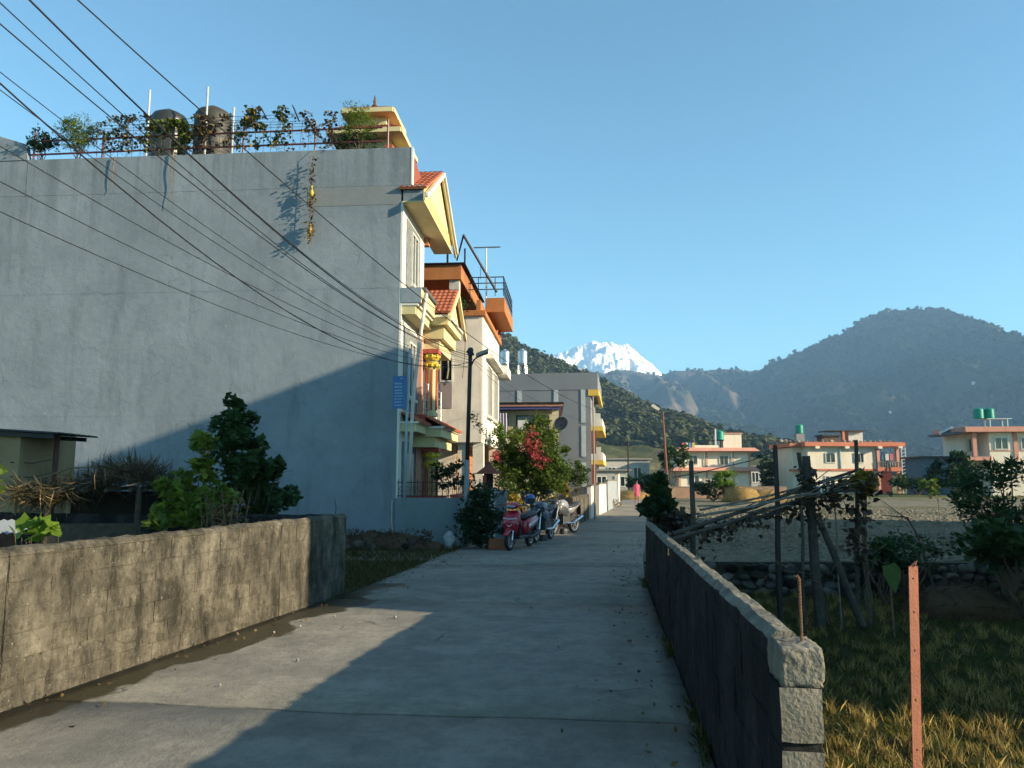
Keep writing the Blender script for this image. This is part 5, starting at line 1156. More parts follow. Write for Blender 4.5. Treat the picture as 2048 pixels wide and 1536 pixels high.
# --- right side
for px, py, Y, rx_, rz_, n_, sz, mt, lab, shp in (
    (2005, 985, 15.2, .9, .72, 50, .14, G_shrub, 'large dark leafy tree at the right edge above the field', NARROW),
    (2030, 1085, 13.2, .8, .4, 26, .14, G_shrub, 'dark shrub mass below the tree at the right edge', LOBED),
    (1815, 1098, 14.6, .75, .16, 18, .09, G_shrub, 'shaded weeds on the terrace behind the metal post', None),
    (1765, 1122, 14.4, .45, .12, 10, .10, G_dark, 'low dark weeds along the stone wall', LOBED),
    (1326, 995, 13.6, .17, .42, 16, .13, G_shrub, 'leafy green plant at the far end of the right wall', LOBED),
    (1306, 1012, 13.4, .09, .1, 4, .12, G_dark, 'broad dark leaves leaning over the lane end of the right wall', LOBED),
    (1352, 1035, 12.8, .16, .2, 5, .12, G_dead, 'withered creeper tangled on the trellis end', LOBED),
    (1450, 958, 60, .8, .75, 24, .28, G_lime, 'bright lime green banana clump before the pink-banded villa', NARROW),
    (1425, 975, 60, 1.5, .6, 24, .24, G_dark, 'dark bushes in front of the pink-banded villa', None),
    (1345, 915, 80, 1.4, 1.2, 26, .35, G_mid, 'green tree at the left of the pink-banded villa', None),
    (1545, 950, 100, 1.6, 2.0, 24, .4, G_mid, 'grey-green tree between the two villas', None),
    (1528, 935, 108, .8, 2.2, 16, .4, G_dark, 'slim tree left of the coral-banded house', None),
    (1860, 975, 66, .7, .75, 22, .25, G_light, 'sunlit green bush on the field edge near the right house', None),
    (1835, 962, 82, 3.0, .8, 22, .35, G_mid, 'hedge row at the foot of the coral-banded house', None),
    (1905, 940, 74, 2.0, 1.6, 30, .4, G_dark, 'dark tree standing before the right-edge house', None),
    (1290, 965, 75, 1.4, .8, 20, .3, G_dark, 'dark bush at the end of the lane', None),
    (1725, 960, 12.6, .10, .10, 5, .12, G_yel, 'yellowed leaves on the right trellis pole', LOBED)):
    q = P(px, py, Y); zb = -.7 if Y < 15.5 else -.1
    tall = 'tree' in lab.split() or 'banana' in lab
    bush('tree' if 'tree' in lab.split() else 'bush', lab, 'tree' if 'tree' in lab.split() else 'bush', (q.x, Y, zb), sub_clumps((q.x, Y, q.z), (rx_, min(rx_, 1.2), rz_), n_, .24 * max(.6, min(rx_, 1.6)), 60), sz, mt, shape=shp, tw=12, r0=.02 + .02 * rz_)
q = P(1775, 1150, 11.5); tr_ = empty('taro_leaf', (q.x, 11.5, -.7), 0, 'single broad green taro leaf catching light by the stone wall', 'plant')
mb = MB(); ring = [(-.02, 0, .02), (.10, -.03, .06), (.17, -.05, -.02), (.16, -.07, -.14), (.10, -.1, -.26), (0.04, -.13, -.36), (-.04, -.10, -.24), (-.09, -.06, -.1), (-.08, -.03, .02)]
zc = q.z + .7 + .12; mb.add([(0.03, -.07, zc - .12)] + [(x, y, zc + z) for x, y, z in ring], [(0, i + 1, (i + 1) % 9 + 1) for i in range(9)]); mb.build('leaf', G_boug, tr_, smooth=True)
MB().tube([(.1, .1, 0), (.06, .05, zc * .6), (.02, -.02, zc)], .012, 6).build('stem', M_dry, tr_)
# ================================================================== trellis on the lower field
TY = 12.4
tl = empty('trellis', (0, 0, 0), 0, 'rickety bamboo and pole trellis with dead vines over the lower field', 'trellis')
M_pole = mk('weathered_pole', (.085, .075, .062), (.045, .04, .034), rough=.95, scale=10, bump=.4, bscale=40)
M_bamboo = mk('grey_bamboo', (.22, .205, .17), (.12, .11, .09), rough=.8, scale=12, bump=.2)
for (a, b_, r0, Y, mt) in (((1550, 890), (1560, 1200), .045, 12.2, M_iron), ((1597, 905), (1642, 1185), .045, 12.6, M_pole), ((1612, 912), (1636, 1190), .08, 12.4, M_pole), ((1640, 1045), (1684, 1150), .06, 12.3, M_pole), ((1712, 880), (1716, 1180), .04, 12.7, M_pole), ((1382, 922), (1386, 1075), .045, 11.9, M_pole), ((1603, 1010), (1606, 1150), .03, 12.1, M_pole), ((1668, 995), (1672, 1060), .015, 12.3, M_bamboo)):
    p, q = P(*a, Y), P(*b_, Y); q = q + (q - p).normalized() * max(0, (q.z + .72)) if q.z > -.7 else q
    MB().tube([p, p.lerp(q, .3) + Vector((.01, 0, 0)), p.lerp(q, .65) - Vector((.012, 0, 0)), q], [r0 * .8, r0 * .9, r0, r0 * 1.05], 8).build('post', mt, tl)
for (a, b_, r0, Y0, Y1, mt) in (((1345, 1068), (1722, 938), .032, 11.6, 12.9, M_pole), ((1340, 1080), (1600, 1000), .03, 11.4, 12.4, M_pole), ((1400, 1020), (1735, 945), .018, 12.3, 12.6, M_bamboo), ((1395, 1032), (1640, 985), .022, 11.9, 12.2, M_bamboo), ((1590, 1000), (1745, 968), .03, 12.6, 12.4, M_pole), ((1395, 1012), (1560, 1003), .012, 12, 12.1, M_bamboo), ((1610, 1000), (1732, 955), .025, 12.9, 12.9, M_bamboo), ((1500, 1040), (1620, 1000), .03, 12.1, 12.5, M_pole)):
    p, q = P(*a, Y0), P(*b_, Y1); MB().tube([p, p.lerp(q, .4) + Vector((0, 0, -.02)), p.lerp(q, .7) + Vector((0, 0, .015)), q], [r0, r0 * .95, r0 * .9, r0 * .7], 7).build('beam', mt, tl)
for k in range(26):
    u = random.uniform(.3, 1); p = P(1345, 1072, 11.7).lerp(P(1735, 950, 12.8), u) + Vector((0, random.uniform(-.35, .35), random.uniform(-.08, .1))); q = p + Vector((random.uniform(.4, 1.1), random.uniform(-.2, .3), random.uniform(.0, .42))) * random.choice((-.5, .8, .8))
    MB().tube([p, p.lerp(q, .5) + Vector((0, 0, random.uniform(-.05, .05))), q], [.011, .009, .006], 5).build('stick', random.choice((M_pole, M_bamboo, M_dry)), tl)
dv = empty('dead_vine', (0, 0, 0), 0, 'tangle of brown dead vines hanging over the trellis poles', 'vine')
pts = []
for (a, b_, n_, sp) in (((1340, 1075), (1600, 1000), 300, .10), ((1600, 1000), (1735, 945), 130, .09), ((1612, 925), (1635, 1040), 170, .12), ((1712, 990), (1715, 1100), 150, .11), ((1360, 1010), (1400, 1050), 90, .12), ((1640, 985), (1740, 970), 120, .12)):
    p, q = P(*a, 12.3), P(*b_, 12.5)
    for t in RNG.uniform(0, 1, n_): w = p.lerp(q, float(t)); pts.append((w.x + RNG.normal(0, sp * .7), w.y + RNG.normal(0, .2), w.z - abs(RNG.normal(0, sp * 1.3))))
leaves(np.array(pts), .085, G_dead, 'leaves', dv, .9, -.5, shape=LOBED)
mb = MB()
for k in range(70):
    t = random.random(); p = P(1340, 1070, 12.2).lerp(P(1740, 950, 12.6), t); l = random.uniform(.15, .75)
    mb.tube([p, p + Vector((random.gauss(0, .06), random.gauss(0, .06), -l * .5)), p + Vector((random.gauss(0, .12), random.gauss(0, .08), -l))], [.005, .004, .003], 4)
for k in range(40):
    p = Vector((random.uniform(3.2, 7.2), random.uniform(12, 12.8), random.uniform(.1, .9))); q = p + Vector((random.gauss(0, .4), 0, random.gauss(0, .3))); mb.tube([p, p.lerp(q, .5) + Vector((0, 0, -.06)), q], .004, 4)
mb.build('stems', M_dry, dv, kind='stuff')
tc = empty('trellis_wire', (0, 0, 0), 0, 'thin cable from the trellis post to the plant at the wall end', 'wire'); MB().tube([P(1550, 903, 12.2), P(1500, 922, 12.2), P(1400, 945, 12), P(1345, 955, 12)], .008, 5).build('wire', M_iron, tc)
cp = P(1355, 1010, 13.2); o = empty('concrete_stub', (cp.x, 13.2, -.7), 0, 'pale concrete stub post among the leaves at the wall end', 'post'); MB().box(-.075, .075, -.07, .07, 0, G(1355, 1010, 0).z + 1.75, 0).build('shaft', M_cap, o, bevel=.01)
# bare branches at the terrace
bb = empty('bare_sapling', (P(1835, 1060, 15).x, 15, -.7), 0, 'bare thin sapling leaning over the terrace wall', 'sapling')
a = P(1835, 1072, 15) - bb.location; MB().tube([(0.3, 0, 0), a, P(1815, 1035, 15) - bb.location, P(1762, 1030, 15.2) - bb.location], [.03, .022, .016, .008], 6).tube([a.lerp(P(1815, 1035, 15) - bb.location, .8), P(1762, 1000, 15) - bb.location], [.014, .005], 5).build('branch', M_bark, bb)

# ================================================================== straw
def straw_heap(name, label, c, rx_, ry_, h_, n, size, mt, spike=0):
    r_ = empty(name, c, 0, label, 'straw')
    mb = MB(); mb.ball((0, 0, 0), 1, sub=3); V = []
    for v in mb.v:
        v = Vector(v); f = 1 + .14 * fbm(v.x * 2.2 + c[0], v.y * 2.2, v.z * 2, 4); V.append((v.x * rx_ * f, v.y * ry_ * f, max(-.05, v.z) * h_ * f))
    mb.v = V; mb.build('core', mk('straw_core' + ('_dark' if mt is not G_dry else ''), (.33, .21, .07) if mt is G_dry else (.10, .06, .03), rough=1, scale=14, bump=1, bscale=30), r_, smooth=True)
    d = RNG.normal(size=(n, 3)); d[:, 2] = np.abs(d[:, 2]); d /= np.linalg.norm(d, axis=1)[:, None]
    leaves(d * np.array([rx_, ry_, h_]) * RNG.uniform(.92, 1.06, n)[:, None], size, mt, 'straw', r_, .07, -.2, kind='stuff'); return r_
for i, (px, Y, w_, h_, lab) in enumerate(((1483, 58, 1.5, 1.15, 'golden straw heap left of the pair across the ploughed field'), (1530, 58.5, 1.5, .95, 'lower golden straw heap right of the pair across the field'), (1262, 62, 1.6, .8, 'yellow straw heap at the far end of the lane'))):
    q = P(px, 1000, Y); straw_heap('straw_heap', lab, (q.x, Y, -.1), w_, 1.3, h_, 900, .5, G_dry)
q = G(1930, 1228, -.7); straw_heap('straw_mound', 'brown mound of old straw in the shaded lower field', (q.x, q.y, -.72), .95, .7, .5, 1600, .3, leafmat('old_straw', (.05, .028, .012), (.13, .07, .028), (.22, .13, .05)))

# ================================================================== lamp posts, cables
M_lamp = mk('lamp_grey', (.30, .27, .24), rough=.5, bump=0); M_polebrown = mk('pole_rust_brown', (.045, .026, .02), (.028, .02, .018), rough=.7, scale=8, bump=.2, stain=(.10, .05, .03), sscale=(8, 8, 2), samt=.5)
LP = Vector((-1.12, 18.55, 0)); top = P(941, 698, 18.55)
lp = empty('street_lamp', LP, 0, 'tall rusty street lamp post with grey lower half, carrying all the cables', 'street lamp')
tx_, tz_ = top.x - LP.x, top.z
MB().tube([(0, 0, 0), (tx_ * .45, 0, 2.05)], .062, 12).build('lower_shaft', mk('pole_silver', (.27, .30, .31), (.22, .24, .25), rough=.5, bump=.05), lp, smooth=True)
MB().tube([(tx_ * .45, 0, 2.0), (tx_, 0, tz_)], [.052, .048], 12).build('upper_shaft', M_polebrown, lp, smooth=True)
MB().lathe([(.07, tz_ - .16), (.075, tz_ - .02), (.05, tz_ + .03)], (tx_, 0, 0), 12).build('cap', M_iron, lp)
hd = P(957, 713, 18.4) - LP; MB().tube([(tx_ + .02, 0, tz_ - .42), (hd.x - .12, hd.y, hd.z - .10), (hd.x - .02, hd.y, hd.z)], .018, 6).build('arm', M_iron, lp)
mb = MB(); u = Vector((.30, -.05, .11)); c0 = Vector((hd.x - .06, hd.y, hd.z - .02))
mb.loft([[c0 + u * t + Vector((0, w_, 0)) + Vector((0, 0, z)) for w_, z in ((-r_, 0), (-r_ * .7, .09), (r_ * .7, .09), (r_, 0), (0, -.03))] for t, r_ in ((0, .04), (.2, .09), (.7, .11), (1, .07))]); mb.build('lamp_head', M_lamp, lp)
mb = MB()
for k in range(4): mb.lathe([(.018, -.03), (.03, -.01), (.03, .01), (.018, .03)], (tx_ - .07 + .045 * k, -.06, tz_ - .08 - .06 * (k % 2)), 8)
mb.build('insulator', M_iron, lp)
# far leaning street lamp and a further pole
b0 = P(1338, 1000, 45); b0 = Vector((b0.x, 45, -.05)); t0 = P(1325, 824, 45) - b0
fl = empty('street_lamp', b0, 0, 'leaning reddish street lamp beside the far lane in front of the villas', 'street lamp'); MB().tube([(0, 0, 0), t0 * .5, t0], [.085, .075, .06], 10).build('shaft', mk('pole_red_brown', (.20, .085, .06), (.13, .07, .055), rough=.7, bump=.1), fl)
h_ = P(1309, 814, 45) - b0; MB().tube([t0, t0.lerp(h_, .6)], .03, 6).build('arm', M_iron, fl); MB().bar(t0.lerp(h_, .45), h_ + (h_ - t0) * .35, .26, .16).build('lamp_head', plain('lamp_pale', (.55, .54, .48), .5), fl)
b1 = P(1257, 985, 75); fp = empty('power_pole', (b1.x, 75, -.1), 0, 'distant thin power pole at the far end of the lane', 'pole'); MB().tube([(0, 0, 0), (.05, 0, P(1259, 880, 75).z + .1)], [.1, .07], 8).build('shaft', M_polebrown, fp); MB().bar((-.35, 0, 4.9), (.4, 0, 4.9), .09).build('crossarm', M_iron, fp)
b2 = P(1197, 1060, 30); gp = empty('power_pole', (b2.x, 31.2, -.05), 0, 'slim grey pole beside the block wall in front of the slate house', 'pole'); MB().tube([(0, 0, 0), (-.02, 0, P(1196, 790, 31.2).z)], [.035, .03], 8).build('shaft', M_lamp, gp)
# pole behind the camera that the near cables come from
np_ = empty('power_pole', (-6.9, -6.0, 0), 0, 'power pole behind the viewpoint, left of the lane', 'pole'); MB().tube([(0, 0, 0), (0, 0, 7.4)], [.10, .08], 10).build('shaft', M_polebrown, np_)
M_cable = plain('cable_black', (.012, .012, .014), .6)
def cable(A, B, pix, r, label, ext=True):
    """A, B: plan ends of the span; pix: where the cable is seen along it"""
    A = Vector((*A, 0)); B = Vector((*B, 0)); d = B - A; pts = []
    for px, py in pix:
        v = ray(px, py); den = v.x * d.y - v.y * d.x
        t = (A.x * d.y - A.y * d.x) / den; pts.append(CC + v * t)
    ys = np.array([p.y for p in pts]); zs = np.array([p.z for p in pts]); cf = np.polyfit(ys, zs, 3 if B.y > 30 else 2)   # hangs as a parabola
    y0 = A.y if ext else pts[0].y; q = []
    for y in np.linspace(y0, pts[-1].y, 48):
        t = (y - A.y) / d.y; q.append(Vector((A.x + d.x * t, y, float(np.polyval(cf, max(y, ys[0]))) + (float(np.polyval(np.polyder(cf), ys[0])) * (y - ys[0]) if y < ys[0] else 0))))
    o = MB().tube(q, r * .68, 6).build('power_cable', M_cable, smooth=True)
    return tag(o, label, 'cable', 'overhead cables')
PA = (-6.9, -6.0); PB = (LP.x + tx_, 18.5)
cable((-6.9, -6.0), (b0.x + t0.x, 45), [(150, 0), (370, 195), (490, 300), (640, 430), (800, 557), (900, 632), (985, 705), (1050, 752), (1120, 790), (1190, 822), (1260, 836), (1328, 828)], .009, 'highest overhead cable, crossing the roof corner and running on to the far lamp')
cable(PA, PB, [(60, 0), (110, 55), (280, 215), (420, 340), (500, 420), (575, 488), (700, 585), (800, 645), (942, 712)], .013, 'thick twisted cable entering at the top left, second from the top')
cable(PA, (PB[0], 18.45), [(62, 0), (118, 58), (290, 218), (410, 345), (510, 432), (580, 482), (690, 572), (800, 640), (942, 708)], .007, 'thin cable twisted closely along the thick top-left one')
cable(PA, (PB[0] - .05, 18.55), [(0, 10), (130, 120), (240, 220), (345, 315), (450, 410), (560, 500), (690, 592), (800, 652), (940, 716)], .008, 'cable entering at the left picture edge nearest the top corner')
cable(PA, (PB[0], 18.6), [(0, 55), (90, 130), (200, 205), (330, 322), (430, 405), (560, 497), (680, 590), (790, 655), (940, 720)], .009, 'cable entering the left edge just below the topmost one')
cable(PA, (PB[0] - .03, 18.5), [(0, 160), (75, 230), (120, 268), (200, 345), (330, 455), (480, 565), (600, 645), (700, 690), (840, 722), (938, 728)], .011, 'thick dark cable sagging past the left roof plants')
cable(PA, (PB[0] + .02, 18.5), [(0, 148), (110, 232), (230, 318), (350, 405), (500, 512), (640, 605), (790, 680), (940, 724)], .006, 'thin cable just above the thick sagging one')
cable(PA, (PB[0], 18.4), [(0, 186), (60, 232), (170, 306), (280, 372), (420, 470), (560, 568), (690, 645), (800, 692), (940, 726)], .006, 'thin cable just below the thick sagging one')
cable(PA, (PB[0], 18.45), [(0, 305), (100, 355), (240, 425), (400, 505), (520, 575), (650, 645), (790, 704), (938, 732)], .0065, 'upper of the three low thin cables across the grey wall')
cable(PA, (PB[0], 18.5), [(0, 365), (150, 432), (330, 530), (480, 597), (640, 662), (790, 706), (938, 734)], .0065, 'middle of the three low thin cables across the grey wall')
cable(PA, (PB[0], 18.55), [(0, 412), (150, 490), (300, 562), (450, 625), (600, 674), (790, 714), (938, 737)], .0065, 'lowest of the thin cables across the grey wall')
cable(PB, (FC.w(.38, 0, 0).x, FC.w(.38, 0, 0).y), [(943, 716), (985, 748), (1040, 785), (1090, 808), (1150, 838), (1196, 856)], .008, 'service cable from the street lamp to the slate house', False)
cable(PB, (3.0, 32), [(945, 722), (990, 765), (1040, 800), (1080, 822), (1115, 832)], .007, 'service cable from the street lamp to the cream house', False)
cable((b0.x + t0.x, 45), (46.6, 80), [(1328, 828), (1420, 845), (1560, 858), (1700, 862), (1890, 862)], .014, 'faint cable from the far lamp towards the right-edge house', False)

# ================================================================== scooters, motorcycles
M_rubber = plain('tyre_rubber', (.018, .018, .019), .8); M_black = plain('black_trim', (.02, .02, .022), .45); M_seat = plain('seat_vinyl', (.022, .022, .024), .55)
M_chrome = plain('chrome', (.7, .7, .72), .18, 1.0); M_lens = plain('lens', (.30, .33, .35), .08, .3, spec=.8); M_amber = plain('amber_lens', (.6, .2, .02), .2)
def ringpts(sec): return [Vector(p) for p in sec]
def wheel(parent, y, r, w_, name='wheel', spokes=5):
    wl_ = MB(); n = 26; prof = [(r - .07, -w_*.38), (r - .03, -w_*.5), (r - .006, -w_*.32), (r, 0), (r - .006, w_*.32), (r - .03, w_*.5), (r - .07, w_*.38)]
    rings = [[Vector((x, y + rr*math.cos(a), r + rr*math.sin(a))) for rr, x in prof] for a in np.linspace(0, 2*math.pi, n, endpoint=False)]
    rings.append(rings[0]); o = wl_.loft(rings, cap=False).build(name, M_rubber, parent, smooth=True)
    k = MB(); prof2 = [(r - .065, -w_*.36), (r - .095, -w_*.3), (r - .095, w_*.3), (r - .065, w_*.36)]
    rings = [[Vector((x, y + rr*math.cos(a), r + rr*math.sin(a))) for rr, x in prof2] for a in np.linspace(0, 2*math.pi, n, endpoint=False)]; rings.append(rings[0]); k.loft(rings, cap=False)
    for s in range(spokes):
        a = 2*math.pi*s/spokes + .3; k.bar((0, y, r), (0, y + (r-.09)*math.cos(a), r + (r-.09)*math.sin(a)), .035, .03)
    k.tube([(-w_*.6, y, r), (w_*.6, y, r)], .035, 10); k.build('rim', plain('alloy', (.42, .43, .44), .35, .8), o); return o
def mirror(parent, x, y, z, s, mt):
    m_ = MB(); m_.tube([(x, y, z), (x + s*.05, y + .01, z + .13), (x + s*.10, y, z + .19)], .006, 6)
    m_.loft([[Vector((x + s*.10 + a*.055, y + d, z + .225 + b_*.035)) for a, b_ in ((-1, -.6), (-.6, -1), (.7, -1), (1, -.3), (.8, 1), (-.7, 1), (-1, .3))] for d in (-.018, .006)]); return m_.build('mirror', mt, parent)
def scooter(loc, rz, paint, accent, label, group):
    """forward is -y"""
    t = empty('scooter', loc, rz, label, 'scooter', group)
    wheel(t, -.63, .225, .09); wheel(t, .62, .225, .10)
    # front fender
    mb = MB(); rings = []
    for a in np.linspace(R(25), R(165), 9): rings.append([Vector((x, -.63 - (.262 + dz)*math.cos(a), .225 + (.262 + dz)*math.sin(a))) for x, dz in ((-.07, -.05), (-.06, .0), (0, .02), (.06, .0), (.07, -.05))])
    mb.loft(rings, closed=False, cap=False); o = mb.build('front_fender', paint, t, smooth=True); o.modifiers.new('s', 'SOLIDIFY').thickness = .008
    for s in (-1, 1): MB().tube([(s*.075, -.63, .225), (s*.07, -.57, .45)], .018, 8).build('fork', M_chrome, t)
    # front apron: wide at the chest, narrowing to the fender
    mb = MB(); rings = []
    for z, y, wd, dp in ((.36, -.50, .12, .05), (.46, -.56, .17, .09), (.58, -.57, .215, .12), (.70, -.545, .225, .12), (.80, -.51, .20, .09), (.88, -.47, .14, .05)):
        rings.append([Vector((wd*math.sin(a)*1.0, y - dp*math.cos(a)*1.0 + .04, z)) for a in np.linspace(-1.45, 1.45, 9)] + [Vector((wd*.9, y + .08, z)), Vector((0, y + .11, z)), Vector((-wd*.9, y + .08, z))])
    mb.loft(rings); ap = mb.build('front_apron', paint, t, smooth=True)
    # chevron trim and turn lamps on the apron
    ch = MB(); 
    for s in (-1, 1): ch.bar((0, -.655, .53), (s*.15, -.60, .64), .014, .02); ch.bar((0, -.66, .70), (s*.17, -.59, .715), .012, .03)
    ch.build('trim', accent, ap)
    for s in (-1, 1): MB().ball((s*.175, -.575, .60), (.035, .03, .022), sub=2).build('turn_lamp', M_lens, ap, smooth=True)
    # leg shield back and floorboard
    mb = MB(); mb.loft([[Vector((x, y, z)) for x in (-wd, wd) for (y, z) in ((yy, zz),)] + [Vector((wd, yy + .05, zz)), Vector((-wd, yy + .05, zz))] for yy, zz, wd in ((-.40, .30, .17), (-.42, .55, .20), (-.40, .82, .15))]); mb.build('leg_shield', M_black, t)
    MB().box(-.17, .17, -.42, .16, .24, .31).build('floorboard', M_black, t, bevel=.02)
    # handlebar cowl with headlight
    mb = MB(); rings = []
    for y, wd, h0, h1 in ((-.60, .07, .96, 1.02), (-.55, .15, .92, 1.06), (-.46, .19, .91, 1.08), (-.38, .17, .93, 1.06), (-.34, .10, .95, 1.03)):
        rings.append([Vector((wd*math.cos(a), y, (h0 + h1)/2 + (h1 - h0)/2*math.sin(a))) for a in np.linspace(0, 2*math.pi, 12, endpoint=False)])
    mb.loft(rings); cw = mb.build('handlebar_cowl', paint, t, smooth=True)
    mb = MB(); mb.loft([[Vector((wd*math.cos(a), y, .975 + hh*math.sin(a))) for a in np.linspace(0, 2*math.pi, 12, endpoint=False)] for y, wd, hh in ((-.56, .13, .045), (-.605, .115, .042), (-.625, .07, .025))]); mb.build('headlight', M_lens, cw, smooth=True)
    for s in (-1, 1):
        MB().tube([(s*.15, -.42, 1.0), (s*.34, -.36, 1.0)], .017, 8).build('grip', M_black, t); MB().tube([(s*.17, -.45, .99), (s*.32, -.43, .985)], .006, 5).build('brake_lever', M_chrome, t); mirror(t, s*.16, -.42, 1.04, s, M_black)
    # rear body and seat
    mb = MB(); rings = []
    for y, wd, z0, z1 in ((.12, .10, .32, .62), (.22, .155, .34, .68), (.45, .175, .40, .72), (.70, .165, .48, .74), (.88, .12, .58, .75), (.98, .05, .66, .74)):
        rings.append([Vector((wd*c, y, z0 + (z1 - z0)*s)) for c, s in ((-.75, 0), (-1, .35), (-1, .7), (-.8, 1), (.8, 1), (1, .7), (1, .35), (.75, 0))])
    mb.loft(rings); rb = mb.build('rear_body', paint, t, smooth=True)
    for s in (-1, 1): mb = MB(); mb.loft([[Vector((s*wd, y, z)), Vector((s*(wd + .012), y, z + h/2)), Vector((s*wd, y, z + h))] for y, z, h, wd in ((.18, .44, .10, .155), (.45, .50, .12, .178), (.75, .58, .10, .165), (.9, .64, .05, .12))], closed=False, cap=False); mb.build('side_trim', accent, rb)
    mb = MB(); rings = []
    for y, wd, z0, z1 in ((.10, .10, .66, .72), (.22, .14, .69, .78), (.5, .155, .72, .795), (.62, .15, .73, .83), (.88, .11, .75, .84), (.95, .05, .77, .81)):
        rings.append([Vector((wd*c, y, z0 + (z1 - z0)*s)) for c, s in ((-1, 0), (-1, .6), (-.7, 1), (.7, 1), (1, .6), (1, 0))])
    mb.loft(rings); mb.build('seat', M_seat, t, smooth=True)
    mb = MB(); mb.tube([(-.13, .72, .78), (-.13, .98, .86), (.13, .98, .86), (.13, .72, .78)], .012, 6); mb.build('grab_rail', M_chrome, t)
    MB().ball((0, .98, .69), (.07, .03, .03), sub=2).build('tail_lamp', plain('red_lens', (.45, .02, .02), .2), t, smooth=True)
    MB().box(-.16, -.05, .3, .8, .2, .38).build('engine', M_black, t, bevel=.02); MB().tube([(.10, .35, .24), (.13, .6, .26), (.14, .92, .34)], [.03, .045, .05], 10).build('exhaust', M_black, t)
    MB().bar((-.1, .12, .25), (-.22, .05, .0), .02).build('side_stand', M_black, t); MB().box(-.08, .08, .88, .90, .36, .56).build('rear_mudguard', M_black, t)
    return t
def motorcycle(loc, rz, paint, accent, label, group):
    t = empty('motorcycle', loc, rz, label, 'motorcycle', group)
    wheel(t, -.66, .30, .09, spokes=6); wheel(t, .64, .30, .11, spokes=6)
    for s in (-1, 1): MB().tube([(s*.09, -.66, .30), (s*.085, -.42, .98)], .02, 8).build('fork', M_chrome, t)
    mb = MB(); mb.loft([[Vector((x, -.66 - .335*math.cos(a), .30 + (.335 + dz)*math.sin(a))) for x, dz in ((-.06, -.02), (0, .01), (.06, -.02))] for a in np.linspace(R(40), R(150), 8)], closed=False, cap=False); o = mb.build('front_fender', paint, t, smooth=True); o.modifiers.new('s', 'SOLIDIFY').thickness = .008
    # headlight fairing
    mb = MB(); mb.loft([[Vector((wd*math.cos(a), y, zc + hh*math.sin(a))) for a in np.linspace(0, 2*math.pi, 12, endpoint=False)] for y, wd, zc, hh in ((-.63, .06, .85, .07), (-.58, .11, .86, .12), (-.50, .125, .89, .15), (-.42, .10, .92, .12))]); fr = mb.build('headlight_fairing', accent, t, smooth=True)
    mb = MB(); mb.loft([[Vector((wd*math.cos(a), y, .82 + hh*math.sin(a))) for a in np.linspace(0, 2*math.pi, 12, endpoint=False)] for y, wd, hh in ((-.63, .10, .065), (-.675, .085, .05), (-.69, .04, .03))]); mb.build('headlight', M_lens, fr, smooth=True)
    MB().box(-.05, .05, -.67, -.655, .94, .99).build('number_plate', plain('plate_white', (.6, .6, .58), .6), fr)
    mb = MB(); mb.tube([(-.36, -.25, 1.03), (-.2, -.36, 1.03), (0, -.40, 1.0), (.2, -.36, 1.03), (.36, -.25, 1.03)], .012, 8); mb.build('handlebar', M_black, t)
    for s in (-1, 1):
        MB().tube([(s*.26, -.30, 1.03), (s*.38, -.24, 1.03)], .018, 8).build('grip', M_black, t); mirror(t, s*.22, -.34, 1.04, s, M_black); MB().ball((s*.2, -.52, .80), (.03, .04, .025), sub=1).build('turn_lamp', M_amber, t)
    # tank
    mb = MB(); mb.loft([[Vector((wd*c, y, z0 + (z1 - z0)*s)) for c, s in ((-.6, 0), (-1, .45), (-.8, .85), (-.3, 1), (.3, 1), (.8, .85), (1, .45), (.6, 0))] for y, wd, z0, z1 in ((-.36, .07, .76, .90), (-.26, .15, .68, .98), (-.05, .165, .66, 1.0), (.12, .12, .68, .92), (.2, .08, .70, .84))]); tk = mb.build('fuel_tank', paint, t, smooth=True)
    for s in (-1, 1):
        mb = MB(); mb.loft([[Vector((s*wd, y, z)), Vector((s*(wd + .03), y, z + h*.5)), Vector((s*wd, y, z + h))] for y, z, h, wd in ((-.48, .66, .12, .11), (-.28, .56, .26, .165), (-.05, .52, .24, .16), (.1, .58, .1, .12))], closed=False, cap=False); mb.build('tank_shroud', accent, tk, smooth=True)
    mb = MB(); mb.loft([[Vector((wd*c, y, z0 + (z1 - z0)*s)) for c, s in ((-1, 0), (-1, .6), (-.7, 1), (.7, 1), (1, .6), (1, 0))] for y, wd, z0, z1 in ((.12, .09, .74, .82), (.3, .13, .76, .82), (.55, .13, .78, .86), (.85, .09, .84, .92), (.92, .04, .86, .9))]); mb.build('seat', M_seat, t, smooth=True)
    mb = MB(); mb.loft([[Vector((wd*c, y, z0 + (z1 - z0)*s)) for c, s in ((-.8, 0), (-1, .6), (-.8, 1), (.8, 1), (1, .6), (.8, 0))] for y, wd, z0, z1 in ((.12, .10, .55, .76), (.4, .13, .60, .79), (.75, .10, .74, .84), (1.0, .04, .82, .88))]); mb.build('tail_body', paint, t, smooth=True)
    mb = MB(); mb.box(-.13, .13, -.25, .2, .28, .58); mb.lathe([(.11, -.16), (.12, -.1), (.12, .1), (.11, .16)], (0, 0, 0), 14); mb.build('engine', plain('engine_grey', (.09, .09, .09), .5, .6), t, bevel=.015)
    e = t.children[-1]; 
    MB().tube([(0, -.32, .74), (-.02, -.36, .5), (.0, -.22, .3)], .03, 8).build('frame_tube', M_black, t); MB().tube([(.12, -.1, .32), (.16, .3, .30), (.17, .85, .48)], [.025, .03, .055], 10).build('exhaust', M_chrome, t)
    MB().bar((-.12, .64, .30), (-.1, .1, .38), .05, .06).build('swing_arm', M_black, t); MB().bar((-.12, .1, .3), (-.26, .02, 0), .02).build('side_stand', M_black, t)
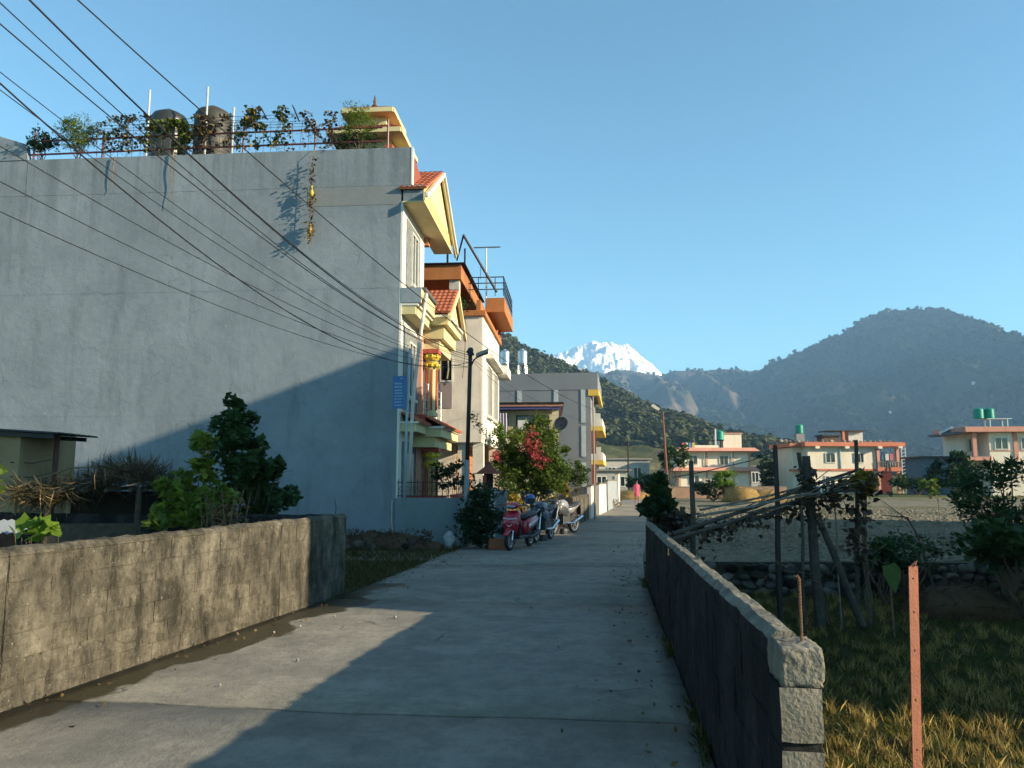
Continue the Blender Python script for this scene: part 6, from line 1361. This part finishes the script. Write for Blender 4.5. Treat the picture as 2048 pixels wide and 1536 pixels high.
    MB().box(-.07, .07, .96, .98, .52, .80).build('rear_mudguard', M_black, t); MB().ball((0, 1.0, .84), (.06, .02, .025), sub=1).build('tail_lamp', MATS.get('red_lens') or M_amber, t)
    return t
def carpaint(name, c): return mk(name, c, tuple(v*.85 for v in c), rough=.32, bump=0, coat=.6, spec=.5, scale=10)
def heading(front, rear): d = Vector(front) - Vector(rear); return math.atan2(d.x, -d.y)
f, r_ = (-.06, 17.62), (.42, 18.78)
scooter(((f[0] + r_[0])/2, (f[1] + r_[1])/2, .004), heading(f, r_), carpaint('red_gloss', (.42, .012, .035)), plain('pink_silver', (.62, .45, .48), .35, .3), 'red scooter parked nearest, facing the viewer on the concrete', 'parked two-wheelers')
f, r_ = (.60, 19.75), (1.02, 20.98)
motorcycle(((f[0] + r_[0])/2, (f[1] + r_[1])/2, .004), heading(f, r_), carpaint('blue_gloss', (.022, .04, .13)), plain('silver_blue', (.10, .14, .22), .3, .3), 'dark blue motorcycle parked between the red scooter and the silver bike', 'parked two-wheelers')
f, r_ = (1.17, 22.4), (1.86, 23.5)
motorcycle(((f[0] + r_[0])/2, (f[1] + r_[1])/2, .004), heading(f, r_), carpaint('silver_gloss', (.27, .265, .26)), plain('grey_shroud', (.05, .05, .055), .4, .2), 'silver motorcycle in the sun, last of the three parked bikes', 'parked two-wheelers')
def helmet(loc, mt, label, rz=0):
    t = empty('helmet', loc, rz, label, 'helmet', 'helmets on the bikes'); mb = MB(); mb.loft([[Vector((.125*w_*math.cos(a), .15*w_*math.sin(a), z)) for a in np.linspace(0, 2*math.pi, 16, endpoint=False)] for w_, z in ((.82, -.10), (.97, -.05), (1, .02), (.9, .09), (.66, .135), (.3, .155))]); mb.build('shell', mt, t, smooth=True)
    mb = MB(); mb.loft([[Vector((.132*math.sin(a), -.158*math.cos(a) , z)) for a in np.linspace(-1.1, 1.1, 9)] for z in (-.07, .0, .045)], closed=False, cap=False); mb.build('visor', glassmat('visor_dark', (.03, .035, .04)), t, smooth=True)
q = P(1060, 1000, 19.85); helmet(q, carpaint('helmet_blue', (.02, .12, .36)), 'blue helmet hung on the mirror of the dark blue motorcycle', R(30)); MB
q = P(1081, 1017, 19.72); helmet(q, carpaint('helmet_dark', (.035, .035, .05)), 'dark helmet resting on the headlight of the blue motorcycle', R(-20))

# ================================================================== person walking far down the lane
def person(loc, H, rz, label):
    t = empty('person', loc, rz, label, 'person'); s = H / 1.7
    vs = {'pel': (0, 0, .92), 'wst': (0, 0, 1.08), 'chs': (0, -.01, 1.30), 'nck': (0, 0, 1.45), 'hd0': (0, -.01, 1.53), 'hd1': (0, -.02, 1.63), 'hlL': (.10, 0, .88), 'knL': (.11, -.10, .49), 'anL': (.10, -.05, .09), 'toL': (.11, -.18, .04), 'hlR': (-.10, 0, .88), 'knR': (-.10, .02, .48), 'anR': (-.10, .18, .12), 'toR': (-.10, .08, .04), 'shL': (.18, 0, 1.39), 'elL': (.24, .06, 1.12), 'wrL': (.23, -.04, .88), 'fgL': (.22, -.07, .78), 'shR': (-.18, 0, 1.39), 'elR': (-.24, .0, 1.12), 'wrR': (-.22, -.14, .92), 'fgR': (-.21, -.18, .83)}
    rad = {'pel': .15, 'wst': .13, 'chs': .15, 'nck': .055, 'hd0': .085, 'hd1': .095, 'hlL': .10, 'knL': .065, 'anL': .04, 'toL': .035, 'shL': .07, 'elL': .05, 'wrL': .032, 'fgL': .03}
    ed = [('pel', 'wst'), ('wst', 'chs'), ('chs', 'nck'), ('nck', 'hd0'), ('hd0', 'hd1')] + [e for S_ in 'LR' for e in (('pel', 'hl'+S_), ('hl'+S_, 'kn'+S_), ('kn'+S_, 'an'+S_), ('an'+S_, 'to'+S_), ('chs', 'sh'+S_), ('sh'+S_, 'el'+S_), ('el'+S_, 'wr'+S_), ('wr'+S_, 'fg'+S_))]
    ks = list(vs); me = bpy.data.meshes.new('body'); me.from_pydata([Vector(vs[k])*s for k in ks], [(ks.index(a), ks.index(b_)) for a, b_ in ed], [])
    o = link('body', me, t); sk = o.modifiers.new('skin', 'SKIN'); sd = o.modifiers.new('sub', 'SUBSURF'); sd.levels = 1; sd.render_levels = 1
    for i, k in enumerate(ks):
        r_ = rad.get(k) or rad.get(k[:-1] + 'L'); o.data.skin_vertices[0].data[i].radius = (r_*s*.85, r_*s*.85)
    o.data.skin_vertices[0].data[0].use_root = True
    dg = bpy.context.evaluated_depsgraph_get(); m2 = bpy.data.meshes.new_from_object(o.evaluated_get(dg)); o.modifiers.clear(); o.data = m2
    skin = plain('skin', (.32, .18, .12), .6); shirt = plain('pink_cloth', (.55, .10, .17), .9); legs = plain('rose_cloth', (.42, .16, .20), .9); m2.materials.clear()
    for m_ in (skin, shirt, legs): m2.materials.append(m_)
    for p in m2.polygons:
        z = p.center.z / s; x = abs(p.center.x) / s; p.material_index = 0 if z > 1.45 or (x > .19 and z < .95) or z < .07 else (1 if z > .72 else 2); p.use_smooth = True
    MB().ball((0, .012*s, 1.63*s), (.10*s, .105*s, .11*s), sub=2, jit=.03).build('hair', plain('black_hair', (.012, .01, .01), .6), t, smooth=True)
    MB().loft([[Vector((.20*w_*s*math.cos(a), .13*w_*s*math.sin(a), z*s)) for a in np.linspace(0, 2*math.pi, 14, endpoint=False)] for w_, z in ((1.15, .62), (1.05, .8), (.9, 1.08), (.98, 1.25), (.85, 1.4))], cap=False).build('tunic', shirt, t, smooth=True)
    return t
q = G(1281, 1004, .0); person((q.x - 1.05, q.y - 5, .0), 1.5, R(10), 'person in a pink tunic walking towards us far down the lane')
# ================================================================== stubble, grass, rubble, woods, haze
def blades(pos, h, w_, lean, mt, name, label, cat, parent=None):
    n = len(pos); a = RNG.uniform(0, 2*np.pi, n); la = RNG.uniform(0, 2*np.pi, n); hh = h * RNG.uniform(.5, 1.3, n); ww = w_ * RNG.uniform(.6, 1.4, n); ln = lean * RNG.uniform(.2, 1.6, n) * hh
    s = np.stack([np.cos(a), np.sin(a), np.zeros(n)], 1) * ww[:, None]; d = np.stack([np.cos(la)*ln, np.sin(la)*ln, hh], 1)
    mid = pos + d * np.array([.35, .35, .55]); tip = pos + d
    V = np.stack([pos - s, pos + s, mid + s*.8, tip, mid - s*.8], 1).reshape(-1, 3); F = np.arange(n*5).reshape(n, 5)
    o = npmesh(name, V, F, mt, parent, kind='stuff'); return tag(o, label, cat)
def field_pts(n, x0, x1, y0, y1, z=-.7):
    x = RNG.uniform(x0, x1, n); y = y0 + (y1 - y0) * RNG.uniform(0, 1, n) ** 1.5; k = x > 1.132 + .1235*(y - 4.52) + .26; x, y = x[k], y[k]
    return np.stack([x, y, np.array([ground_h(a, b_) for a, b_ in zip(x, y)]) - .01], 1)
tuf = []
for ix in range(38):
    for iy in range(66):
        x = 1.2 + ix * .27 + RNG.normal(0, .06); y = 2.2 + iy * .205 + RNG.normal(0, .035)
        if x < rx_wall(y) + .3 or RNG.uniform() < (.15 if y < 8.8 else .62) or math.hypot(x - 7.6, y - 12.9) < .8: continue
        n_ = RNG.integers(22, 44); z = ground_h(x, y) - .01
        tuf.append(np.stack([RNG.normal(x, .033, n_), RNG.normal(y, .033, n_), np.full(n_, z)], 1))
G_stub = leafmat('stubble', (.20, .13, .04), (.50, .38, .12), (.70, .58, .25), trans=.25, rough=.8); G_grass = leafmat('grass_blade', (.045, .06, .010), (.125, .135, .024), (.28, .24, .055), trans=.35)
blades(np.concatenate(tuf), .15, .0036, .5, G_stub, 'rice_stubble', 'cut yellow rice stubble in rows over the lower field', 'stubble')
blades(field_pts(90000, 1.3, 9.5, 2.2, 15.6), .075, .0052, 1.0, G_grass, 'field_grass', 'short green weeds and grass between the stubble rows', 'grass')
blades(np.concatenate([field_pts(4000, 1.3, 9.5, 2.2, 15.6)]), .02, .004, 6.0, G_stub, 'loose_straw', 'loose straw lying between the stubble', 'straw')
# clods of the ploughed terrace
bl_ = MB().ball((0, 0, 0), 1, sub=1); bv = np.array([tuple(v) for v in bl_.v]); bf = np.array(bl_.f)
n = 14000; y = 16.2 + 30 * RNG.uniform(0, 1, n) ** 1.9; x = RNG.uniform(0, 1, n) * (y * .72) + 3.0; k = np.array([a > edge(RIGHT, b_) + .4 for a, b_ in zip(x, y)]); x, y = x[k], y[k]; n = len(x)
s_ = RNG.uniform(.02, .085, n); V = np.stack([x, y, np.full(n, -.10)], 1)[:, None, :] + bv[None] * (1 + RNG.uniform(-.35, .35, (n, len(bv), 1))) * np.stack([s_, s_, s_ * .7], 1)[:, None, :]
o = npmesh('clods', V.reshape(-1, 3), (bf[None] + (np.arange(n) * len(bv))[:, None, None]).reshape(-1, 3), mk('clod_earth', (.25, .22, .155), (.15, .13, .09), rough=1, scale=3, bump=.3), kind='stuff'); tag(o, 'dry earth clods over the ploughed terrace field', 'clods')
# verge between the left wall and the grey house
n = 15000; x = RNG.uniform(-7.5, -1.2, n); y = RNG.uniform(11.6, 18.9, n); k = np.array([a < edge(LEFT, b_) + .05 + .12*fbm(a*2, b_*2) for a, b_ in zip(x, y)]); x, y = x[k], y[k]
blades(np.stack([x, y, np.array([ground_h(a, b_) for a, b_ in zip(x, y)]) - .01], 1), .11, .006, .8, leafmat('verge_blade', (.05, .05, .012), (.13, .11, .025), (.28, .19, .06)), 'verge_grass', 'dry yellowish grass verge at the foot of the grey house', 'grass')
mb = MB(); V = []
rb = empty('rubble_bank', (-3.2, 18.2, 0), R(-4), 'bank of dark earth and rubble along the foot of the grey house', 'rubble')
rings = []
for i in range(41):
    t = i / 40; xx = -3.6 + t * 5.2; h = .42 * (.45 + .55 * abs(math.sin(t * 5.2 + .4))) * (1 - t ** 6) + .05; rings.append([Vector((xx, -.62 + .1*fbm(xx*2, 1), -.05)), Vector((xx, -.42, h*.55 + .1*fbm(xx*3, 4))), Vector((xx, -.1, h + .12*fbm(xx*3, 8))), Vector((xx, .4, h*.9)), Vector((xx, .75, -.05))])
mb.loft(rings); mb.build('earth', mk('bank_earth', (.13, .075, .04), (.055, .045, .03), rough=1, scale=7, bump=1, bscale=18), rb, smooth=True)
for i in range(46):
    xx = random.uniform(-3.5, 1.5); w_ = random.uniform(.05, .14); o = link('stone', random.choice(sm), rb, (xx, -.5 + random.uniform(-.2, .25), random.uniform(.02, .18)), (random.uniform(0, 3), random.uniform(0, 3), random.uniform(0, 6))); o.scale = (w_, w_ * .8, w_ * .6)
leaves(np.stack([RNG.uniform(-3.6, 1.4, 2600), RNG.normal(-.25, .2, 2600), RNG.uniform(.03, .42, 2600)], 1), .09, leafmat('dead_fern', (.07, .035, .015), (.16, .08, .03), (.22, .16, .06)), 'dead_plants', rb, .5, .2, kind='stuff')
tg = MB()
tg.ball((0, 0, .2), (.13, .11, .21), sub=3, jit=.05); tg.v = [(x + .05 * fbm(x*9, y*9, z*7), y + .05 * fbm(y*9, z*8, 3), max(0, z) + .03 * fbm(z*9, x*9, 5)) for x, y, z in tg.v]
q = G(898, 1100); o = tg.build('cement_sack', mk('sack_white', (.42, .43, .42), (.32, .33, .33), rough=.9, bump=.3), loc=(q.x - .02, q.y + .25, 0), smooth=True); tag(o, 'small pale plastic sack leaning at the shrub foot', 'sack')
pm = []
for k in range(3): me = MB().ball((0, 0, 0), 1, sub=2, jit=.12).mesh('pebble', mk('pebble_grey', (.34, .32, .28), rough=.9, bump=0)); pm.append(me)
for i in range(16):                                         # loose stones and crumbs on the concrete
    x = random.uniform(-2.6, 1.4); y = random.uniform(5, 18)
    if not edge(LEFT, y) + .1 < x < edge(RIGHT, y) - .1: continue
    o = link('pebble', random.choice(pm), None, (x, y, .018), (random.uniform(0, 3), 0, random.uniform(0, 6))); w_ = random.uniform(.008, .02); o.scale = (w_, w_, w_ * .7)
    tag(o, 'small loose pebble lying on the concrete lane', 'pebble', 'pebbles on the lane')
n = 420; y = RNG.uniform(3, 22, n); sd = RNG.uniform(0, 1, n) < .5; off = np.abs(RNG.normal(0, .35, n)) + .02
lx = np.array([edge(LEFT, b_) + o_ if s__ else edge(RIGHT, b_) - o_ for b_, o_, s__ in zip(y, off, sd)]); P_ = np.stack([lx, y, np.full(n, .022)], 1)
o = leaves(P_, .045, leafmat('fallen_leaf', (.10, .06, .025), (.22, .15, .06), (.34, .27, .12)), 'fallen_leaves', None, .8, .02, kind='stuff'); tag(o, 'fallen dry leaves and bits along both edges of the lane', 'leaves')
n = 1500; y = RNG.uniform(2.8, 12.5, n); y = y[np.array([fbm(b_ * 1.1, 4.4) > .12 for b_ in y])]; P_ = np.stack([np.array([rx_wall(b_) for b_ in y]) - np.abs(RNG.normal(0, .03, len(y))) - .01, y, np.full(len(y), .0)], 1)
blades(P_, .07, .004, .9, G_grass, 'edge_weeds', 'sparse weeds in the joint at the foot of the right wall', 'weeds')
kb = G(1000, 1090); o = empty('kerb', (-.42, 17.95, 0), R(-6), 'low terracotta painted kerb beside the red scooter', 'kerb'); MB().box(-.12, .28, 0, .12, 0, .24).build('kerb_stone', mk('terracotta_kerb', (.40, .13, .06), (.32, .11, .05), rough=.85, bump=.2), o, bevel=.015)
# small red-roofed letter shrine on the gate pier by the white house
q = P(977, 985, 21.4); gp2 = empty('gate_pier', (q.x, 21.4, 0), R(-5), 'grey gate pier with little red pagoda roof beside the shrub', 'gate pier')
MB().box(-.2, .2, -.16, .16, 0, 1.35).build('shaft', M_offwhite, gp2, bevel=.01); MB().box(-.14, -.04, -.2, -.165, .9, 1.7).build('red_panel', M_redpaint, gp2); MB().loft([[Vector((x*w_, y*w_, z)) for x, y in ((-1, -1), (1, -1), (1, 1), (-1, 1))] for w_, z in ((.34, 1.74), (.28, 1.78), (.12, 1.92), (.03, 2.08))]).build('pagoda_roof', mk('roof_red_brown', (.22, .07, .05), rough=.8), gp2)
MB().box(-.12, .12, -.1, .1, 1.35, 1.74).build('lantern', M_dark, gp2)
MB().box(.15, .5, -.1, .12, 0, 1.3).build('side_shaft', M_greyA, gp2)
# woods on the hills
def wood(name, label, H, n, size, mt, rows, cards=24, dens=lambda x, y: True):
    """every tree is a loose crown of leaf-clump faces"""
    nu, nv = H.shape[0] - 1, H.shape[1] - 1
    i = RNG.uniform(0, nu - .001, n); j = RNG.uniform(rows[0]*nv, rows[1]*nv, n); i0, j0 = i.astype(int), np.minimum(j.astype(int), nv - 1); fi, fj = (i - i0)[:, None], (j - j0)[:, None]
    p = H[i0, j0]*(1-fi)*(1-fj) + H[i0+1, j0]*fi*(1-fj) + H[i0, j0+1]*(1-fi)*fj + H[i0+1, j0+1]*fi*fj
    k = np.array([dens(a, b_) for a, b_, _ in p]); p = p[k]; n = len(p)
    s = size * RNG.uniform(.6, 1.5, n); asp = RNG.uniform(.9, 2.0, n)
    d = RNG.normal(size=(n, cards, 3)); d /= np.linalg.norm(d, axis=2)[..., None]; d *= RNG.uniform(.5, 1.0, (n, cards, 1))
    c = p[:, None, :] + d * np.stack([s, s, s*asp], 1)[:, None, :]; c[..., 2] += (s*asp*.75)[:, None]; c = c.reshape(-1, 3)
    sc = np.repeat(s, cards)[:, None] * RNG.uniform(.32, .62, (n*cards, 1)) * (24 / cards) ** .62; nn = d.reshape(-1, 3) + RNG.normal(0, .45, (n*cards, 3)) + np.array([0, 0, .35]); nn /= np.linalg.norm(nn, axis=1)[:, None]
    t = np.cross(nn, RNG.normal(size=(n*cards, 3))); t /= np.linalg.norm(t, axis=1)[:, None]; b_ = np.cross(nn, t)
    V = np.stack([c - t*sc - b_*sc*.6, c + t*sc*.7 - b_*sc, c + t*sc + b_*sc*.7, c - t*sc*.6 + b_*sc], 1).reshape(-1, 3)
    o = npmesh(name, V, np.arange(len(V)).reshape(-1, 4), mt, kind='stuff'); return tag(o, label, 'trees')
G_wood = leafmat('wood_crowns', (.05, .068, .034), (.105, .118, .055), (.24, .20, .11), trans=.1, rough=.9, spec=0, scale=.02); G_wood2 = leafmat('far_wood_crowns', (.02, .038, .018), (.04, .065, .025), (.08, .085, .035), trans=.05, rough=.9, spec=0, scale=.01)
wood('wood', 'mixed trees covering the near wooded hillside on the left', Hl, 17000, 1.9, G_wood, (.16, .78), 36, lambda x, y: fbm(x*.012, y*.012, 2.) > -.2)
wood('wood', 'dark trees covering the big hill on the right', Hr, 36000, 3.2, G_wood2, (.0, .76), 9, lambda x, y: fbm(x*.0035, y*.0035, 7.) > -.26)
wood('wood', 'scattered trees on the hazy cliff ridge below the snow peak', Hm, 2600, 3.4, G_wood2, (.2, .76), 12, lambda x, y: fbm(x*.006, y*.006, 5.) > .1)
mb = MB()                                                   # far houses as specks on the big hill
idx = [(int(RNG.uniform(30, 100)), int(RNG.uniform(8, 26))) for _ in range(9)]
for i, j in idx:
    p = Hr[i, j]; o = empty('hill_house', p, random.uniform(0, 3), 'tiny pale house among the trees on the big hill', 'house', 'far houses on the big hill'); box('wall', M_white, o, -2.6, 2.6, -2.2, 2.2, -3, 3.2); box('roof', M_stripC, o, -3, 3, -2.6, 2.6, 3.21, 3.6)
# haze: the valley's air
hz = bpy.data.materials.new('haze'); hz.use_nodes = True; N = hz.node_tree.nodes; N.remove(N['Principled BSDF'])
pv_ = N.new('ShaderNodeVolumePrincipled'); pv_.inputs['Color'].default_value = (.36, .64, 1.0, 1); pv_.inputs['Density'].default_value = HAZE_DENSITY; pv_.inputs['Anisotropy'].default_value = 0.0
hz.node_tree.links.new(pv_.outputs[0], N['Material Output'].inputs['Volume'])
o = MB().box(-6500, 6500, -700, 7400, -2.5, 530).build('haze', hz); o['kind'] = 'stuff'; tag(o, 'pale bluish haze filling the valley air', 'haze')
